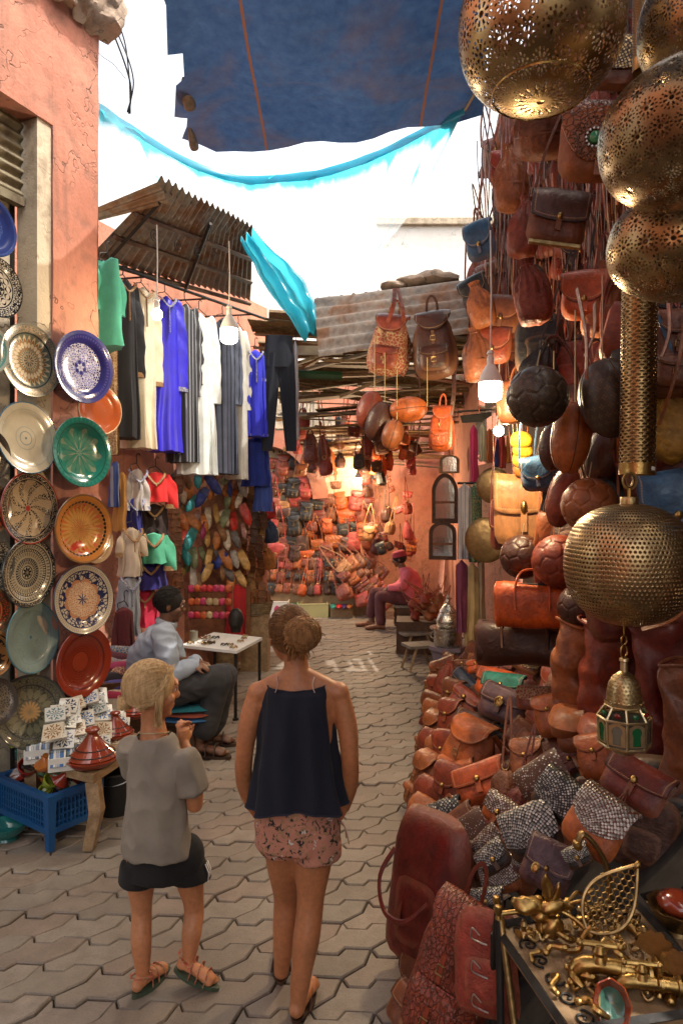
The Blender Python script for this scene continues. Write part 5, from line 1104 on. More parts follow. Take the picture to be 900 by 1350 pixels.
CATS = {'h_pack': 'backpack', 'backpack': 'backpack', 'backpack2': 'backpack', 'kilim_pack': 'backpack', 'tooled_pack': 'backpack', 'wallet': 'wallet', 'seq_wallet': 'wallet'}
DIM = {'saddle': .24, 'saddle2': .2, 'messenger': .3, 'tooled': .24, 'studded': .24, 'clutch': .26, 'wallet': .19, 'seq_clutch': .24, 'seq_point': .24, 'seq_wallet': .2, 'kilim_clutch': .27, 'gold_clutch': .26, 'backpack': .3, 'backpack2': .28, 'kilim_pack': .3, 'tooled_pack': .32, 'tote': .34, 'tote2': .3, 'big_tote': .42, 'flat_tote': .3, 'h_saddle': .24, 'h_saddle2': .2, 'h_messenger': .3, 'h_pouch': .2, 'h_pack': .28, 'pouch': .2, 'pouch2': .17, 'small_pouch': .12, 'duffel': .42, 'duffel2': .36}
WORD = {'saddle': 'rounded flap bag', 'saddle2': 'narrow flap bag', 'messenger': 'satchel', 'tooled': 'tooled flap bag', 'studded': 'studded flap bag', 'clutch': 'clutch bag', 'wallet': 'wallet', 'seq_clutch': 'sequin clutch', 'seq_point': 'sequin bag', 'seq_wallet': 'sequin wallet', 'kilim_clutch': 'woven clutch', 'gold_clutch': 'gold sequin clutch', 'backpack': 'backpack', 'backpack2': 'soft backpack', 'kilim_pack': 'patterned backpack', 'tooled_pack': 'tooled backpack', 'tote': 'tote bag', 'tote2': 'slouchy tote', 'big_tote': 'big tote', 'flat_tote': 'flat tote', 'h_saddle': 'rounded flap bag', 'h_saddle2': 'narrow flap bag', 'h_messenger': 'satchel', 'h_pouch': 'drawstring bag', 'h_pack': 'soft backpack', 'pouch': 'drawstring bag', 'pouch2': 'fringed pouch bag', 'small_pouch': 'small drawstring pouch', 'duffel': 'duffel bag', 'duffel2': 'short duffel bag'}
LC = {'tan': (.34, .10, .03), 'orange tan': (.46, .11, .022), 'orange': (.55, .085, .010), 'brown': (.19, .055, .02), 'dark brown': (.07, .022, .012), 'red brown': (.25, .045, .02), 'maroon': (.14, .02, .013), 'brick red': (.32, .045, .025), 'black': (.012, .011, .011), 'purple brown': (.09, .04, .05), 'navy': (.018, .025, .05), 'teal': (.01, .22, .16), 'mustard': (.42, .2, .02), 'blue': (.03, .09, .18), 'grey': (.12, .1, .09), 'pink red': (.45, .06, .05), 'yellow': (.6, .38, .02), 'light tan': (.45, .2, .075)}
def facing(loc, n, up):
    n = Vector(n).normalized(); z = (Vector(up)-n*Vector(up).dot(n)).normalized(); y = -n; x = y.cross(z)
    m = Matrix((x, y, z)).transposed().to_4x4(); m.translation = loc; return m
def bag(kind, col, loc, n=(0, -1, 0), roll=0, width=None, label=None, group=None, hs=1.0, ds=1.0):
    o = KN[kind].get(); s = (width/DIM[kind]) if width else 1
    m = facing(loc, n, (-math.sin(roll), 0, math.cos(roll)))
    o.matrix_world = m @ S(s, s*ds, s*hs); paint(o, LC[col])
    for k in ('group', 'label'):
        if k in o: del o[k]
    tag(o, label, CATS.get(kind, 'bag'), group); return o
# ---------------------------------------------------------------- lit lamps
def lamp(px, py, Y, big, label, watts, top=None, col=(1, .72, .42)):
    q = P(px, py, Y); t = thing('hanging_lamp', label, 'lamp', q, 'lit lamps hanging over the alley'); k = 1.0
    if big:
        mb = MB(); mb.lathe([(.0, -.075), (.03, -.073), (.052, -.06), (.058, -.04), (.058, .02)], 24); mb.build('bulb', 'bulb_white', t)
        mb = MB(); mb.lathe([(.0585, .02), (.052, .05), (.036, .085), (.024, .105), (.02, .11), (0, .112)], 24); mb.build('lamp_shade', 'white_plastic', t)
        z = .11
    else:
        mb = MB(); mb.ell((0, 0, -.03), (.034, .034, .036), 16); mb.build('bulb', 'bulb_glow', t); z = .0
    mb = MB(); mb.lathe([(.017, z), (.018, z+.03), (.012, z+.05), (.02, z+.055), (.012, z+.07), (0, z+.075)], 14); mb.build('socket', 'white_plastic', t)
    L = top if top else .5
    mb = MB(); mb.tube([(0, 0, z+.07), (.004, 0, z+.07+L*.5), (0, .0, z+.07+L)], .004, 5); mb.build('cord', 'white_plastic', t)
    l = bpy.data.lights.new('lamp_light', 'POINT'); l.energy = watts; l.color = col; l.shadow_soft_size = .05
    o = bpy.data.objects.new('lamp_light', l); C.objects.link(o); o.parent = t; o.location = (0, -.0, -.13)
lamp(302, 438, 4.5, True, 'large bright white lamp between the striped robe and pale robe', 34, .42, (1, .86, .66))
lamp(207, 408, 4.2, False, 'small lit bulb in front of the royal blue robe', 16, .45)
lamp(646, 510, 3.4, True, 'large bright lamp under the brown bags on the right', 70, .6, (1, .74, .42))
lamp(657, 562, 4.4, False, 'small lit bulb below the large right hand lamp', 24, .5)
lamp(472, 632, 10.8, True, 'larger lit lamp in the far leather stall', 150, .8)
lamp(478, 612, 11.9, False, 'small far bulb just above the far lamp', 60, .9)

# ---------------------------------------------------------------- far stall
def far_stall():
    rnd = random.Random(77); lcs = ['tan', 'orange tan', 'red brown', 'brown', 'brick red', 'dark brown', 'maroon', 'orange', 'pink red', 'black']
    # stepped stand and shelves
    t = thing('stepped_stand', 'low stepped stand crowded with pouches in the far stall', 'stand', (-.45, 12.0, 0))
    for k, (y, z, d) in enumerate([(11.75, .42, .35), (12.05, .62, .35), (12.35, .82, .35)]):
        mb = MB(); mb.box((0, y-12.0, z/2), (1.95, d, z)); mb.build('step', 'cardboard' if k == 0 else 'wood_red', t, smooth=False)
    t = thing('wall_shelf', 'dark wooden shelves of red bags beneath the far lamps', 'shelf', (-.02, 12.6, 1.2))
    for z in (-.05, .32, .66):
        mb = MB(); mb.box((0, 0, z), (.95, .3, .03)); mb.build('shelf', 'wood_dark', t, smooth=False)
    for x in (-.48, .48):
        mb = MB(); mb.box((x, .03, .3), (.03, .3, .9)); mb.build('side', 'wood_dark', t, smooth=False)
    rown = ['lowest', 'middle', 'top']
    for r in range(3):                                        # rows of small pouches along the steps
        for c in range(15):
            q = Vector((-1.33+c*.135+rnd.uniform(-.02, .02), 11.58+.3*r, .36+.2*r+rnd.uniform(.06, .1))); col = rnd.choice(lcs)
            bag(rnd.choice(['small_pouch', 'saddle2', 'saddle2', 'tote']), col, q, (0, -1, .4), rnd.uniform(-.2, .2), rnd.uniform(.12, .16), f'{col} small leather pouch in the {rown[r]} row of the far stand', f'{col} pouches in the {rown[r]} row of the far stand', 1.15)
    for r in range(2):                                        # pairs of shoes and purses right of the pouches
        for c in range(9):
            q = P(432+c*6.2+rnd.uniform(-1, 1), 742+r*18, 11.7-.2*r); col = rnd.choice(['grey', 'dark brown', 'black', 'light tan', 'tan'])
            bag('wallet', col, q, (0, -1, .5), 1.57+rnd.uniform(-.2, .2), .17, f'{col} slim purse standing in the row behind the shoes box', f'{col} slim purses in the far row')
    for c in range(6):
        for z in (1.17, 1.54):
            col = rnd.choice(['orange', 'brick red', 'orange tan', 'brick red']); q = Vector((-.4+c*.16, 12.5, z+.10)); bag(rnd.choice(['messenger', 'clutch', 'duffel2']), col, q, (0, -1, 0), 0, .17, f'{col} bag on the {"lower" if z < 1.3 else "upper"} far shelf under the lamps', f'{col} bags on the {"lower" if z < 1.3 else "upper"} far shelf', 1.3)
    for k in range(76):                                       # hung on the end wall left of the lamps
        c, r = k % 10, k//10; px = 362+c*13+rnd.uniform(-4, 4); py = 612+r*17+rnd.uniform(-6, 6); col = rnd.choice(lcs if px > 400 else ['black', 'dark brown', 'red brown', 'pink red', 'brown', 'light tan'])
        bag(rnd.choice(['tote', 'messenger', 'saddle', 'tote2', 'backpack2', 'backpack', 'h_saddle']), col, P(px, py, 12.45-.03*r), (0, -1, 0), rnd.uniform(-.15, .15), rnd.uniform(.22, .34), f'{col} bag hanging on the far wall left of the lamps', f'{col} bags on the far wall')
    for k in range(42):                                       # tangle under the canopy and round the lamps
        px = 385+rnd.random()*165; py = 555+rnd.random()*70-(px-385)*.05; col = rnd.choice(lcs); Y = rnd.uniform(10.2, 12.0)
        bag(rnd.choice(['pouch2', 'small_pouch', 'saddle', 'pouch', 'tote2']), col, P(px, py, Y), (rnd.uniform(-.4, .4), -1, 0), rnd.uniform(-.2, .2), rnd.uniform(.14, .26), f'{col} leather bag dangling under the reed canopy', f'{col} bags dangling under the canopy')
    for k in range(46):                                       # long strings of bags on the right jamb of the far stall
        px = 484+rnd.random()*62; py = 575+rnd.random()*150; col = rnd.choice(lcs+['orange', 'pink red', 'light tan'])
        bag(rnd.choice(['small_pouch', 'wallet', 'saddle2', 'pouch2']), col, P(px, py, rnd.uniform(10.9, 11.6)), (rnd.uniform(-.5, .2), -1, 0), rnd.uniform(-.5, .5), rnd.uniform(.12, .22), f'{col} little bag on the strings right of the far lamps', f'{col} little bags on the strings')
    for k in range(26):                                       # leaning heap beside the man
        px = 452+rnd.random()*55; py = 795-rnd.random()*58+(px-452)*.25; col = rnd.choice(['tan', 'brick red', 'red brown', 'light tan', 'pink red', 'brown', 'orange tan'])
        bag(rnd.choice(['messenger', 'clutch', 'saddle', 'tote']), col, P(px, py, 11.2+(800-py)*.004), (-.5, -1, .4), rnd.uniform(.3, .9), rnd.uniform(.2, .3), f'{col} bag leaning in the heap beside the man in pink', f'{col} bags leaning beside the man in pink')
    # boxes in front
    for k, (x, y, w, h, d, m, c, lab, nm) in enumerate([(368, 790, .32, .26, .3, 'card_white', None, 'white cardboard box with pink print at the far left', 'cardboard_box'), (386, 793, .14, .2, .2, 'plastic', (.03, .16, .06), 'small green plastic tub beside the white box', 'plastic_tub'), (412, 793, .5, .22, .3, 'plastic', (.45, .42, .2), 'pale yellow plastic tub of bags', 'plastic_tub'), (449, 797, .36, .2, .3, 'cardboard', None, 'brown cardboard box with coloured slippers on top', 'cardboard_box')]):
        q = P(x, 797, 11.45); q.z = 0; t = thing(nm, lab, 'box', T(*q) @ RZ(.05*k)); mb = MB()
        for (a, b_, sx, sy) in ((0, -d/2, w, .012), (0, d/2, w, .012), (-w/2, 0, .012, d-.012), (w/2, 0, .012, d-.012)): mb.box((a, b_, h/2), (sx, sy, h))
        mb.box((0, 0, .006), (w-.01, d-.01, .012)); mb.build('body', m, t, c, smooth=False)
        if k == 0:
            mb = MB(); mb.prism([(.05*math.cos(a), .13+.07*math.sin(a)) for a in [i*2*PI/20 for i in range(20)]], .003, T(-.02, -d/2-.009, 0)); mb.build('print', 'plastic', t, (.5, .05, .15))
        mb = MB(); mb.tube([(-w/2, -d/2, h), (w/2, -d/2, h), (w/2, d/2, h), (-w/2, d/2, h), (-w/2, -d/2, h)], .012, 6); mb.build('rim', m, t, c)
    for k, (dx, c, cn) in enumerate([(-.12, (.02, .25, .2), 'teal'), (-.03, (.5, .02, .02), 'red'), (.06, (.06, .03, .14), 'purple'), (.14, (.4, .12, .03), 'orange')]):
        o = slipper_proto('slipper', 'slipper'); q = P(449, 797, 11.45); o.matrix_world = T(q.x+dx, q.y-.1, .22) @ RX(-1.4); paint(o, c); tag(o, f'{cn} slipper on top of the brown cardboard box', 'slipper')
    # red and white shields by the blue cloth: round leather cushions hung in a column
    for k, (x, y, c, lab) in enumerate([(353, 668, (.5, .02, .02), 'red leather fan shaped pouf hanging beside the navy cloth'), (356, 700, (.03, .06, .14), 'navy leather pouf hanging under the red one'), (352, 735, (.45, .16, .03), 'orange leather bag hanging lowest beside the post rack')]):
        o = bag('pouch', 'tan', P(x, y, 8.4), (.3, -1, 0), .2, .2, lab); paint(o, c)
far_stall()

# ---------------------------------------------------------------- right side wall: mirrors, scarves, brass pot
def right_back():
    def rw(px, py, off=.04):
        a = Vector((1.95, 12.98, 0)); b = Vector((1.6, 8.08, 0)); n = Vector((-(b-a).y, (b-a).x, 0)).normalized()
        if n.x > 0: n = -n
        return ray_plane(px, py, a+n*off, n), n
    def arch_poly(w, h, pointed=True):
        pts = [(-w/2, 0), (w/2, 0)]
        for i in range(13):
            t = i/12*PI; z = h*.68+h*.32*math.sin(t)**(.8 if not pointed else 1.0)*(1 if not pointed else 1-.0); pts.append((w/2*math.cos(t)*(1-.15*math.sin(t)*pointed), z))
        return pts
    for k, (px, py, hp, lab) in enumerate([(586, 735, 105, 'tall wooden mirror with pointed arch, upper of two'), (583, 745, 0, '')][:1]): pass
    for px, ytop, ybot, wpx, lab, Y in [(586, 624, 690, 34, 'upper wooden arched mirror with pointed top', 9.2), (583, 688, 738, 36, 'lower wooden mirror with rounded arch top', 9.1), (592, 600, 624, 26, 'small tan framed mirror with arched pale panel', 9.3)]:
        q = P(px, ybot, Y); w = wpx/F*Y; h = (ybot-ytop)/F*Y; t = thing('arched_mirror', lab, 'mirror', T(*q) @ RZ(-.35))
        o_ = arch_poly(w, h, 'pointed' in lab); i_ = [(x*.74, .1*h+z*.82) for x, z in o_]
        mb = MB(); n = len(o_)
        vs = [(x, -.02, z) for x, z in o_]+[(x, -.02, z) for x, z in i_]+[(x, .02, z) for x, z in o_]+[(x, .0, z) for x, z in i_]
        fs = []
        for j in range(n):
            k2 = (j+1) % n; fs += [(j, k2, n+k2, n+j), (n+j, n+k2, 3*n+k2, 3*n+j), (2*n+k2, 2*n+j, j, k2)[::-1]]
        mb._add(vs, fs); mb.build('frame', 'wood_dark' if 'small' not in lab else 'wood_pale', t, ang=30)
        mb = MB(); mb.prism(i_, .004, None, .004); mb.build('glass', 'mirror', t, smooth=False)
        if 'small' not in lab:
            mb = MB(); mb.box((0, -.01, h*.42), (w*.7, .02, .03)); mb.build('crosspiece', 'wood_red', t, smooth=False)
    # hanging boards and leather on the pink wall
    for k, (px, py, w, h, c, lab) in enumerate([(553, 655, 24, 45, (.12, .06, .03), 'plain brown arched board hanging on the pink wall'), (566, 622, 20, 38, (.05, .06, .03), 'dark green square board beside the small mirror'), (552, 700, 26, 60, (.2, .07, .02), 'bundle of tan leather hanging under the arched board'), (573, 720, 10, 90, (.12, .2, .15), 'narrow pale green strip hanging by the mirrors'), (562, 735, 12, 70, (.5, .3, .22), 'narrow pinkish cloth hanging beside the green strip')]):
        q, n = rw(px, py, .06); W_, H_ = w/F*q.y, h/F*q.y; mb = MB()
        if k == 2: bag('pouch2', 'tan', q, (-.6, -1, 0), 0, W_*1.1, lab); continue
        mb.prism(arch_poly(W_, H_, False) if k != 1 else [(-W_/2, 0), (W_/2, 0), (W_/2, H_), (-W_/2, H_)], .02); o = mb.build('hanging_board' if k < 2 else 'hanging_cloth', 'fabric', None, c); o.matrix_world = T(q.x, q.y, q.z-H_/2) @ RZ(-1.0 if k < 2 else -.5); tag(o, lab, 'board' if k < 2 else 'cloth')
    # scarves on a pole
    sc = [(612, 637, 18, 100, (.5, .46, .48), 'stripe_grey', 'pale lilac scarf folded over the pole'), (626, 637, 17, 104, (.02, .16, .09), 'kilim', 'green and white checked scarf on the pole'), (608, 738, 16, 95, (.2, .04, .09), 'fabric', 'plum coloured scarf in the lower row'), (622, 742, 18, 110, (.5, .36, .17), 'fabric', 'golden cream scarf in the lower row'), (634, 735, 9, 110, (.4, .3, .2), 'fabric', 'narrow beige scarf at the end of the lower row'),
          (624, 560, 10, 75, (.5, .03, .14), 'fabric', 'bright pink scarf hanging above the pale scarf'), (636, 558, 9, 50, (.42, .44, .36), 'fabric', 'pale grey green fringed scarf by the bulb'), (645, 565, 8, 45, (.45, .12, .04), 'fabric', 'short orange scarf behind the bulb'), (653, 575, 7, 40, (.05, .06, .3), 'fabric', 'short blue scarf behind the bulb'), (661, 572, 9, 45, (.4, .05, .05), 'fabric', 'short red scarf right of the bulb'), (672, 570, 10, 40, (.5, .2, .02), 'fabric', 'short amber scarf beside the yellow caps')]
    for k, (px, yt, wp, hp, c, m, lab) in enumerate(sc):
        Y = 6.9 if k < 5 else 6.2; garment('scarf', lab, 'scarf', px, yt, wp, hp, Y, c, m, False, .95, 1.0, None, -.3, .07, 5, 60+k, False, hook=False, group='scarves hanging by the bag stall')
    t = thing('scarf_pole', 'dark pole the lower scarves hang from', 'pole', P(618, 637, 6.92)); mb = MB(); mb.tube([(-.12, 0, 0), (.22, .0, .0)], .012, 8); mb.build('rod', 'iron', t); mb = MB(); mb.tube([(.1, 0.01, -1.4), (.1, 0.01, 0)], .014, 8); mb.build('post', 'wood_dark', t)
    # large brass trays
    for k, (px, py, r, Y, lab) in enumerate([(640, 712, 30, 6.0, 'large dark brass tray hanging behind the tan portfolio'), (650, 640, 24, 5.9, 'dark brass tray hanging below the yellow caps')]):
        mb = MB(); R_ = r/F*Y; mb.lathe([(0, .012), (R_*.7, .012), (R_*.8, .006), (R_*.98, -.008), (R_, 0), (R_*.98, .004), (R_*.8, .018), (0, .024)], 48, RX(PI/2)); o = mb.build('brass_tray', 'brass_old'); o.matrix_world = T(*P(px, py, Y)) @ RZ(-.6); tag(o, lab, 'tray')
    # silver samovar pot on a purple stool, stools with trinkets
    q = P(590, 893, 7.2); q.z = 0; t = thing('hexagonal_stool', 'six sided purple grey stool under the silver pot', 'stool', q); mb = MB(); mb.lathe([(0, .30), (.2, .30), (.2, .34), (0, .34)], 6); mb.build('top', 'paintwork', t, (.2, .16, .2), smooth=False); mb = MB(); mb.lathe([(.15, 0), (.155, .15), (.165, .298)], 6); mb.build('base', 'paintwork', t, (.17, .14, .18), smooth=False)
    t = thing('silver_pot', 'ornate silver pot with domed lid on the purple stool', 'pot', T(q.x, q.y, .343)); mb = MB(); mb.lathe([(0, 0), (.14, 0), (.15, .02), (.145, .1), (.15, .17), (.19, .18), (.19, .195), (.14, .19), (0, .19)], 40); mb.build('basin', 'silver', t)
    mb = MB(); mb.lathe([(.10, .195), (.12, .22), (.125, .27), (.10, .33), (.085, .35), (.095, .36), (.05, .42), (.02, .44), (.03, .46), (.015, .49), (.022, .51), (0, .54)], 36); l = mb.build('lid', 'silver', t)
    for s in (-1, 1):
        mb = MB(); mb.tube([(s*(.15+.035*math.sin(a)), 0, .11+.035*math.cos(a)) for a in [i*PI/8 for i in range(9)]], .008, 6); mb.build('handle', 'silver', t)
    for (px, py, Y, s, lab) in [(553, 862, 7.6, .17, 'low wooden stool with pale top beside the silver pot'), (547, 830, 8.4, .2, 'small folding wooden table with trinkets')]:
        q = P(px, py, Y); q.z = 0; t = thing('low_stool', lab, 'stool', T(*q) @ RZ(.3)); mb = MB(); mb.box((0, 0, .27), (s*2, s*1.6, .03)); mb.build('top', 'wood_grey', t, smooth=False)
        for a in (-1, 1):
            for b in (-1, 1): mb = MB(); mb.tube([(a*s*1.0, b*s*.7, 0), (a*s*.5, b*s*.6, .255)], .016, 6); mb.build('leg', 'wood_pale', t)
    rnd = random.Random(9)
    for k in range(26):
        q = P(562+rnd.uniform(-20, 22), 800+rnd.uniform(-16, 14), 8.5+rnd.uniform(-.3, .3)); o = bag('small_pouch', rnd.choice(['brick red', 'orange', 'tan']), q, (0, -1, .5), rnd.uniform(-1, 1), .1, 'small red leather trinket in the pile beside the mirrors', 'red trinkets piled beside the mirrors')
    mb = MB(); mb.box((0, 0, .2), (.75, .5, .4)); o = mb.build('trinket_chest', 'wood_dark', smooth=False); o.matrix_world = T(*(lambda v: (v.x, v.y, 0))(P(562, 830, 8.6))) @ RZ(-.1); tag(o, 'dark wooden chest under the red trinkets', 'chest')
    # iron bracket sign above
    t = thing('wall_bracket', 'flat carved black bracket sticking out beside the big lamp', 'bracket', P(625, 548, 5.6)); mb = MB(); mb.prism([(-.12, .0), (.14, .03), (.14, -.0), (.06, -.05), (-.1, -.06)], .015); mb.build('plate', 'iron', t, smooth=False); mb = MB(); mb.tube([(-.14, 0, .035), (.16, 0, .05)], .008, 6); mb.build('bar', 'iron', t)
right_back()
# ---------------------------------------------------------------- brass lanterns
def ring_lathe(name, mat, prof, t, seg=64, m=None, **k):
    mb = MB(); mb.lathe(prof, seg, m); return mb.build(name, mat, t, **k)
def globe_prof(r, h, n=40, a0=-.97, a1=.93, sq=2.3):
    out = []
    for i in range(n+1):
        ph = (a0+(a1-a0)*i/n)*PI/2; c, s_ = math.cos(ph), math.sin(ph)
        k = (abs(c)**sq+abs(s_)**sq)**(-1/sq); out.append((r*c*k, h*s_*k))
    return out
def globe_lantern(px, py, Y, rpx, hpx, mat, label, tilt=(0, 0), neck=True, rings=(), chain=.6, bottom=True, rot=0):
    r, h = rpx/F*Y, hpx/F*Y; M = T(*P(px, py, Y)) @ RX(tilt[0]) @ RY(tilt[1]) @ RZ(rot); t = thing('brass_lantern', label, 'lantern', M, 'pierced brass lanterns hanging on the right')
    ring_lathe('globe', mat, globe_prof(r, h), t, 96)
    pr = globe_prof(r, h)
    if bottom: ring_lathe('base_plate', 'brass', [(0, -h*.985), (pr[0][0]*.9, -h*.99), (pr[0][0]*1.3, -h*.97)], t, 48)
    rt = pr[-1][0]
    if neck:
        ring_lathe('collar', 'brass_old', [(rt*1.0, h*.96), (rt*1.25, h*.97), (rt*1.27, h*1.10), (rt*1.2, h*1.11), (0, h*1.115)], t, 64)
        mb = MB(); mb.tube([(0, 0, h*1.11), (0, 0, h*1.25)], .006, 8); mb.tube([(0.02*math.cos(a), 0, h*1.25+.022+.024*math.sin(a)) for a in [i*2*PI/20 for i in range(21)]], .0035, 6); mb.build('hanging_ring', 'brass', t)
    for f in rings:
        ph = f*PI/2; z = h*math.sin(ph); rr = r*math.cos(ph); k = (abs(math.cos(ph))**2.3+abs(math.sin(ph))**2.3)**(-1/2.3)
        ring_lathe('band', 'brass', [(rr*k*1.0, z*k-.004), (rr*k*1.012, z*k), (rr*k*1.0, z*k+.004)], t, 72)
    if chain:
        mb = MB(); z0 = h*1.3 if neck else h
        n = int(chain/.028)
        for i in range(n):
            z = z0+i*.028; a = (i % 2)*PI/2
            mb.tube([(.009*math.cos(b)*math.cos(a), .009*math.cos(b)*math.sin(a), z+.014+.017*math.sin(b)) for b in [k*2*PI/10 for k in range(11)]], .0028, 5, cap=False)
        mb.build('chain', 'brass_old', t)
    return t
globe_lantern(712, 36, 1.75, 107, 99, 'brass_flower', 'big round pierced brass lantern at the top with warm glint below', rings=(-.62,), chain=.3)
globe_lantern(918, 176, 1.5, 123, 90, 'brass_flower_dark', 'large smooth dark brass lantern cut off by the photo edge', (.1, -.12), rings=(), neck=False, chain=0, rot=1)
globe_lantern(893, 327, 1.72, 89, 66, 'brass_flower', 'flattened brass lantern with flower piercing under the dark one', (.05, .1), rings=(), neck=False, chain=0, rot=2)
globe_lantern(915, 34, 1.75, 71, 72, 'brass_flower', 'silvery pierced brass lantern in the top corner', (0, .1), neck=False, chain=0, rot=.5)
globe_lantern(828, 744, 2.0, 82, 80, 'brass_dots', 'big globe lantern pierced all over with fine round dots', (.03, 0), rings=(), chain=.05)
def tube_lantern(px, y0, y1, Y, wpx, label, lean=0.0):
    r = wpx/2/F*Y; h = (y1-y0)/F*Y; t = thing('tube_lantern', label, 'lantern', T(*P(px, y1, Y)) @ RY(lean), 'pierced brass lanterns hanging on the right')
    ring_lathe('tube', 'brass_tube', [(r, .035)]+[(r, .035+(h-.035)*i/10) for i in range(1, 11)], t, 40); ring_lathe('foot_band', 'brass', [(r*1.02, 0), (r*1.03, .036), (r*.98, .037)], t, 40)
    mb = MB(); mb.box((r*.55, -r*.86, .018), (.016, .002, .012), RZ(.5)); mb.build('paper_label', 'card_white', t, smooth=False)
    ring_lathe('inner_sleeve', 'brass_old', [(r*.8, .04), (r*.8, h)], t, 24)
    mb = MB(); mb.tube([(0, 0, h), (0, 0, h+.7)], .004, 6); mb.build('chain', 'brass_old', t)
tube_lantern(839, 372, 626, 2.2, 45, 'long straight brass tube lantern pierced with small holes', .015)
tube_lantern(846, -30, 95, 1.95, 24, 'slim brass tube lantern between the top lanterns')
def small_lantern():
    Y = 2.0; t = thing('moorish_lantern', 'small eight sided brass lantern with green glass windows', 'lantern', T(*P(822, 985, Y)) @ RZ(PI/8+.12))
    def oct_(z0, r0, z1, r1, nm, mat): mb = MB(); mb.lathe([(r0, z0), (r1, z1)], 8); return mb.build(nm, mat, t, smooth=False)
    oct_(0.012, .066, .085, .069, 'glass_body', 'glass_clear')
    mb = MB()
    for i in range(8):
        a = i*PI/4
        for (z0, z1, r0, r1) in ((.01, .09, .070, .074), (.09, .125, .074, .05)): mb.tube([(r0*math.cos(a), r0*math.sin(a), z0), (r1*math.cos(a), r1*math.sin(a), z1)], .0035, 5)
    for z, r in ((.01, .07), (.088, .074), (.122, .052)): mb.tube([(r*math.cos(i*PI/4), r*math.sin(i*PI/4), z) for i in range(9)], .0042, 5)
    mb.build('frame', 'brass_pale', t)
    for i in range(8):
        a = (i+.5)*PI/4; m = RZ(a-PI/2); rr = .0655
        # window surround with keyhole arch
        out = [(-.0225, .016), (.0225, .016), (.024, .084), (-.024, .084)]
        hole = [(.0115, .024), (.0115, .052)]+[(.0145*math.cos(b), .062+.0145*math.sin(b)) for b in [-.4+k*(PI+.8)/12 for k in range(13)]]+[(-.0115, .052), (-.0115, .024)]
        n = len(hole); mb = MB(); vs = [m @ Vector((x, rr+.004, z)) for x, z in hole]; ox = []
        for x, z in hole: ox.append(m @ Vector((.0235*(1 if x > 0 else -1), rr+.004, min(.085, max(.016, z*1.12-.006)))) if abs(x) > .006 else m @ Vector((x*1.6, rr+.004, .085)))
        mb._add(vs+ox, [(j, j+1, n+j+1, n+j) for j in range(n-1)]+[(n-1, 0, n, 2*n-1)]); mb.build('window_surround', 'brass_pale', t, smooth=False)
        mb = MB(); mb._add([m @ Vector((x, rr+.0025, z)) for x, z in hole], [tuple(range(n))]); mb.build('window_pane', 'glass_green' if i % 2 else 'glass_clear', t, smooth=False)
        mb = MB(); mb.ell(m @ Vector((0, .0625, .104)), (.011, .006, .0085), 10, m @ RX(-.5)); mb.build('glass_jewel', 'glass_green' if i % 2 else 'glass_red', t)
    oct_(.122, .053, .135, .056, 'eave', 'brass_pale'); 
    ring_lathe('dome', 'brass_small', [(.05, .135), (.0485, .16), (.044, .185), (.032, .207), (.018, .218), (.011, .222)], t, 32)
    ring_lathe('finial', 'brass_pale', [(.011, .22), (.010, .25), (.014, .253), (.013, .26), (.0, .262)], t, 20)
    mb = MB(); mb.tube([(.014*math.cos(a), 0, .262+.018+.018*math.sin(a)) for a in [i*2*PI/20 for i in range(21)]], .0028, 6); mb.tube([(.012*math.cos(a), 0, .30+.012+.014*math.sin(a)) for a in [i*2*PI/20 for i in range(21)]], .0025, 6); mb.tube([(0, 0, .325), (0.0, 0, .62)], .0025, 5); mb.build('hanging_ring', 'brass', t)
    ring_lathe('foot', 'brass_pale', [(.068, .01), (.055, .0), (.04, -.004), (.03, -.016), (.0, -.018)], t, 32)
small_lantern()

# ---------------------------------------------------------------- leather balls
def monogram():
    g = G('leather_monogram'); u, v, _ = g.sep(g.co('UV')); x = g.M('MULTIPLY', u, 22.0); y = g.M('MULTIPLY', v, 13.0)
    row = g.M('FLOOR', y); x = g.M('ADD', x, g.M('MULTIPLY', g.M('MODULO', row, 2.), .5)); fx = g.M('SUBTRACT', g.M('FRACT', x), .5); fy = g.M('SUBTRACT', g.M('FRACT', y), .5)
    r = g.M('SQRT', g.M('ADD', g.M('MULTIPLY', fx, fx), g.M('MULTIPLY', fy, fy))); th = g.M('ARCTAN2', fy, fx)
    pet = g.M('LESS_THAN', r, g.M('ADD', .2, g.M('MULTIPLY', g.M('COSINE', g.M('MULTIPLY', th, 4.)), .13))); core = g.M('GREATER_THAN', r, .09)
    f = g.M('MULTIPLY', g.M('MULTIPLY', pet, core), .8); n = g.noise(9, 4, .6, g.jit())
    MAT['leather_monogram'] = g.end(g.p(g.mix(f, val(g, g.oc(), .4, n), (.13, .085, .04)), .4, 0, g.bump(g.noise(150, 2, .5, g.jit()), .2, .004)))
monogram()
def ball_mesh(r, n=3):
    bm = bmesh.new(); bmesh.ops.create_icosphere(bm, subdivisions=1, radius=1)
    bmesh.ops.bevel(bm, geom=bm.verts[:], offset=33.3, offset_type='PERCENT', affect='VERTICES', segments=1)
    bmesh.ops.inset_individual(bm, faces=bm.faces[:], thickness=.045, use_even_offset=True)
    inner = set(f for f in bm.faces if len(f.verts) >= 5); iv = set(v for f in inner for v in f.verts)
    bmesh.ops.poke(bm, faces=list(inner))
    for k in range(n-1): bmesh.ops.subdivide_edges(bm, edges=bm.edges[:], cuts=1, use_grid_fill=True)
    seam = bm.verts.layers.int.new('s') if False else None
    me = bpy.data.meshes.new('b'); 
    for v in bm.verts: v.normal_update()
    for v in bm.verts: v.co.normalize(); v.co *= r
    bm.to_mesh(me); bm.free(); return me
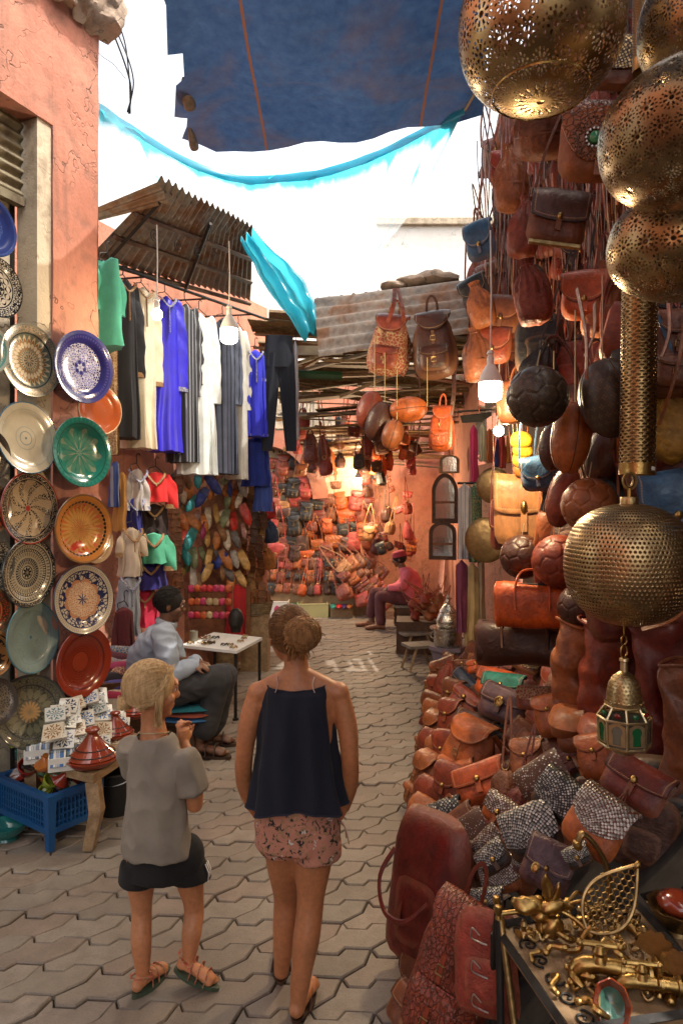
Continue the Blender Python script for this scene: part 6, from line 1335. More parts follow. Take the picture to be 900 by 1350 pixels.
def football(px, py, Y, rpx, col, label, mat='leather', rot=(0, 0, 0)):
    r = rpx/F*Y; bm = bmesh.new(); bmesh.ops.create_icosphere(bm, subdivisions=1, radius=1)
    # panels of a truncated icosahedron as distance to the nearest panel edge, on a fine sphere
    V = [v.co.normalized() for v in bm.verts]; bm.free(); phi = V
    hexc = []
    for a in range(12):
        for b in range(a):
            for c in range(b):
                if all((V[i]-V[j]).length < 1.1 for i, j in ((a, b), (b, c), (a, c))): hexc.append((V[a]+V[b]+V[c]).normalized())
    cen = [(v, .0) for v in V]+[(h, .0) for h in hexc]
    A = np.array([list(v) for v in V]); H = np.array([list(v) for v in hexc])
    mb = MB(); mb.ell((0, 0, 0), (1, 1, 1), 140); P_ = np.array(mb.v); P_ /= np.linalg.norm(P_, axis=1)[:, None]
    D = np.concatenate([np.arccos(np.clip(P_ @ A.T, -1, 1))*1.10, np.arccos(np.clip(P_ @ H.T, -1, 1))], axis=1); D.sort(axis=1)
    gap = D[:, 1]-D[:, 0]; k = 1-.045*np.exp(-(gap/.055)**2)+.008*np.cos(D[:, 0]*3)
    mb.v = [tuple(p*kk*r) for p, kk in zip(P_, k)]
    o = mb.build('leather_football', mat, None, LC.get(col, col), ang=180); o.matrix_world = T(*P(px, py, Y)) @ Matrix.Rotation(rot[0], 4, 'X') @ RY(rot[1]) @ RZ(rot[2])
    o2 = thing('football', label, 'ball', o.matrix_world.copy()); o.parent = o2; o.matrix_parent_inverse = Matrix(); o.matrix_basis = Matrix(); o.name = 'panels'
    mb = MB(); mb.tube([(0, 0, r*.95), (0, 0, r*1.05), (.01, 0, r+.06)], .0025, 5); s = mb.build('lace', 'rope', o2); s.matrix_local = (Matrix.Rotation(rot[0], 4, 'X') @ RY(rot[1]) @ RZ(rot[2])).inverted(); return o2
def rugby(px, py, Y, wpx, hpx, roll, col, label, mat='leather', string=.25, yaw=0):
    a, b = hpx/2/F*Y, wpx/2/F*Y; M = T(*P(px, py, Y)) @ RY(roll) @ RX(yaw); t = thing('rugby_ball', label, 'ball', M)
    mb = MB(); mb.lathe([(b*math.cos(p)**.92 if math.cos(p) > 0 else 0, a*math.sin(p)) for p in [-PI/2+PI*i/32 for i in range(33)]], 48, rad=lambda th, i: 1-.03*math.exp(-((((th*2/PI+.5) % 1)-.5)/.035)**2)); mb.build('panels', mat, t, LC.get(col, col), ang=180)
    for k in range(4):
        th = k*PI/2; mb = MB(); mb.tube([(b*.985*math.cos(p)**.92*math.cos(th), b*.985*math.cos(p)**.92*math.sin(th), a*math.sin(p)) for p in [-1.5+3.0*i/24 for i in range(25)]], .0022, 5); mb.build('seam', 'leather', t, LC['dark brown'])
    if string: mb = MB(); iv = (RY(roll) @ RX(yaw)).inverted(); top = Vector((0, 0, a)); mb.tube([top, top+iv @ Vector((0, .0, string))], .0025, 5); mb.build('string', 'rope', t)
    return t
football(708, 523, 2.5, 40, (.055, .036, .024), 'dark brown football with small repeating flower marks', 'leather_monogram', (.3, .2, .4))
rugby(804, 525, 2.45, 80, 105, -.2, (.055, .036, .024), 'dark brown rugby ball with small repeating flower marks', 'leather_monogram', .3)
rugby(752, 577, 2.6, 52, 95, .12, 'orange tan', 'orange tan rugby ball hanging below the dark marked football', string=.35)
rugby(728, 590, 2.8, 36, 62, .05, 'dark brown', 'dark brown rugby ball half behind the orange tan one', string=.3)
rugby(800, 600, 2.75, 60, 80, .3, 'dark brown', 'dark brown rugby ball behind the brass tube')
rugby(742, 655, 2.9, 42, 82, .25, 'red brown', 'brown rugby ball partly hidden by the panelled football', string=.2)
football(776, 666, 2.6, 36, 'tan', 'tan leather football with stitched hexagon panels', rot=(.5, .3, 0))
football(688, 734, 3.5, 29, 'dark brown', 'dark brown leather football above the orange duffel', rot=(.2, .8, 0))
football(736, 740, 3.2, 35, 'red brown', 'plain reddish brown football beside the dark one', rot=(1, .2, 0))
football(765, 800, 3.0, 30, 'dark brown', 'dark leather ball under the dotted globe lantern', rot=(.6, .2, 1))
for k, (px, py, w, h, ro, c, lab) in enumerate([(487, 541, 34, 52, .25, 'red brown', 'leftmost reddish rugby ball of the hanging bunch'), (499, 556, 34, 54, .3, 'dark brown', 'darkest rugby ball of the hanging bunch'), (538, 540, 34, 50, 1.45, 'orange tan', 'bright tan rugby ball lying across in the hanging bunch'), (517, 573, 28, 40, .3, 'tan', 'lowest rugby ball of the hanging bunch')]):
    rugby(px, py, 4.5-.06*k, w, h, ro, c, lab, string=.32)
t = thing('cap_stack', 'pile of bright yellow leather caps hanging near the lamp', 'caps', P(687, 580, 3.8))
for k in range(4):
    mb = MB(); mb.pillow(.13, .10, .05, .8, 2.3, .3, 26, 5, .01, k, T(.01*k, .02*k, -.05*k)); mb.build('cap', 'leather_soft', t, LC['yellow'] if k < 3 else (.5, .2, .02))

# ---------------------------------------------------------------- bags hung over the alley
bag('kilim_pack', 'red brown', P(512, 458, 4.7), (-.25, -1, -.05), -.16, .30, 'brown leather backpack with colourful woven front hanging under the tin roof', hs=1.05)
bag('backpack', 'dark brown', P(572, 458, 4.6), (-.2, -1, -.05), .06, .32, 'dark brown leather backpack hanging under the tin roof', hs=1.1)
bag('backpack2', 'orange', P(581, 567, 4.3), (-.25, -1, 0), -.06, .16, 'small bright orange backpack hanging beside the rugby balls', hs=1.4)
for k, (a, b, c, cn) in enumerate([((520, 380), (508, 430), 'red brown', 'kilim fronted'), ((524, 380), (530, 440), 'red brown', 'kilim fronted'), ((552, 490), (548, 600), 'dark brown', 'dark'), ((596, 470), (592, 560), 'dark brown', 'dark')]):
    mb = MB(); mb.tube(catmull([P(a[0], a[1], 4.72), P((a[0]+b[0])/2+4, (a[1]+b[1])/2, 4.6), P(b[0], b[1], 4.62)], 5), .016, 6, flat=.2); o = mb.build('leather_strap', 'leather', None, LC[c]); tag(o, f'{cn} backpack strap, number {["one", "two", "three", "four"][k]} from the left', 'strap')
def hung_wall():
    rnd = random.Random(99); cols = ['tan', 'brown', 'brown', 'red brown', 'brown', 'red brown', 'dark brown', 'red brown', 'maroon', 'dark brown', 'brown', 'brick red']
    Yof = lambda px: 5.1-(px-620)/210*2.0
    for k in range(215):
        r = k/215; py = 95+r*400+rnd.uniform(-22, 22); left = 652+10*math.sin(py*.03)-max(0, py-250)*.15; px = left+rnd.random()**.9*(832-left)
        Y = Yof(px)+rnd.uniform(.05, .75); kind = rnd.choice(['pouch', 'pouch2', 'pouch2', 'saddle', 'saddle2', 'tooled', 'tote2', 'pouch', 'pouch2', 'small_pouch', 'small_pouch']); col = rnd.choice(cols)
        zone = 'upper' if py < 220 else 'middle' if py < 360 else 'lower'
        bag(kind, col, P(px, py, Y), (-.55+rnd.uniform(-.4, .4), -1, rnd.uniform(-.1, .15)), rnd.uniform(-.3, .3), DIM[kind]*rnd.uniform(.8, 1.1), f'{col} {WORD[kind]} in the {zone} part of the hanging bag wall', f'{col} {WORD[kind]}s in the {zone} bag wall', rnd.uniform(1, 1.15))
    for k in range(80):                                    # behind the balls and lanterns, and the right edge
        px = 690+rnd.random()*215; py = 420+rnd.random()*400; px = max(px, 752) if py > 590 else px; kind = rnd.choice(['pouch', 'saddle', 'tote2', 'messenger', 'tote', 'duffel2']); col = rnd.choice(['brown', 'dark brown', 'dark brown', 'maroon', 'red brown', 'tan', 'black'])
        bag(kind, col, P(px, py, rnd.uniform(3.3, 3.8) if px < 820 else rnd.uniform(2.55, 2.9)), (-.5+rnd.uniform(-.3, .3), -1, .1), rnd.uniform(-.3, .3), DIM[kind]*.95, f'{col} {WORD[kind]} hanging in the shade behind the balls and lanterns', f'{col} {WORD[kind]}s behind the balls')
    for k in range(150):
        px = 628+rnd.random()*200; y0 = 110+rnd.random()*300; L = 60+rnd.random()*170; Y = Yof(px)-.05+rnd.uniform(-.2, .1); mb = MB(); sw = rnd.uniform(-10, 10)
        mb.tube(catmull([P(px, y0, Y), P(px+sw*.4+rnd.uniform(-4, 4), y0+L*.33, Y-.03), P(px+sw, y0+L*.66, Y), P(px+sw*.7+rnd.uniform(-5, 5), y0+L, Y)], 6), rnd.choice([.003, .004, .004, .008, .011, .015]), 6, flat=.35)
        cn = rnd.choice(['tan', 'brown', 'dark brown', 'red brown', 'orange tan']); o = mb.build('leather_strap', 'leather', None, LC[cn]); tag(o, f'{cn} leather strap dangling loose in front of the hanging bags', 'strap', f'{cn} straps dangling in front of the bags')
    for k in range(22):
        px = 640+rnd.random()*170; y0 = 150+rnd.random()*260; Y = Yof(px)-.12; mb = MB(); L = 50+rnd.random()*120
        mb.tube([P(px, y0, Y), P(px+rnd.uniform(-16, 16), y0+L, Y)], .0022, 5); o = mb.build('string', 'rope'); tag(o, 'pale thin string tied among the hanging bags', 'string', 'pale strings among the hanging bags')
    o = bag('tooled', 'tan', P(790, 188, 2.62), (-.22, -1, -.06), -.10, .31, 'tooled tan saddle bag with round green stone and silver beads', hs=1.05)
    m = T(-.02, -.058, -.01)
    mb = MB(); mb.lathe([(.018, -.004), (.016, .004), (.008, .008), (0, .009)], 20, m @ RX(PI/2)); own(mb.build('green_stone', 'glaze', o, (.05, .3, .12)))
    mb = MB()
    for i in range(14): a = i*2*PI/14; mb.ell(m @ Vector((.025*math.cos(a), 0, .025*math.sin(a))), (.0045, .004, .0045), 8)
    mb.build('bead_ring', 'steel', o)
    mb = MB()
    for rr, nn in ((.045, 26), (.058, 32)):
        for i in range(nn): a = i*2*PI/nn; mb.ell(m @ Vector((rr*math.cos(a), .004, rr*math.sin(a))), (.003, .003, .003), 6)
    own(mb.build('stud_rosette', 'leather', o, LC['dark brown']))
    o = bag('messenger', 'brown', P(735, 288, 2.85), (-.1, -1, .1), -.18, .24, 'dark satchel with shiny purple brown flap and gold bottom edge', hs=1.4)
    for ch in o.children:
        if ch.name.startswith('flap'): ch.color = c4((.13, .065, .055)); own(ch)
    mb = MB(); mb.tube([(-.13, -.02, -.108), (.13, -.02, -.108)], .012, 6); mb.build('gold_edge', 'brass_old', o)
    o = bag('pouch', 'brown', P(716, 165, 3.0), (-.2, -1, -.4), 0, .25, 'round bottomed brown bucket bag under the big top lantern', hs=.75)
    bag('pouch', 'tan', P(672, 235, 3.7), (-.3, -1, .05), .05, .18, 'long tan drawstring bag near the left edge of the bag wall', hs=1.35)
    bag('pouch', 'red brown', P(690, 300, 3.5), (-.3, -1, .05), -.1, .16, 'darker drawstring bag with ring below the long tan one', hs=1.3)
    bag('studded', 'brown', P(806, 84, 2.5), (-.2, -1, 0), -.2, .22, 'brown bag with brass studs beside the big top lantern')
    bag('h_saddle', 'blue', P(632, 318, 4.6), (-.6, -1, 0), .2, .2, 'blue grey bag at the left edge of the bag wall', hs=1.5)
    bag('h_saddle', 'black', P(626, 385, 4.6), (-.6, -1, 0), .4, .2, 'black bag at the lower left edge of the bag wall', hs=1.2)
    for k, (px, py, w, c, lab) in enumerate([(632, 402, .15, 'tan', 'drawstring tan bag left of the lamp cord'), (662, 415, .2, 'brown', 'round brown bag right of the lamp cord'), (628, 468, .17, 'brown', 'wide brown pouch low behind the big lamp'), (650, 455, .2, 'red brown', 'reddish bag right behind the big lamp'), (700, 385, .16, 'red brown', 'reddish brown pouch in the lower middle of the bag wall'), (770, 390, .2, 'orange', 'bright orange pouch above the marked rugby ball'), (795, 395, .18, 'tan', 'tan flap bag beside the brass tube')]):
        bag('h_saddle' if k % 2 else 'h_pouch', c, P(px, py, 3.9 if px < 690 else 3.0), (-.4, -1, .05), [.3, -.2, .1, -.1, .2, 0, -.1][k], w, lab, hs=1.2)
    # behind: portfolios and duffel
    o = bag('clutch', 'light tan', P(690, 673, 3.9), (-.25, -1, 0), 0, .34, 'large pale tan portfolio lit by the lamps', hs=2.0); 
    bag('messenger', 'maroon', P(662, 692, 4.0), (-.6, -1, 0), 0, .15, 'narrow dark maroon portfolio beside the pale tan one', hs=2.6)
    bag('duffel', 'orange', P(700, 798, 3.3), (-.25, -1, .1), 0, .35, 'bright orange leather duffel bag under the footballs', hs=1.0)
    bag('duffel2', 'dark brown', P(690, 848, 3.6), (-.25, -1, .15), 0, .5, 'long dark brown duffel bag below the orange one', hs=.7)
    for k, (px, py, w, lab) in enumerate([(708, 625, .17, 'blue leather bag left of the panelled tan football'), (724, 630, .14, 'second blue bag right beside the football'), (889, 668, .24, 'blue denim like bag right of the globe lantern collar')]):
        bag('saddle', 'blue', P(px, py, 3.4 if k < 2 else 2.35), (-.3, -1, 0), .1, w, lab, hs=1.1)
    # mustard fan bag and straps at the right edge
    for k in range(5):
        bag('h_pouch', 'mustard', P(890-k*7, 520+k*12, 2.45), (-.3, -1, .1), .5+.1*k, .15, 'mustard yellow bag in the cluster right of the brass tube', 'mustard yellow bags right of the brass tube', 1.2)
    bag('backpack', 'brown', P(888, 470, 2.4), (-.3, -1, 0), -.1, .22, 'brown bag with long buckled strap above the mustard bags', hs=1.1); bag('messenger', 'maroon', P(862, 630, 2.6), (-.3, -1, .2), .3, .24, 'dark maroon bag between brass tube and mustard bags')
    for k, (a, b, c) in enumerate([((905, 400), (868, 560), 'tan'), ((880, 395), (872, 470), 'red brown'), ((905, 800), (845, 830), 'tan'), ((760, 380), (772, 500), 'red brown'), ((783, 400), (770, 470), 'tan')]):
        mb = MB(); Y = 2.3; mb.tube(catmull([P(a[0], a[1], Y), P((a[0]+b[0])/2+6, (a[1]+b[1])/2+4, Y-.03), P(b[0], b[1], Y)], 6), .014, 6, flat=.2); o = mb.build('leather_strap', 'leather', None, LC[c]); tag(o, ['wide tan strap crossing down beside the brass tube', 'short red brown strap behind the brass tube', 'wide tan strap looping out under the globe lantern', 'long red brown strap left of the brass tube', 'tan strap tied above the marked rugby ball'][k], 'strap')
hung_wall()

# ---------------------------------------------------------------- the sloping heap of bags
HN = Vector((-1, .16, 1)).normalized()
def heap_pt(px, py, off=0.0): return ray_plane(px, py, Vector((0, 0, .166))+HN*off, HN)
def heap():
    rnd = random.Random(123)
    t = thing('display_stand', 'sloping stand under a dark cloth piled with bags', 'stand', (.9, 4.2, 0)); inv = T(-.9, -4.2, 0)
    def base(u, v):
        Y = 1.95+4.85*u; x0 = -.166+.16*Y+.16; x = x0+(1.75-x0)*v; z = min(1.02, max(0, (x-x0)*1.02))*1.0
        return Vector((x, Y, z+.02*mnoise.noise(Vector((x*5, Y*5, 1)))))
    mb = MB(); mb.grid(base, 50, 26); mb.grid(lambda u, v: base(0, v)*1.0+Vector((0, 0, -base(0, v).z*u)), 2, 26); mb.build('cloth', 'dark_cloth', t, M=inv)
    def lay(kind, col, px, py, wpx, roll=0, label=None, group=None, off=.06, n=(-.62, -.62, .55), hs=1.0, jit=0):
        q = heap_pt(px, py, off); return bag(kind, col, q, n, roll, wpx/F*q.y, label, group, hs)
    dark = ['brown', 'brown', 'dark brown', 'red brown', 'dark brown', 'maroon', 'brown', 'tan', 'black']
    # underlayer filling the slope
    for i in range(26):
        for j in range(9):
            Y = 2.25+i*.175; sl = (j+.3+rnd.uniform(-.3, .3))/9; x0 = -.166+.16*Y; x = x0+sl*1.05+.03; z = min(1.0, x-x0)+.02
            if Y < 2.6 and x > .62: continue
            kind = rnd.choice(['clutch', 'wallet', 'h_saddle', 'h_messenger', 'h_saddle2', 'flat_tote', 'clutch']); col = rnd.choice(dark)
            bag(kind, col, Vector((x, Y, max(.09, z-.05+rnd.uniform(-.02, .02)))), (-.7+rnd.uniform(-.4, .3), -.55+rnd.uniform(-.3, .3), .5), rnd.uniform(-.7, .7), DIM[kind]*rnd.uniform(.65, .95), f'{col} {WORD[kind]} wedged low in the sloping heap', f'{col} {WORD[kind]}s in the heap', 1.0, .65)
    # backpacks standing along the edge on the paving
    for k in range(13):
        Y = 3.15+k*.27; x = -.166+.16*Y+.05+rnd.uniform(-.03, .03); col = rnd.choice(['brown', 'red brown', 'tan', 'brown', 'dark brown']); kind = rnd.choice(['h_pack', 'h_pack', 'backpack2', 'h_messenger', 'h_saddle'])
        bag(kind, col, Vector((x, Y, .17)), (-1, -.5+rnd.uniform(-.3, .2), .25), rnd.uniform(-.2, .2), .27, f'{col} {WORD[kind]} standing at the foot of the heap by the paving', f'{col} {WORD[kind]}s along the foot of the heap', 1.0)
        if k % 2: bag(rnd.choice(['h_pouch', 'h_saddle2', 'h_saddle']), rnd.choice(['brown', 'red brown']), Vector((x+.12, Y+.1, .36)), (-1, -.6, .4), rnd.uniform(-.3, .3), .2, 'brown bag on the second tier above the paving edge', 'brown bags on the second tier')
    Z = lambda X, Y_: (510+X/2.308, 830+Y_/2.308)
    A = [(345, 108, 80, -.5, 'clutch', 'red brown', 'reddish brown clutch tilted at the top of the heap'), (272, 112, 60, .3, 'wallet', 'orange', 'bright orange red wallet at the top of the heap'), (300, 150, 50, .9, 'wallet', 'teal', 'upright teal pouch near the orange wallet'),
         (350, 178, 125, .05, 'clutch', 'teal', 'flat teal clutch under the orange one'), (330, 163, 120, -.1, 'clutch', 'orange', 'flat bright orange clutch on the teal one'), (420, 100, 95, -.35, 'gold_clutch', 'brown', 'gold sequinned clutch at the top of the heap'), (465, 72, 110, -.05, 'kilim_clutch', 'brown', 'basket textured brown clutch furthest up the heap'),
         (450, 210, 110, .1, 'kilim_clutch', 'red brown', 'woven kilim clutch right of the purple one'), (352, 228, 145, -.22, 'clutch', 'purple brown', 'purple brown clutch with brass turnlock'), (230, 168, 95, -.75, 'clutch', 'navy', 'navy pouch lying steeply near the paving side'), (235, 218, 100, -.55, 'wallet', 'red brown', 'reddish brown wallet below the navy pouch'),
         (262, 305, 125, -.2, 'h_messenger', 'dark brown', 'dark brown satchel in the middle of the heap'), (232, 112, 60, .2, 'wallet', 'brown', 'brown wallet left of the orange wallet'), (185, 130, 70, .5, 'h_saddle2', 'brown', 'brown flap bag at the far paving side'),
         (498, 262, 95, .42, 'h_saddle2', 'orange tan', 'leftmost tan saddle bag below the boots'), (562, 312, 90, .32, 'h_saddle2', 'brown', 'dark brown saddle bag, middle of the row below the boots'), (634, 388, 100, .38, 'h_saddle2', 'orange tan', 'rightmost orange tan saddle bag under the small lantern'),
         (755, 470, 185, -.42, 'clutch', 'maroon', 'large maroon folded clutch with tassel under the small lantern'), (425, 400, 95, .25, 'h_saddle2', 'tan', 'tan bag below the small silver flap'), (425, 365, 85, .25, 'seq_wallet', 'tan', 'small silver sequin flap on the tan bag'),
         (480, 460, 145, .62, 'seq_clutch', 'tan', 'upper of the big tan edged sequin clutches'), (530, 515, 150, -.55, 'seq_clutch', 'black', 'big black edged sequin clutch in the centre'), (640, 590, 160, -.5, 'seq_point', 'orange tan', 'big tan sequin flap bag with orange body'), (440, 612, 160, .5, 'seq_clutch', 'black', 'lower big black sequin clutch, set on its corner'),
         (578, 690, 75, .55, 'seq_wallet', 'black', 'narrow black sequin wallet right of the purple leather bag'), (345, 552, 105, -.4, 'seq_wallet', 'orange tan', 'boxy orange tan sequin wallet'), (250, 630, 130, .6, 'seq_clutch', 'tan', 'tan sequin clutch in the left cluster'), (310, 650, 90, .75, 'seq_wallet', 'tan', 'narrow tan sequin wallet beside the left cluster'), (322, 695, 95, .7, 'seq_wallet', 'black', 'narrow black sequin wallet in the left cluster'),
         (172, 572, 115, .45, 'seq_wallet', 'black', 'black sequin wallet next to the orange backpack'), (285, 465, 160, .5, 'clutch', 'orange', 'bright orange folded clutch over the orange backpack'), (122, 682, 72, .15, 'seq_wallet', 'black', 'small black sequin purse on the maroon bag'), (166, 715, 75, -.05, 'seq_wallet', 'brick red', 'small red edged sequin purse'), (236, 705, 120, .22, 'seq_clutch', 'tan', 'tan edged sequin clutch nearest the textured backpack'),
         (215, 600, 130, .7, 'clutch', 'brown', 'plain brown clutch under the black sequin wallet'), (360, 470, 80, .2, 'small_pouch', 'brown', 'small brown drawstring pouch between the clutches'), (400, 520, 70, .0, 'small_pouch', 'maroon', 'small maroon pouch above the boxy wallet'), (210, 445, 120, .4, 'wallet', 'orange tan', 'orange tan wallet beneath the orange backpack')]
    for (X, Y_, w, roll, kind, col, lab) in A:
        px, py = Z(X, Y_); sq = 'seq' in kind; o = lay(kind, col, px, py, w/2.308*1.08, roll, lab, None, .145 if sq else .12, (-.5, -.72, .5) if sq else (-.55, -.66, .5), 1.0 if kind not in ('seq_wallet', 'clutch') else 1.15)
        if 'turnlock' in lab or 'tassel' in lab:
            mb = MB(); mb.lathe([(.022, 0), (.024, .006), (.016, .01), (.012, .004), (0, .004)], 20, T(0, -.05, .0) @ RX(PI/2)); mb.build('turnlock', 'brass', o) if 'turn' in lab else None
        if 'tassel' in lab:
            mb = MB()
            for i in range(10): mb.tube([(0, -.045, -.03), (.012*math.cos(i), -.05+.01*math.sin(i), -.07), (.016*math.cos(i), -.045+.012*math.sin(i), -.13)], .0022, 4)
            mb.build('tassel', 'leather', o, LC[col])
    o = lay('h_pack', 'orange tan', *Z(245, 400), 82, -.2, 'orange tan leather backpack standing in the heap', None, .1, (-.7, -.65, .3))
    # lower block, from the second crop
    B = [(305, 315, 90, .3, 'seq_wallet', 'black', 'black sequin purse lowest in the heap'), (345, 240, 110, .45, 'seq_clutch', 'tan', 'dull tan sequin clutch beside the purple leather bag'), (418, 205, 70, .1, 'seq_wallet', 'purple brown', 'silver topped wallet tucked behind the purple leather bag')]
    for (X, Y_, w, roll, kind, col, lab) in B: lay(kind, col, 510+X/2.308, 1050+Y_/2.308, w/2.308*1.1, roll, lab, None, .09, (-.5, -.72, .5))
    o = lay('h_messenger', 'purple brown', 510+490/2.308, 1050+212/2.308, 64, -.3, 'smooth purple leather bag with turnlock above the brass goods', None, .13, (-.35, -.8, .45), 1.35)
    mb = MB(); mb.lathe([(.022, 0), (.024, .006), (.016, .01), (.012, .004), (0, .004)], 20, T(-.06, -.062, -.03) @ RX(PI/2)); mb.build('turnlock', 'brass', o)
    o = bag('big_tote', 'maroon', P(568, 1172, 2.55), (-.85, -.75, .2), .10, .39, 'large dark red leather holdall standing on the paving at the front', None, 1.35, .9)
    mb = MB(); mb.tube(catmull([(-.12, -.11, .1), (-.15, -.16, .02), (-.10, -.18, -.06), (.0, -.17, -.07), (.1, -.15, -.0)], 6), .009, 6); mb.build('handle', 'leather', o); mb = MB(); mb.prism([(-.02, -.02), (.02, -.05), (.03, .03)], .006, T(-.08, -.125, -.06)); mb.build('stitched_tab', 'leather', o); paint(o, (.17, .016, .012))
    bag('tooled_pack', 'red brown', P(590, 1290, 2.05), (-.55, -.8, .3), -.22, .25, 'textured dark red backpack at the bottom beside the leather apron', None, 1.35)
    o = bag('flat_tote', 'brick red', P(640, 1270, 1.9), (-.5, -.85, .25), .12, .2, 'smooth brick red leather bag with metal hooks behind the tripod', None, 1.2)
    for k in range(3):
        mb = MB(); mb.tube(catmull([(.0, -.07, .10-.1*k), (-.03, -.075, .12-.1*k), (-.035, -.075, .09-.1*k), (.0, -.075, .08-.1*k), (.03, -.07, .075-.1*k)], 5), .003, 6); mb.build('hook', 'steel', o)
    # tall sacks (boot shafts) and dark bags at the right
    for k, (px, py, Y, wp, hp, c, lab) in enumerate([(757, 878, 3.0, 62, 105, 'tan', 'left tall folded brown leather boot shaft behind the small lantern'), (796, 884, 2.85, 68, 115, 'red brown', 'right tall folded brown leather boot shaft behind the small lantern'), (868, 905, 2.5, 80, 150, 'maroon', 'tall dark maroon leather sack at the right edge'), (905, 960, 2.3, 70, 150, 'brown', 'dark brown leather sack cut off at the right edge')]):
        q = P(px, py, Y); w, h = wp/F*Y, hp/F*Y; t = thing('leather_boot' if k < 2 else 'leather_sack', lab, 'boot' if k < 2 else 'sack', T(*q) @ RZ(-.3) @ RY(.08)); rings = []
        for i in range(41):
            v = i/40; rr = w/2*(.84+.05*math.sin(v*5+k)+.16*v+.035*math.sin(v*26+k)); rings.append([Vector((math.cos(a)*rr+.02*math.sin(v*9+k)*v, math.sin(a)*rr*.62+.012*math.sin(a*3+v*9), -h*.6+h*1.15*v+.012*math.sin(a*2+v*14+k))) for a in [j*2*PI/32 for j in range(32)]])
        mb = MB(); mb.loft(rings, cap=True); mb.v = [tuple(Vector(v)+mnoise.noise_vector(Vector(v)*11)*.02) for v in mb.v]; mb.build('shaft', 'leather', t, LC[c], ang=60)
        if k < 2: mb = MB(); mb.pillow(w*.9, w*1.3, w*.6, 1, 2.5, 0, 26, 5, .01, k, T(0, -w*.5, -h*.62) @ RX(PI/2)); mb.build('foot', 'leather', t, LC[c])
        mb = MB(); mb.tube([r for r in rings[-1]]+[rings[-1][0]], .006, 6); mb.build('cuff', 'leather', t, LC[c])
    bag('big_tote', 'black', P(880, 1055, 2.35), (-.5, -.8, .2), .1, .34, 'big smooth black leather bag at the right edge above the brass goods', None, .8)
    bag('flat_tote', 'dark brown', P(850, 1100, 2.2), (-.5, -.8, .2), -.2, .22, 'dark bag behind the brass leaf tray')
heap()

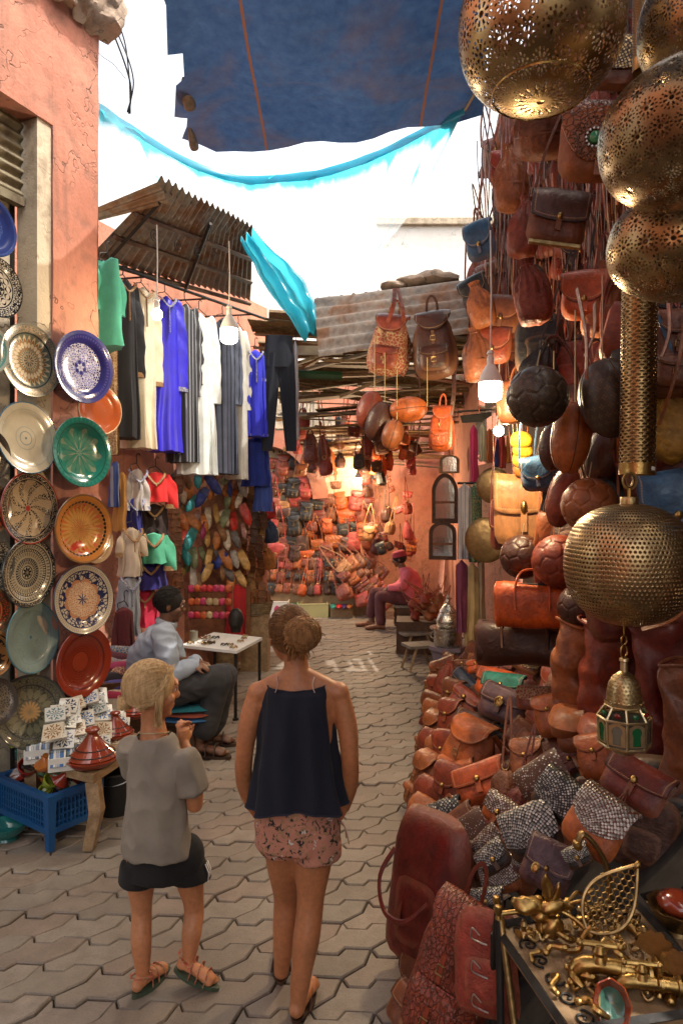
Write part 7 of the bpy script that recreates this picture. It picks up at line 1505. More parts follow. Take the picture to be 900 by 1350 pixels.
# ---------------------------------------------------------------- table of brass goods
def brass_table():
    zt = .62; pl = [ray_plane(x, y, (0, 0, zt), (0, 0, 1)) for x, y in ((652, 1222), (748, 1362), (960, 1330), (838, 1192))]
    c = sum(pl, Vector())/4; t = thing('iron_table', 'black iron framed table with pale wooden top full of brass goods', 'table', (c.x, c.y, 0)); inv = T(-c.x, -c.y, 0)
    mb = MB(); mb.loft([[p-Vector((0, 0, .018)) for p in pl], pl]); mb.build('top', 'wood_pale', t, M=inv, smooth=False)
    mb = MB()
    for a, b in zip(pl, pl[1:]+pl[:1]): mb.tube([a+Vector((0, 0, .004)), b+Vector((0, 0, .004))], .012, 4)
    mb.build('frame', 'iron', t, M=inv, smooth=False)
    for p in pl: mb = MB(); mb.tube([(p.x, p.y, 0), (p.x, p.y, zt-.018)], .012, 6); mb.build('leg', 'iron', t, M=inv)
    def scroll(p, s, a0, tt):
        mb = MB(); mb.tube([p+Vector((s*(.1+.9*i/24)*math.cos(a0+i/24*9), s*(.1+.9*i/24)*math.sin(a0+i/24*9), .004)) for i in range(25)], .003, 5); mb.build('iron_scroll', 'iron', tt, M=inv)
    for k in range(6): scroll(pl[0].lerp(pl[1], .08+.17*k)+(pl[3]-pl[0])*.12, .026, k, t)
    for k in range(4): scroll(pl[3].lerp(pl[2], .15+.2*k)-(pl[3]-pl[0])*.12, .026, k, t)
    on = lambda px, py: ray_plane(px, py, (0, 0, zt), (0, 0, 1))
    # pierced leaf standing on a stem
    b = on(775, 1262); t = thing('brass_leaf', 'large pierced brass leaf with net pattern standing upright', 'ornament', T(b.x, b.y, zt+.07) @ RZ(-.35) @ RX(-.5) @ RY(.62)); mb = MB(); L = .20
    wid = lambda z: .052*math.sin(PI*min(1, max(0, z/L))**.75)+.004
    mb.tube([(wid(L*i/20), 0, L*i/20) for i in range(21)]+[(-wid(L*i/20), 0, L*i/20) for i in range(20, -1, -1)], .0045, 6)
    r_ = .0095
    for i in range(-8, 9):
        for j in range(16):
            x, z = i*r_*1.5, j*r_*1.732+(i % 2)*r_*.866
            if not (0.004 < z < L-.004 and abs(x) < wid(z)-.001): continue
            for k in range(3):
                a1, a2 = k*PI/3, (k+1)*PI/3; mb.tube([(x+r_*math.cos(a1), 0, z+r_*math.sin(a1)), (x+r_*math.cos(a2), 0, z+r_*math.sin(a2))], .0019, 4, cap=False)
    mb.build('leaf', 'brass_old', t)
    mb = MB(); mb.ell((0, 0, L+.004), (.008, .008, .012), 10); mb.tube(catmull([(0, 0, .01), (0, 0, -.02), (.01, 0, -.05), (-.01, 0, -.075)], 4), .007, 8); mb.build('stem', 'brass', t)
    def on_thing(nm, lab, px, py, dz=0, M=Matrix(), cat='ornament', group=None): q = on(px, py); return thing(nm, lab, cat, T(q.x, q.y, zt+dz) @ M, group)
    # taps
    for k, (px, py, s, rz, lab) in enumerate([(790, 1300, 1.0, -.25, 'larger old brass tap with bent spout beneath the leaf'), (845, 1318, .85, -.2, 'smaller brass tap with round body by the green dish')]):
        t = on_thing('brass_tap', lab, px, py, .0, RZ(rz) @ S(s), 'tap'); mb = MB(); mb.tube(catmull([(-.055, 0, .0), (-.056, 0, .025), (-.04, 0, .045), (0, 0, .05), (.06, 0, .05), (.10, 0, .048)], 6), [.017]*7+[.0185]*24, 16); mb.build('spout', 'brass', t)
        for x, r in ((.095, .026), (.05, .022), (.11, .03)): mb = MB(); mb.lathe([(r*.7, -.006), (r, -.004), (r, .004), (r*.7, .006)], 24, T(x, 0, .049) @ RY(PI/2)); mb.build('collar', 'brass', t)
        mb = MB(); mb.lathe([(.02, .06), (.014, .075), (.018, .085), (.012, .1), (0, .104)], 18, T(.0, 0, 0)); mb.tube([(-.045, 0, .098), (.045, 0, .1)], .007, 8); mb.ell((-.045, 0, .098), (.01, .01, .009), 10); mb.ell((.045, 0, .1), (.01, .01, .009), 10); mb.build('key_handle', 'brass', t)
        mb = MB(); mb.lathe([(0, .0), (.03, .0), (.038, .004), (.03, .01), (.0, .012)], 24, T(.118, 0, .049) @ RY(PI/2), rad=lambda a, i: 1+.12*math.cos(8*a)); mb.build('rosette', 'brass', t)
    # candelabra arm on a tripod
    q = on(672, 1232); t = thing('brass_candelabra', 'brass candle arm with knobs on a slender tripod', 'candelabra', T(q.x, q.y, zt+.055)); mb = MB(); mb.tube(catmull([(-.03, -.0, .0), (.04, .0, .008), (.12, 0, .012), (.17, -.02, -.005), (.2, -.05, -.03)], 6), .0065, 10); mb.build('arm', 'brass', t)
    for x, z in ((.035, .012), (.075, .016), (.11, .02), (.155, .01)): mb = MB(); mb.lathe([(0, 0), (.010, .002), (.006, .01), (.012, .02), (.014, .026), (.009, .036), (0, .038)], 16, T(x, 0, z-.006)); mb.build('candle_cup', 'brass', t)
    for dx, dy in ((-.035, -.015), (-.03, .03)): mb = MB(); mb.lathe([(0, -.01), (.009, -.004), (.006, .006), (.011, .016), (.008, .03), (0, .032)], 14, T(dx, dy, .0)); mb.build('knob', 'brass', t)
    for a, b2 in (((-.03, 0), (-.055, -.16)), ((-.028, 0), (.03, -.2)), ((-.03, .01), (-.06, .1))):
        mb = MB(); mb.tube([(a[0], a[1], .0), (b2[0], b2[1], -.67)], [.011, .008], 10); mb.build('leg', 'brass_old' if b2[0] > 0 else 'iron', t)
    # lumps: shell, bird, horn
    def blob(nm, lab, px, py, parts, dz=.0, M=Matrix(), cat='ornament', mat='brass', noise_=.004):
        t = on_thing(nm, lab, px, py, dz, M, cat); mb = MB()
        for c_, r, rot in parts: mb.ell(c_, r, 20, rot)
        mb.v = [tuple(Vector(v)+mnoise.noise_vector(Vector(v)*45)*noise_) for v in mb.v]; mb.build('casting', mat, t, ang=180); return t
    I = Matrix()
    t = blob('brass_shell', 'crinkled brass shell dish behind the candle arm', 697, 1236, [((0, 0, .085), (.05, .022, .02), RY(.15)), ((.03, 0, .06), (.03, .02, .018), I), ((.03, 0, .03), (.012, .012, .03), I)], noise_=.010)
    t = blob('brass_bird', 'brass bird figure with pointed raised wing', 728, 1240, [((0, 0, .09), (.035, .018, .018), RY(-.1)), ((-.012, 0, .125), (.011, .01, .045), RY(-.12)), ((-.02, 0, .15), (.008, .008, .03), RY(.1)), ((.01, 0, .12), (.010, .01, .035), RY(.2)), ((.04, 0, .095), (.018, .011, .011), I), ((.0, 0, .035), (.03, .018, .03), I)], noise_=.007)
    mb = MB()
    for s in (-1, 1): mb.tube(catmull([(.045, s*.006, .1), (.07, s*.02, .115), (.095, s*.03, .105), (.12, s*.03, .12)], 6), [.005]*10+[.003]*9, 8)
    mb.build('horn', 'brass', t)
    q = P(770, 1105, 1.95); t = thing('brass_horn', 'long curved plain brass handle rising behind the leaf', 'handle', q); mb = MB(); mb.tube(catmull([(-.02, 0, -.015), (-.005, 0, .012), (.03, 0, -.02), (.062, 0, -.08), (.07, .0, -.16), (.05, 0, -.26)], 7), [.013]*8+[.011]*28, 12, flat=.7); mb.build('shaft', 'brass_old', t); mb = MB(); mb.lathe([(0, -.012), (.012, -.01), (.012, .01), (0, .012)], 16, T(-.022, -.004, -.018) @ RX(PI/2)); mb.build('boss', 'brass', t)
    # bowls
    def dish(px, py, s, lab, inner, n=(-.2, -.75, .6)):
        q = on(px, py); q.z += .035; m = facing(q, n, (0, 0, 1)); t = thing('enamel_dish', lab, 'dish', m)
        mb = MB(); mb.lathe([(s*1.0, 0), (s*1.05, .004), (s*.98, .008), (s*.72, -.012)], 48, RX(PI/2) @ S(.9, 1.1, 1), rad=lambda a, i: 1+.03*math.cos(8*a)); mb.build('rim', 'terracotta_glaze', t)
        mb = MB(); mb.lathe([(s*.73, -.010), (s*.4, -.02), (0, -.022)], 40, RX(PI/2) @ S(.9, 1.1, 1)); mb.build('well', inner, t)
        mb = MB(); mb.lathe([(s*1.0, -.002), (s*.7, -.03), (0, -.034)], 40, RX(PI/2) @ S(.9, 1.1, 1)); mb.build('back', 'brass_old', t)
    g = G('enamel'); n1 = g.noise(30, 4, .6, g.co(), dist=1); MAT['enamel'] = g.end(g.p(g.ramp(n1, [(.45, (.05, .12, .09)), (.55, (.07, .17, .13)), (.6, (.4, .25, .07)), (.68, (.3, .04, .03))]), .2, 0, None, Coat_Weight=.5))
    dish(806, 1345, .042, 'oval enamel dish with red rim and green centre at the bottom edge', 'enamel'); 
    # second table behind with copper bowl
    pl2 = [P(842, 1186, 2.0), P(905, 1252, 1.72), P(1000, 1240, 1.8), P(930, 1176, 2.1)]; z2 = sum(p.z for p in pl2)/4
    for p in pl2: p.z = z2
    c2 = sum(pl2, Vector())/4; t = thing('side_table', 'second scroll edged wooden table at the lower right corner', 'table', (c2.x, c2.y, 0)); inv = T(-c2.x, -c2.y, 0)
    mb = MB(); mb.loft([[p-Vector((0, 0, .018)) for p in pl2], pl2]); mb.build('top', 'wood_pale', t, M=inv, smooth=False)
    mb = MB()
    for a, b in zip(pl2, pl2[1:]+pl2[:1]): mb.tube([a+Vector((0, 0, .003)), b+Vector((0, 0, .003))], .012, 4)
    mb.build('frame', 'iron', t, M=inv, smooth=False)
    for p in pl2: mb = MB(); mb.tube([(p.x, p.y, 0), (p.x, p.y, z2-.018)], .012, 6); mb.build('leg', 'iron', t, M=inv)
    for k in range(4): scroll(pl2[0].lerp(pl2[1], .12+.24*k)+(pl2[3]-pl2[0])*.16, .022, k, t)
    q = P(893, 1180, 1.85); q.z = z2; t = thing('copper_bowl', 'red copper bowl on the second table at the right edge', 'bowl', q); mb = MB(); mb.lathe([(0, 0), (.04, 0), (.036, .01), (.06, .035), (.072, .06), (.078, .07), (.07, .068), (.05, .03), (0, .016)], 40, rad=lambda a, i: 1+.04*math.cos(10*a)*(i > 3)); mb.build('bowl', 'brass_old', t); mb = MB(); mb.ell((0, 0, .075), (.055, .055, .03), 20); mb.build('lid', 'terracotta_glaze', t)
    # small curls, hooks and cast feet scattered over the top
    rnd = random.Random(2)
    for k in range(58):
        u, v = rnd.random()*.86+.06, rnd.random()*.86+.07; q = pl[0].lerp(pl[1], u).lerp(pl[3].lerp(pl[2], u), v)+Vector((0, 0, .006)); mb = MB(); ty = k % 3
        if ty == 0: mb.tube([Vector((.022*(.2+.8*i/20)*math.cos(i/20*7), .022*(.2+.8*i/20)*math.sin(i/20*7), .006+.004*math.sin(i))) for i in range(21)], .0042, 7)
        elif ty == 1: mb.tube(catmull([(-.03, 0, .006), (-.015, .01, .014), (.01, -.006, .018), (.03, .006, .008)], 5), [.005, .006, .007, .008, .008, .007, .006, .006, .006, .007, .008, .008, .007, .006, .005, .004], 8); mb.ell((-.03, 0, .008), (.009, .008, .007), 10)
        else: mb.lathe([(0, 0), (.014, 0), (.012, .006), (.005, .012), (.007, .022), (.011, .03), (.006, .04), (0, .042)], 18, RX(rnd.choice([0, 1.4])))
        nm = ['brass_curl', 'brass_hook', 'turned_ornament'][ty]; o = mb.build(nm, rnd.choice(['brass', 'brass', 'brass_old'])); o.matrix_world = T(*q) @ RZ(rnd.uniform(0, 6)) @ S(rnd.uniform(.8, 1.3)); tag(o, ['curled brass scroll lying on the iron framed table', 'bent brass hook lying on the iron framed table', 'turned brass knob lying on the iron framed table'][ty], ['scroll', 'hook', 'ornament'][ty], ['brass curls', 'brass hooks', 'brass knobs'][ty]+' on the iron framed table')
    # fan plate edges behind
    for k, (px, py, lab) in enumerate([(862, 1290, 'brass fan shaped plate standing behind the smaller tap'), (893, 1318, 'second brass fan plate at the right edge')]):
        q = on(px, py); q.z += .05; mb = MB(); mb.prism([(.05*math.cos(a)*(1+.05*math.cos(12*a)), .06*math.sin(a)*(1+.05*math.cos(12*a))) for a in [i*PI/30*1.0 for i in range(31)]], .006); o = mb.build('brass_fan', 'brass_old', smooth=False); o.matrix_world = facing(q, (-.6, -.6, .2), (.3, 0, 1)); tag(o, lab, 'ornament')
brass_table()
# ---------------------------------------------------------------- people
def fuse(mb, voxel, name, mat, parent, col=None, smooth=8, wrinkle=0.0, wsc=(9, 9, 3), seed=0, cut=None, label=None):
    """melt overlapping closed shapes into one continuous skin"""
    me = bpy.data.meshes.new(name); me.from_pydata(mb.v, [], mb.f); bm = bmesh.new(); bm.from_mesh(me); bmesh.ops.remove_doubles(bm, verts=bm.verts, dist=1e-5); bmesh.ops.recalc_face_normals(bm, faces=bm.faces); bm.to_mesh(me); bm.free()
    o = bpy.data.objects.new(name, me); C.objects.link(o)
    r = o.modifiers.new('r', 'REMESH'); r.mode = 'VOXEL'; r.voxel_size = voxel; s = o.modifiers.new('s', 'SMOOTH'); s.factor = .5; s.iterations = smooth
    dg = bpy.context.evaluated_depsgraph_get(); new = bpy.data.meshes.new_from_object(o.evaluated_get(dg)); bpy.data.objects.remove(o); bpy.data.meshes.remove(me)
    if wrinkle:
        so = Vector((seed*3.7, seed, 0)); cs = [v.co+v.normal*(wrinkle*(mnoise.noise(Vector((v.co.x*wsc[0], v.co.y*wsc[1], v.co.z*wsc[2]))+so)+.6*(1-2*abs(mnoise.noise(Vector((v.co.x*wsc[0]*1.4+v.co.z*4, v.co.y*wsc[1]*1.4, v.co.z*wsc[2]*2.2))+so*2))))) for v in new.vertices]
        new.vertices.foreach_set('co', [k for c in cs for k in c])
    if cut:
        bm = bmesh.new(); bm.from_mesh(new); bmesh.ops.delete(bm, geom=[f for f in bm.faces if cut(f.calc_center_median())], context='FACES'); bm.to_mesh(new); bm.free()
    new.name = name; new.materials.clear(); new.materials.append(MAT[mat]); new.shade_smooth(); new.update()
    o = bpy.data.objects.new(name, new); C.objects.link(o); o.parent = parent
    if col: o.color = c4(col)
    if label: o['label'] = label
    return o
def el(rows, n=28, yaw=0):
    """ring list from (x, y, z, rx, ry)"""
    out = []
    for x, y, z, rx, ry in rows:
        out.append([Vector((x+math.cos(yaw)*rx*math.cos(a)-math.sin(yaw)*ry*math.sin(a), y+math.sin(yaw)*rx*math.cos(a)+math.cos(yaw)*ry*math.sin(a), z)) for a in [k*2*PI/n for k in range(n)]])
    return out
def limb(mb, pts, rs, n=6, seg=16):
    pp = catmull(pts, n); m = len(pp); rr = []
    for i in range(m):
        f = i/(m-1)*(len(rs)-1); k = min(int(f), len(rs)-2); t = f-k; t = t*t*(3-2*t); rr.append(rs[k]+(rs[k+1]-rs[k])*t)
    mb.tube(pp, rr, seg); mb.ell(pp[0], (rr[0],)*3, 12); mb.ell(pp[-1], (rr[-1],)*3, 12)
def head(mb, M, s=1.0):
    E = lambda c, r, m=None: mb.ell(M @ (Vector(c)*s), tuple(k*s for k in r), 20, M.to_3x3().to_4x4() @ (m or Matrix()))
    E((0, -.012, .02), (.074, .092, .088)); E((0, .035, -.03), (.058, .056, .062)); E((0, .04, -.065), (.042, .046, .036)); E((0, .072, -.092), (.018, .014, .013))
    E((0, .084, .03), (.05, .014, .02)); E((0, .100, -.018), (.0115, .014, .016)); E((0, .092, .004), (.008, .012, .026)); E((0, .084, -.052), (.020, .010, .006)); E((0, .083, -.062), (.017, .010, .006))
    for q in (-1, 1): E((q*.04, .066, -.025), (.02, .018, .02)); E((q*.076, -.004, -.012), (.007, .018, .028), RZ(q*.4)); E((q*.03, .07, .012), (.016, .014, .012))
def eyes(parent, M, s=1.0):
    for q in (-1, 1):
        mb = MB(); mb.ell(M @ (Vector((q*.03, .079, .010))*s), (.0095*s,)*3, 12); mb.build('eye', 'white_plastic', parent)
        mb = MB(); mb.ell(M @ (Vector((q*.031, .0865, .010))*s), (.0045*s,)*3, 10); mb.build('iris', 'wood_dark', parent)
        mb = MB(); mb.tube([M @ (Vector((q*x, y, z))*s) for x, y, z in ((.016, .094, .031), (.03, .092, .036), (.045, .08, .031))], .003*s, 5); mb.build('eyebrow', 'hair_black', parent)
def hand(mb, w, d, nrm, s=1.0, curl=.5, side=1):
    d = Vector(d).normalized(); n = (Vector(nrm)-d*Vector(nrm).dot(d)).normalized(); x = d.cross(n)*side; w = Vector(w)
    mb.tube([w, w+d*.03*s, w+d*.075*s], [.021*s, .033*s, .036*s], 14, flat=.42, up=n); mb.ell(w+d*.06*s, (.03*s, .03*s, .03*s), 12, None) if False else None
    for k, (o, L) in enumerate([(-.029, .058), (-.01, .068), (.01, .064), (.028, .05)]):
        p = w+d*(.072-.004*abs(k-1.3))*s+x*o*s; pts = [w+d*.045*s+x*o*.7*s, p]; a = .15
        for j in range(3):
            a += curl*(.55+.3*j); p = p+(d*math.cos(a)+n*math.sin(a))*L*s*(.45, .32, .25)[j]; pts.append(p)
        mb.tube(pts, [.0095*s, .0092*s, .0086*s, .008*s, .0068*s], 8); mb.ell(pts[-1], (.0068*s,)*3, 8)
    t0 = w+d*.02*s-x*.02*s; t1 = t0+(d*.6-x*.7+n*.25).normalized()*.035*s; t2 = t1+(d*.85-x*.2+n*.4).normalized()*.028*s; t3 = t2+(d*.9+x*.1+n*.4).normalized()*.022*s
    mb.tube([t0, t1, t2, t3], [.013*s, .0115*s, .0098*s, .008*s], 8); mb.ell(t3, (.008*s,)*3, 8)
def foot(mb, heel, toe, s=1.0):
    h, t = Vector(heel), Vector(toe); d = (t-h); L = d.length; d.normalize(); up = (Vector((0, 0, 1))-d*d.z).normalized(); sd = d.cross(up)
    mb.tube([h+up*.03*s, h+d*L*.35+up*.033*s, h+d*L*.7+up*.024*s, h+d*L*.9+up*.016*s], [.028*s, .031*s, .036*s, .028*s], 14, flat=.72, up=up); mb.ell(h+up*.028*s, (.028*s, .028*s, .027*s), 12)
    for k in range(5):
        o = (-.028+.014*k)*s; b = h+d*L*(.84-.03*abs(k-1))+sd*o+up*.014*s; mb.tube([b, b+d*L*(.16-.02*k)], [.0105*s, .008*s], 8); mb.ell(b+d*L*(.16-.02*k), (.008*s,)*3, 8)
def scalp(parent, M, s, mat, front=.035, up=.0, name='hair'):
    """skull cap of hair: everything behind the hairline"""
    mb = MB(); E = (.081, .099, .096); c0 = Vector((0, -.013, .021))
    n_, m_ = 40, 60
    def fn(u, v):
        th = v*2*PI; f = math.sin(th)                       # f=1 at the face
        lim = 1.02+.55*(1-f)*.5+.28*max(0, -f) if f < .2 else .98-.10*(f-.2)
        lim = (1.0+.75*(.5-.5*f)**.8) ; a = u*lim*PI*.56
        d = Vector((math.sin(a)*math.cos(th)*E[0], math.sin(a)*math.sin(th)*E[1], math.cos(a)*E[2]))
        k = 1.0+.015*mnoise.noise(Vector((th*3, a*2, 0)))
        return M @ ((c0+d*k)*s)
    mb.grid(fn, n_, m_); return mb.build(name, mat, parent, ang=180)
def strands(parent, paths, r, mat, name='hair_strands'):
    mb = MB()
    for p in paths:
        n = len(p); mb.tube(p, [r*(.6+.5*math.sin(PI*min(1, i/(n-1)*1.1+.1))) for i in range(n)], 4, cap=False)
    o = mb.build(name, mat, parent, ang=180); return o
def pulled_hair(M, s, target, n, rnd, lift=1.03, jitter=.03, front=.02):
    """strands combed over the skull from the hairline to a gathering point"""
    out = []; c0 = Vector((0, -.013, .021)); E = Vector((.083, .101, .098)); tg = Vector(target).normalized()
    while len(out) < n:
        d = Vector((rnd.gauss(0, 1), rnd.gauss(0, 1), rnd.gauss(0, 1))).normalized()
        if d.y > .62-.25*abs(d.x) and d.z < .72: continue
        if d.y > .15 and d.z < -.05: continue
        if d.z < -.55: continue
        pts = []; ang = d.angle(tg); kk = lift+rnd.uniform(-.012, .022); ph = rnd.uniform(0, 6)
        for i in range(9):
            t = i/8; q = (d*math.sin((1-t)*ang)+tg*math.sin(t*ang))/max(1e-4, math.sin(ang)); q.normalize()
            q += Vector((math.sin(ph+t*5), math.cos(ph+t*4), math.sin(ph*2+t*6)))*jitter*math.sin(t*PI)
            pts.append(M @ ((c0+Vector((q.x*E.x, q.y*E.y, q.z*E.z))*(kk+.03*t)))*1.0 if s == 1 else M @ ((c0+Vector((q.x*E.x, q.y*E.y, q.z*E.z))*(kk+.03*t))*s))
        out.append(pts)
    return out

def motif_mats():
    g = G('shorts_print'); v = g.jit(); n = g.noise(34, 3, .6, v, dist=1.5); n2 = g.noise(60, 2, .5, v); w = g.M('SINE', g.M('MULTIPLY', g.noise(16, 2, .5, v), 60.))
    c = g.mix(g.ramp(n, [(.52, 0.), (.56, 1.)]), (.50, .22, .15), g.mix(g.ramp(n2, [(.46, 0.), (.5, 1.)]), (.02, .018, .02), (.35, .2, .11)))
    c = g.mix(g.M('MULTIPLY', g.ramp(g.noise(26, 2, .5, v), [(.64, 0.), (.66, 1.)]), g.M('GREATER_THAN', w, .1)), c, (.6, .55, .5))
    MAT['shorts_print'] = g.end(g.p(c, .85, 0, g.bump(g.noise(60, 3, .6, v), .2, .005)))
motif_mats()

def teen():
    O = P(392, 675, 2.42); O.z = 0; t = thing('person', 'barefaced teenager seen from behind in navy tank top and printed pink shorts, hair in a bun', 'person', O); t['label'] = 'taller girl seen from behind in navy tank top and printed pink shorts'
    J = lambda px, py, dy=0: P(px, py, 2.42+dy)-O
    mb = MB()
    mb.loft(el([(0, 0, .56, .10, .085), (0, 0, .60, .138, .098), (0, 0, .66, .138, .10), (0, .005, .76, .112, .082), (0, .0, .86, .116, .08), (0, -.005, .96, .128, .084), (0, -.006, 1.05, .130, .074), (0, -.005, 1.095, .132, .062), (0, 0, 1.135, .098, .054), (-.002, .003, 1.165, .064, .05), (-.004, .008, 1.20, .044, .044), (-.010, .018, 1.27, .041, .043)]))
    for q_ in (-1, 1): limb(mb, [(q_*.03, .0, 1.165), (q_*.085, -.004, 1.14), (q_*.142, -.004, 1.108)], [.034, .034, .036])
    for px, py, pz in ((340, 913, -1), (446, 913, 1)): mb.ell(J(px, py, -.005), (.039, .039, .039), 16)
    limb(mb, [J(340, 914), J(329, 950, -.01), J(322, 995, -.01), J(322, 1030, .04), J(331, 1062, .10)], [.038, .037, .032, .031, .022]); limb(mb, [J(446, 914), J(457, 955, -.01), J(461, 1000, -.015), J(461, 1032, .03), J(454, 1064, .10)], [.038, .037, .032, .031, .022])
    hand(mb, J(330, 1062, .10), (.25, .6, -.6), (.8, .1, -.2), .8, .45, 1); hand(mb, J(455, 1064, .10), (-.25, .6, -.6), (-.8, .1, -.2), .8, .45, -1)
    limb(mb, [J(370, 1085, .02), J(374, 1130, .04), J(377, 1183, .09), J(376, 1215, .085), J(373, 1250, .1), J(372, 1279, .12)], [.085, .066, .046, .046, .038, .026])
    limb(mb, [J(414, 1085, .0), J(412, 1130, -.005), J(409, 1190, -.01), J(404, 1235, -.035), J(397, 1285, -.05), J(392, 1325, -.06)], [.088, .070, .048, .048, .037, .027])
    fl, fr = J(370, 1300, .12), J(391, 1345, -.06); fl = Vector((fl.x, .12, .0)); fr = Vector((fr.x, -.075, .0))
    mb.tube([J(372, 1279, .12), fl+Vector((0, 0, .03))], [.026, .028], 12); mb.tube([J(392, 1325, -.06), fr+Vector((0, 0, .03))], [.027, .029], 12)
    foot(mb, fl+Vector((0, 0, .012)), fl+Vector((-.01, .19, .012)), .95); foot(mb, fr+Vector((0, 0, .012)), fr+Vector((.055, .185, .012)), .95)
    HM = T(*(J(381, 838, .02))) @ RZ(.42) @ RX(-.12); S_ = .91; head(mb, HM, S_)
    body = fuse(mb, .0055, 'body', 'skin_tan', t, smooth=11)
    eyes(t, HM, S_)
    for f, tv in ((fl, Vector((-.01, .2, 0))), (fr, Vector((.055, .195, 0)))):
        d = tv.normalized(); sd = Vector((d.y, -d.x, 0)); L = .205; poly = []
        for i in range(24): a = i/24*2*PI; v = .5-.5*math.cos(a); w = .034*(.85+.25*math.sin(v*4)); poly.append(f-d*.02+d*L*1.05*v+sd*(w*math.sin(a)))
        m2 = MB(); m2.loft([[p+Vector((0, 0, .001)) for p in poly], [p+Vector((0, 0, .013)) for p in poly]]); fo = m2.build('flip_flop', 'leather', t, (.05, .025, .018))
        m2 = MB(); m2.tube(catmull([f+d*.04+sd*.036+Vector((0, 0, .012)), f+d*.1+sd*.022+Vector((0, 0, .05)), f+d*.15+Vector((0, 0, .03)), f+d*.1-sd*.022+Vector((0, 0, .05)), f+d*.04-sd*.036+Vector((0, 0, .012))], 5), .005, 6); m2.build('strap', 'leather', fo, (.05, .02, .015))
    # tank top
    N = 96; rows = [(.722, .166, .138), (.74, .163, .136), (.78, .157, .130), (.84, .152, .122), (.90, .143, .115), (.96, .136, .112), (1.02, .129, .108), (1.08, .122, .098), (1.12, .117, .088), (1.15, .110, .072)]
    rings = []; K = 70
    for i in range(K+1):
        f = i/K*(len(rows)-1); k = min(int(f), len(rows)-2); u = f-k; z, rx, ry = (rows[k][j]+(rows[k+1][j]-rows[k][j])*u for j in range(3)); ring = []; v = i/K
        for j in range(N):
            a = 2*PI*j/N; c, s = math.cos(a), math.sin(a); n_ = 2.5; kk = (abs(c)**n_+abs(s)**n_)**(-1/n_)
            fold = (1-v)**.8*(.014*math.sin(6*a+1+2.5*mnoise.noise(Vector((c, s, z*3))))+.008*math.sin(11*a+2))+.009*mnoise.noise(Vector((c*3+z*5, s*3, z*6)))-.005*(abs(mnoise.noise(Vector((c*4+z*9, s*4, z*4+5)))))
            zz = z+(1-v)**4*(.004*s*-1+.008*math.sin(3*a))-(.020*(abs(s))**1.5*max(0, (v-.86)/.14) if s < 0 else .10*abs(s)**2*max(0, (v-.9)/.1))
            ring.append(Vector((c*kk*(rx+fold)-.004, s*kk*(ry+fold)*.96, zz)))
        rings.append(ring)
    m2 = MB(); m2.loft(rings, cap=False); tk = m2.build('tank_top', 'fabric', t, (.006, .008, .019), ang=180)
    for rg, nm in ((rings[-1], 'neckline'), (rings[0], 'hem')):
        m2 = MB(); m2.tube(rg+[rg[0]], .0032, 6); m2.build(nm, 'fabric', tk, (.012, .014, .03))
    for s in (-1, 1):
        m2 = MB(); m2.tube(catmull([(s*.068-.004, -.071, 1.128), (s*.060-.004, -.064, 1.150), (s*.064-.004, -.042, 1.168), (s*.07-.004, -.005, 1.172)], 5), .0045, 6, flat=.4); m2.build('bra_strap', 'fabric', t, (.55, .38, .33))
    # shorts
    mb = MB(); mb.loft(el([(0, 0, .575, .150, .108), (0, 0, .66, .152, .110), (0, 0, .74, .135, .10)], 36))
    for s, c_, z0 in ((-1, J(372, 1100, .02), .548), (1, J(418, 1100, -.005), .535)):
        mb.loft(el([(c_.x-s*.004, c_.y, z0, .087, .092), (c_.x*.97, c_.y*.8, .58, .087, .096), (c_.x*.9, c_.y*.5, .64, .082, .098)], 28))
    fuse(mb, .006, 'shorts', 'shorts_print', t, smooth=5, wrinkle=.005, seed=3, wsc=(12, 12, 7))
    m2 = MB(); 
    for k in range(2): m2.tube(catmull([(.148, -.03+.02*k, .665), (.168, -.05, .655), (.172+.01*k, -.055, .62-.02*k)], 5), .0025, 5)
    m2.build('drawstring', 'fabric', t, (.35, .2, .15))
    # hair in a messy bun
    rnd = random.Random(6); scalp(t, HM, S_, 'hair_brown_dark')
    strands(t, pulled_hair(HM, S_, (.10, -.98, .10), 1200, rnd, 1.02, .03), .0011, 'hair_brown_dark')
    bc = Vector((.012, -.122, .012)); paths = []; m2 = MB(); m2.ell(HM @ (bc*S_), (.063, .05, .058), 20, HM.to_3x3().to_4x4()); m2.v = [tuple(Vector(v)+mnoise.noise_vector(Vector(v)*28)*.011) for v in m2.v]; m2.build('bun', 'hair_brown', t, ang=180)
    for k in range(700):
        tl = Vector((rnd.gauss(0, .5), -1, rnd.gauss(0, .45))).normalized(); e1 = tl.orthogonal().normalized(); e2 = tl.cross(e1); a0 = rnd.uniform(0, 6.3); ln = rnd.uniform(1.2, 3.2); r0 = rnd.uniform(.25, 1.0); dr = rnd.uniform(-.2, .25); pts = []
        for i in range(11):
            a = a0+ln*i/10; r = max(.1, min(1.05, r0+dr*i/10)); h = math.sqrt(max(0, 1.12-r*r)); d = (e1*math.cos(a)+e2*math.sin(a))*r+tl*h*.9
            pts.append(HM @ ((bc+Vector((d.x*.064, d.y*.054, d.z*.06))*(1+.10*math.sin(a*3+k)))*S_))
        paths.append(pts)
    for k in range(40):
        a = rnd.uniform(0, 6.3); q = bc+Vector((.064*math.cos(a), -.01, .06*math.sin(a))); out = Vector((math.cos(a), rnd.uniform(-.8, .2), math.sin(a)))*rnd.uniform(.01, .03); paths.append([HM @ (p*S_) for p in (q*.97, q, q+out*.6, q+out+Vector((0, 0, -.008)))])
    strands(t, paths, .0013, 'hair_brown', 'bun_strands')
    nape = []
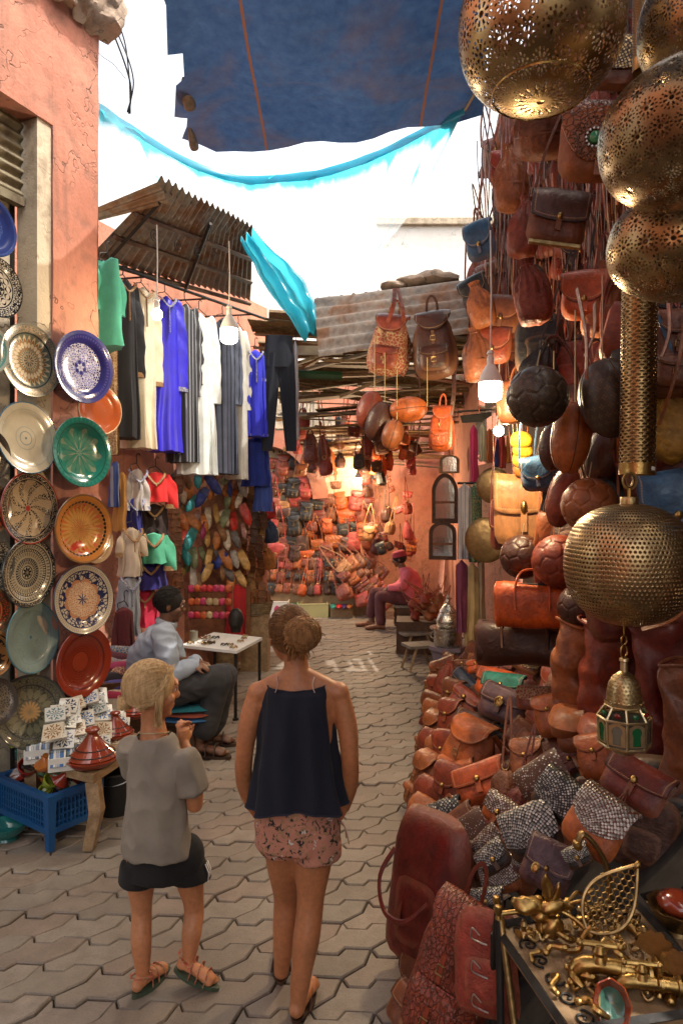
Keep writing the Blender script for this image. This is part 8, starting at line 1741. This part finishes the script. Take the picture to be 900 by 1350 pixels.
    for k in range(60):
        x = rnd.uniform(-.045, .055); nape.append([HM @ (Vector(p)*S_) for p in ((x*.7, -.092, -.035), (x*.95, -.088+.1*abs(x), -.06), (x*1.05+rnd.uniform(-.006, .006), -.075+.2*abs(x), -.08-rnd.uniform(0, .015)))])
    strands(t, nape, .0012, 'hair_brown', 'nape_hair')
teen()

def small_girl():
    O = P(205, 675, 2.5); O.z = 0; t = thing('person', 'younger blonde girl in grey T-shirt and black shorts with hands clasped', 'person', O)
    J = lambda px, py, dy=0: P(px, py, 2.5+dy)-O
    yaw = -.55; mb = MB()
    mb.loft(el([(.0, .02, .40, .08, .07), (0, .02, .44, .105, .085), (0, .02, .52, .105, .085), (0, .02, .60, .095, .078), (0, .02, .70, .10, .076), (0, .015, .80, .112, .07), (-.002, .012, .85, .112, .058), (-.004, .012, .89, .08, .055), (-.008, .015, .925, .052, .048), (-.014, .02, .97, .043, .043), (-.016, .02, 1.03, .042, .043)], 28, yaw))
    Ls, Rs = Vector((-.118, .085, .845)), Vector((.112, -.03, .845))
    for q in (Ls, Rs): mb.ell(q, (.036, .036, .036), 14)
    HC = J(243, 962, .12)
    Re = J(257, 1062, -.01); Le = Vector((-.10, .20, .70))
    limb(mb, [Rs, Rs.lerp(Re, .5)+Vector((.015, -.01, 0)), Re, Re.lerp(HC, .5)+Vector((.012, .0, -.01)), HC+Vector((.006, -.012, -.05))], [.036, .034, .028, .027, .018])
    limb(mb, [Ls, Ls.lerp(Le, .5), Le, Le.lerp(HC, .5)+Vector((0, .03, -.02)), HC+Vector((-.014, .02, -.05))], [.036, .034, .028, .027, .018])
    hand(mb, HC+Vector((.006, -.012, -.05)), (-.12, .10, 1), (-.6, .6, .1), .72, .42, 1); hand(mb, HC+Vector((-.014, .02, -.05)), (.06, -.02, 1), (.6, -.6, .1), .72, .5, -1)
    Lk, La = J(187, 1203, .03), J(189, 1288, .0); Rk, Ra = J(256, 1198, .06), J(249, 1268, .02)
    limb(mb, [J(186, 1140, .03), J(186, 1165, .03), Lk, Lk.lerp(La, .4)+Vector((0, -.012, 0)), La], [.060, .050, .037, .038, .0235]); limb(mb, [J(240, 1135, .02), J(250, 1160, .05), Rk, Rk.lerp(Ra, .4)+Vector((0.002, -.012, 0)), Ra], [.060, .050, .037, .037, .023])
    lh, lt = Vector((La.x-.012, La.y-.03, .014)), Vector((La.x+.062, La.y+.105, .014)); rh, rt = Vector((Ra.x-.03, Ra.y-.0, .062)), Vector((Ra.x+.105, Ra.y-.025, .016))
    mb.tube([La, lh+Vector((.008, .012, .03))], [.027, .026], 12); mb.tube([Ra, rh+Vector((.014, 0, .03))], [.026, .026], 12); foot(mb, lh, lt, .82); foot(mb, rh, rt, .82)
    HM = T(*J(201, 910, .01)) @ RZ(-1.12) @ RX(-.10); S_ = .93; head(mb, HM, S_)
    fuse(mb, .0045, 'body', 'skin_girl', t, smooth=6); eyes(t, HM, S_)
    # T-shirt
    mb = MB(); mb.loft(el([(.004, .02, .503, .136, .112), (.002, .02, .54, .133, .108), (0, .02, .61, .124, .099), (0, .018, .70, .120, .092), (0, .015, .78, .124, .084), (-.002, .012, .83, .124, .072), (-.004, .012, .872, .112, .066), (-.005, .013, .905, .088, .060), (-.006, .014, .928, .07, .056)], 40, yaw))
    for q, e, k in ((Rs, Re, 1), (Ls, Le, -1)):
        a = q+Vector((0, 0, .008)); b = q.lerp(e, .62)+Vector((.006*k, -.004, 0)); mb.tube([a-(b-a)*.25, a, a.lerp(b, .5), b], [.040, .050, .052, .056], 20); 
    nz = lambda c: c.z > .868+.02*math.exp(-((abs(c.x+.004)-.09)/.03)**2) and math.hypot(c.x+.006, c.y-.014) < .080 and c.z > .872
    fuse(mb, .0055, 'tshirt', 'fabric', t, (.27, .232, .185), smooth=3, wrinkle=.013, wsc=(12, 12, 4), seed=8, cut=lambda c: (math.hypot((c.x+.006)*1.0, (c.y-.014)*1.1) < .063 and c.z > .905))
    m2 = MB(); m2.tube([Vector((-.006+.066*math.cos(a)*math.cos(yaw)-.058*math.sin(a)*math.sin(yaw), .014+.066*math.cos(a)*math.sin(yaw)+.058*math.sin(a)*math.cos(yaw), .913+.006*abs(math.cos(a))-.012*(math.sin(a) > 0)*math.sin(a))) for a in [i*2*PI/40 for i in range(41)]], .0042, 6); m2.build('neck_band', 'fabric', t, (.2, .165, .125))
    m2 = MB(); m2.tube([Vector((-.010+.055*math.cos(a), .016+.052*math.sin(a), .938-.012*math.sin(a))) for a in [i*2*PI/30 for i in range(31)]], .0022, 5); m2.build('necklace', 'rope', t)
    # shorts with white side stripes
    mb = MB(); mb.loft(el([(.004, .02, .42, .126, .100), (.004, .02, .53, .112, .090)], 32, yaw)); A_, B_ = J(186, 1150, .03), J(242, 1145, .03)
    mb.loft(el([(A_.x-.002, A_.y, .385, .078, .078), (A_.x+.002, A_.y, .46, .072, .078)], 24)); mb.ell(J(244, 1128, .02), (.070, .075, .08), 16); mb.loft(el([(B_.x+.022, B_.y+.01, .39, .076, .076), (B_.x-.004, B_.y, .47, .074, .076)], 24))
    fuse(mb, .006, 'shorts', 'fabric', t, (.007, .0065, .007), smooth=4, wrinkle=.004, seed=5)
    for k in range(3):
        m2 = MB(); x = B_.x+.094+.0015*k; m2.tube([(x, B_.y-.012+.014*k, .388), (x+.002, B_.y-.012+.014*k, .42), (x-.010, B_.y-.012+.014*k, .45)], .004, 6, flat=.4); m2.build('side_stripe', 'fabric', t, (.75, .73, .7))
    # sandals
    for (h, e) in ((lh, lt), (rh, rt)):
        d = (e-h); L = d.length; d.normalize(); up = (Vector((0, 0, 1))-d*d.z).normalized(); sd = d.cross(up); poly = []
        for i in range(24): a = i/24*2*PI; v = .5-.5*math.cos(a); w = .031*(.85+.25*math.sin(v*4)); poly.append(h-d*.025+d*(L+.04)*v+sd*(w*math.sin(a)))
        m2 = MB(); m2.loft([[p-up*.013 for p in poly], [p+up*.002 for p in poly]]); so = m2.build('sandal', 'leather', t, (.05, .11, .07))
        for f, hh in ((.30, .066), (.5, .058), (.72, .045)):
            m2 = MB(); m2.tube(catmull([h+d*L*f+sd*.032, h+d*L*f+sd*.026+up*hh*.7, h+d*L*(f-.03)+up*hh, h+d*L*f-sd*.026+up*hh*.7, h+d*L*f-sd*.032], 5), .006, 6, flat=.4); m2.build('strap', 'kilim', so, (.45, .1, .06))
        m2 = MB(); m2.tube(catmull([h+d*.04+sd*.03+up*.04, h-d*.01+sd*.022+up*.058, h-d*.024+up*.06, h-d*.01-sd*.022+up*.058, h+d*.04-sd*.03+up*.04], 5), .006, 6, flat=.4); m2.build('ankle_strap', 'kilim', so, (.5, .12, .07))
    # blonde hair pulled to a low knot, loose locks before the ear
    rnd = random.Random(16); scalp(t, HM, S_, 'hair_blonde'); tg = (-.22, -.82, -.52)
    strands(t, pulled_hair(HM, S_, tg, 1700, rnd, 1.025, .008), .0010, 'hair_blonde')
    kc = Vector((-.018, -.098, -.052)); m2 = MB(); m2.ell(HM @ (kc*S_), (.03, .026, .024), 16, HM.to_3x3().to_4x4()); m2.build('hair_knot', 'hair_blonde', t, ang=180); paths = []
    for k in range(70):
        a0 = rnd.uniform(0, 6.3); th = rnd.uniform(-1, 1); paths.append([HM @ ((kc+Vector((.031*math.cos(a0+i*.35)*math.cos(th*.9), .027*math.sin(a0+i*.35), .026*math.sin(th)+.004*math.sin(i))))*S_) for i in range(8)])
    for k in range(46):
        x0 = rnd.uniform(.0, .03); q = [(.074, .03-x0, .03), (.086, .028-x0, -.005), (.082+rnd.uniform(-.004, .006), .03-x0, -.05), (.07+rnd.uniform(-.008, .008), .034-x0, -.09), (.06+rnd.uniform(-.012, .01), .04-x0+rnd.uniform(-.01, .01), -.118-rnd.uniform(0, .02))]
        paths.append([HM @ (p*S_) for p in catmull(q, 3)])
    for k in range(26):
        z0 = rnd.uniform(-.02, .07); q = [(.03, .06, .10), (.07, .045, .07+z0*.2), (.088, .012, .02), (.088, -.02, -.03), (.07, -.06, -.055)]; paths.append([HM @ (Vector(p)*S_+Vector((rnd.uniform(-.004, .004), rnd.uniform(-.012, .012), rnd.uniform(-.01, .01)))) for p in catmull(q, 3)])
    strands(t, paths, .0014, 'hair_blonde', 'loose_hair')
    m2 = MB(); m2.tube([HM @ ((kc+Vector((.0+.018*math.cos(a), .012, .018*math.sin(a))))*S_) for a in [i*2*PI/16 for i in range(17)]], .004, 6); m2.build('hair_tie', 'black_rubber', t)
small_girl()

def seated_man():
    Y0 = 4.95; O = P(225, 675, Y0); O.z = 0; t = thing('person', 'seated man with short dark hair in pale blue shirt and grey trousers', 'person', O); J = lambda px, py, dy=0: P(px, py, Y0+dy)-O
    # stool and cushions
    q = J(232, 935, .05); st = thing('seat_stool', 'low stool under the seated man', 'stool', T(O.x+q.x, O.y+q.y, 0)); mb = MB(); mb.box((0, 0, .25), (.36, .34, .03)); mb.build('top', 'wood_dark', st, smooth=False)
    for a in (-1, 1):
        for b in (-1, 1): mb = MB(); mb.tube([(a*.16, b*.15, 0), (a*.15, b*.14, .236)], .018, 6); mb.build('leg', 'wood_dark', st)
    for k, (c, nm) in enumerate([((.02, .12, .3), 'blue'), ((.3, .06, .03), 'red'), ((.01, .2, .26), 'turquoise')]):
        mb = MB(); mb.pillow(.50, .42, .035, 1, 4, 0, 36, 5, .016, k, RX(PI/2)); o = mb.build('seat_cloth', 'fabric', None, c); o.matrix_world = T(O.x+q.x+.06, O.y+q.y-.03, .283+.034*k) @ RZ(-.2+.12*k); tag(o, f'folded {nm} cloth on the stool under the seated man', 'cloth')
    sh = J(212, 842, 0); hipc = J(200, 908, .04); nk = J(219, 822, .0); R_ = MB()
    HM = T(*J(224, 797, .0)) @ RZ(-1.35) @ RX(-.22); head(R_, HM, 1.08); R_.tube([J(212, 835, .0), nk, J(222, 806, 0)], [.062, .055, .055], 16)
    Rw = J(254, 876, -.16); hand(R_, Rw, (.9, .1, -.15), (.1, .3, -1), 1.0, .35, 1); hand(R_, J(262, 872, .06), (.8, -.3, -.2), (.1, -.2, -1), 1.0, .4, -1)
    limb(R_, [J(230, 880, -.2), Rw], [.036, .027]); limb(R_, [J(238, 872, .12), J(262, 872, .06)], [.036, .027])
    ra, la = J(263, 968, -.06), J(272, 962, .16); limb(R_, [J(277, 925, -.06), ra], [.045, .038]); limb(R_, [J(288, 925, .16), la], [.045, .038])
    rf = Vector((ra.x-.02, ra.y, .022)); lf = Vector((la.x-.02, la.y, .022)); R_.tube([ra, rf+Vector((.02, 0, .04))], [.036, .034], 12); R_.tube([la, lf+Vector((.02, 0, .04))], [.036, .034], 12); foot(R_, rf, rf+Vector((.235, -.05, 0)), 1.15); foot(R_, lf, lf+Vector((.235, .0, 0)), 1.15)
    hp = J(204, 914, .03); R_.tube([hp, J(205, 880, .02), J(210, 845, .0), nk], [.11, .1, .09, .05], 16)
    limb(R_, [J(212, 840, -.14), J(220, 866, -.19), J(230, 880, -.2)], [.045, .04, .036]); limb(R_, [J(212, 840, .14), J(230, 866, .18), J(238, 872, .12)], [.045, .04, .036])
    limb(R_, [hp, J(245, 908, -.1), J(288, 896, -.07), J(277, 925, -.06)], [.08, .07, .05, .045]); limb(R_, [hp, J(255, 905, .16), J(295, 893, .16), J(288, 925, .16)], [.08, .07, .05, .045])
    fuse(R_, .0065, 'body', 'skin_brown', t, smooth=5); eyes(t, HM, 1.08)
    for f, dv in ((rf, Vector((.235, -.05, 0))), (lf, Vector((.235, 0, 0)))):
        d = dv.normalized(); sd = Vector((d.y, -d.x, 0)); poly = [f-d*.035+d*.30*(.5-.5*math.cos(a))+sd*(.048*math.sin(a)) for a in [i/24*2*PI for i in range(24)]]; m2 = MB(); m2.loft([[p-Vector((0, 0, .02)) for p in poly], [p for p in poly]]); so = m2.build('sandal', 'leather', t, (.03, .016, .012))
        for fr in (.35, .62):
            m2 = MB(); m2.tube(catmull([f+dv*fr+sd*.046, f+dv*fr+sd*.03+Vector((0, 0, .055)), f+dv*fr+Vector((0, 0, .068)), f+dv*fr-sd*.03+Vector((0, 0, .055)), f+dv*fr-sd*.046], 5), .018, 6, flat=.3); m2.build('strap', 'leather', so, (.03, .016, .012))
    # shirt
    mb = MB(); yaw = -1.35
    mb.loft(el([(hipc.x+.02, hipc.y, hipc.z-.05, .20, .165), (hipc.x, hipc.y, hipc.z+.04, .195, .16), (J(196, 880).x, .03, J(196, 880).z, .195, .15), (J(199, 857).x, .02, J(199, 857).z, .205, .145), (J(206, 840).x, .01, J(206, 840).z, .205, .125), (J(212, 830).x, .0, J(212, 830).z, .15, .095), (nk.x-.005, nk.y, nk.z-.01, .072, .072)], 36, yaw))
    limb(mb, [J(216, 838, -.17), J(220, 862, -.21), J(226, 886, -.20), J(240, 884, -.19), J(252, 878, -.165)], [.072, .072, .066, .056, .05]); limb(mb, [J(216, 838, .17), J(232, 862, .2), J(240, 880, .16), J(258, 874, .07)], [.07, .068, .06, .05])
    fuse(mb, .008, 'shirt', 'fabric', t, (.33, .38, .46), smooth=4, wrinkle=.022, wsc=(7, 7, 6), seed=2)
    m2 = MB(); m2.tube([Vector((nk.x+.004+.064*math.cos(a), nk.y+.064*math.sin(a), nk.z+.008+.022*math.cos(a)*-1)) for a in [i*2*PI/24 for i in range(25)]], .014, 8, flat=1.6); m2.build('collar', 'fabric', t, (.35, .4, .48))
    # trousers
    mb = MB(); limb(mb, [J(205, 915, -.08), J(245, 905, -.12), J(290, 893, -.08)], [.125, .112, .085]); limb(mb, [J(210, 912, .14), J(255, 902, .17), J(297, 890, .16)], [.12, .108, .083]); mb.ell(J(208, 915, .04), (.17, .2, .115), 20)
    limb(mb, [J(290, 893, -.08), J(282, 925, -.06), J(270, 958, -.06)], [.085, .082, .09]); limb(mb, [J(297, 890, .16), J(290, 925, .16), J(279, 956, .16)], [.083, .08, .088]); mb.loft(el([(J(258, 915).x, .04, J(258, 925).z, .1, .1), (J(258, 900).x, .04, J(258, 905).z, .11, .12)], 20))
    fuse(mb, .009, 'trousers', 'fabric', t, (.035, .034, .036), smooth=5, wrinkle=.014, wsc=(7, 7, 7), seed=4)
    rnd = random.Random(3); scalp(t, HM, 1.04, 'hair_black'); strands(t, [p[:3] for p in pulled_hair(HM, 1.08, (0, -.8, -.6), 1500, rnd, 1.0, .05)], .0016, 'hair_black')
seated_man()

def far_man():
    Y0 = 10.2; O = P(530, 675, Y0); O.z = 0; t = thing('person', 'man in pink shirt and maroon cap sitting on a box beside the far stall', 'person', O); J = lambda px, py, dy=0: P(px, py, Y0+dy)-O
    R_ = MB(); HM = T(*J(526, 737, 0)) @ RZ(1.35) @ RX(-.25); head(R_, HM, 1.05); R_.tube([J(533, 755), J(528, 743)], [.06, .055], 12)
    hand(R_, J(511, 775, -.1), (-.8, 0, -.6), (0, .4, -1), 1.0, .4); hand(R_, J(509, 779, .12), (-.8, 0, -.6), (0, -.4, -1), 1.0, .4, -1)
    for a, f in ((J(501, 816, -.08), J(503, 826, -.08)), (J(489, 806, .2), J(490, 815, .2))): R_.tube([a, Vector((f.x, f.y, .06))], [.05, .045], 12)
    hp = J(541, 788, 0); R_.tube([hp, J(541, 770), J(536, 754), J(533, 750)], [.11, .11, .08, .055], 14)
    for p in ([J(536, 757, -.1), J(530, 771, -.2), J(511, 775, -.1)], [J(536, 757, .1), J(527, 769, .2), J(509, 779, .12)]): limb(R_, p, [.05, .045, .03])
    for p in ([hp, J(503, 788, -.08), J(501, 816, -.08)], [hp, J(496, 783, .2), J(489, 806, .2)]): limb(R_, p, [.08, .06, .05])
    fuse(R_, .009, 'body', 'skin_brown', t, smooth=4); eyes(t, HM, 1.05)
    mb = MB(); mb.loft(el([(J(540, 790).x, 0, .44, .19, .16), (J(542, 775).x, 0, .58, .2, .16), (J(541, 762).x, 0, .75, .2, .15), (J(537, 752).x, 0, .86, .18, .12), (J(533, 747).x, 0, .92, .08, .07)], 28, 1.35)); limb(mb, [J(537, 757, -.18), J(530, 772, -.2), J(514, 775, -.11)], [.075, .068, .05]); limb(mb, [J(537, 757, .18), J(527, 770, .2), J(511, 778, .12)], [.075, .068, .05])
    fuse(mb, .013, 'shirt', 'fabric', t, (.62, .12, .15), smooth=4, wrinkle=.016, wsc=(6, 6, 5))
    mb = MB(); limb(mb, [J(543, 790, -.08), J(522, 788, -.1), J(501, 786, -.08)], [.12, .105, .08]); limb(mb, [J(543, 788, .12), J(515, 784, .16), J(494, 781, .2)], [.12, .1, .08]); limb(mb, [J(501, 786, -.08), J(501, 802, -.08), J(502, 819, -.08)], [.08, .075, .078]); limb(mb, [J(494, 781, .2), J(491, 795, .2), J(489, 809, .2)], [.08, .075, .078]); fuse(mb, .013, 'trousers', 'fabric', t, (.10, .025, .028), smooth=4, wrinkle=.012)
    for q in (J(502, 826, -.08), J(489, 815, .2)):
        mb = MB(); mb.tube([(q.x+.06, q.y, .05), (q.x-.06, q.y, .055), (q.x-.2, q.y, .035)], [.05, .052, .04], 14, flat=.8, up=(0, 0, 1)); mb.ell((q.x-.2, q.y, .035), (.045, .04, .03), 12); mb.build('shoe', 'leather', t, LC['brown'])
    scalp(t, HM, 1.05, 'hair_black'); mb = MB()
    mb.lathe([(.105, .0), (.11, .03), (.098, .075), (.06, .1), (0, .106)], 28, HM @ T(0, -.012, .03)); cp = mb.build('cap', 'fabric', t, (.32, .03, .05)); mb = MB(); mb.grid(lambda u, v: HM @ Vector(((u-.5)*.17, .075+.075*v*(1-(2*u-1)**2*.6), .04-.015*v)), 10, 6); mb.build('peak', 'fabric', cp, (.2, .02, .03))
    q = J(546, 812, .05); st = thing('seat_box', 'dark wooden crate the man in pink sits on', 'crate', T(O.x+q.x, O.y+q.y, 0)); mb = MB(); mb.box((0, 0, .36), (.62, .5, .035)); mb.build('lid', 'wood_grey', st, smooth=False)
    for k in range(3):
        for s in (-1, 1): mb = MB(); mb.box((0, s*.23, .07+.11*k), (.58, .02, .085)); mb.build('slat', 'wood_dark', st, smooth=False)
    for a in (-1, 1):
        for b in (-1, 1): mb = MB(); mb.box((a*.26, b*.205, .17), (.04, .03, .34)); mb.build('post', 'wood_dark', st, smooth=False)
far_man()
# ---------------------------------------------------------------- camera, sky and light
def lighting():
    w = bpy.data.worlds.new('World'); bpy.context.scene.world = w; w.use_nodes = True; nt = w.node_tree
    bg = nt.nodes['Background']; sk = nt.nodes.new('ShaderNodeTexSky'); sk.sky_type = 'NISHITA'; sk.sun_disc = False
    el, az = R(60), R(112)
    sk.sun_elevation = el; sk.sun_rotation = az; sk.air_density = 1.0; sk.dust_density = 4.0; sk.ozone_density = 1.0
    mx = nt.nodes.new('ShaderNodeMix'); mx.data_type = 'RGBA'; mx.blend_type = 'MULTIPLY'; mx.inputs[0].default_value = 1
    mx.inputs[7].default_value = (1.1, 1.0, .86, 1)          # the photograph's white balance is set for open shade
    hs = nt.nodes.new('ShaderNodeHueSaturation'); hs.inputs['Saturation'].default_value = .55
    nt.links.new(sk.outputs[0], hs.inputs['Color']); nt.links.new(hs.outputs[0], mx.inputs[6]); nt.links.new(mx.outputs[2], bg.inputs[0]); bg.inputs[1].default_value = SKY
    l = bpy.data.lights.new('sun', 'SUN'); l.energy = SUN; l.angle = R(.5); l.color = (1, .95, .87)
    o = bpy.data.objects.new('sun', l); C.objects.link(o)
    d = Vector((math.sin(az)*math.cos(el), math.cos(az)*math.cos(el), math.sin(el)))
    o.rotation_euler = d.to_track_quat('Z', 'Y').to_euler()
    cam = bpy.data.cameras.new('camera'); cam.lens = 24; cam.sensor_width = 36; cam.sensor_fit = 'AUTO'; cam.clip_end = 800; cam.clip_start = .05
    cam.dof.use_dof = True; cam.dof.focus_distance = 2.9; cam.dof.aperture_fstop = 6.3
    co = bpy.data.objects.new('camera', cam); C.objects.link(co); co.location = (0, 0, CAMZ); co.rotation_euler = (R(90), 0, 0)
    sc = bpy.context.scene; sc.camera = co
    sc.view_settings.view_transform = 'Standard'; sc.view_settings.look = 'None'; sc.view_settings.exposure = 0
    sc.cycles.max_bounces = 8; sc.cycles.diffuse_bounces = 4; sc.cycles.glossy_bounces = 4; sc.cycles.transparent_max_bounces = 24
    sc.cycles.sample_clamp_indirect = 6; sc.cycles.caustics_reflective = False; sc.cycles.caustics_refractive = False
    sc.cycles.use_denoising = True
SKY, SUN = .60, 5.0
lighting()
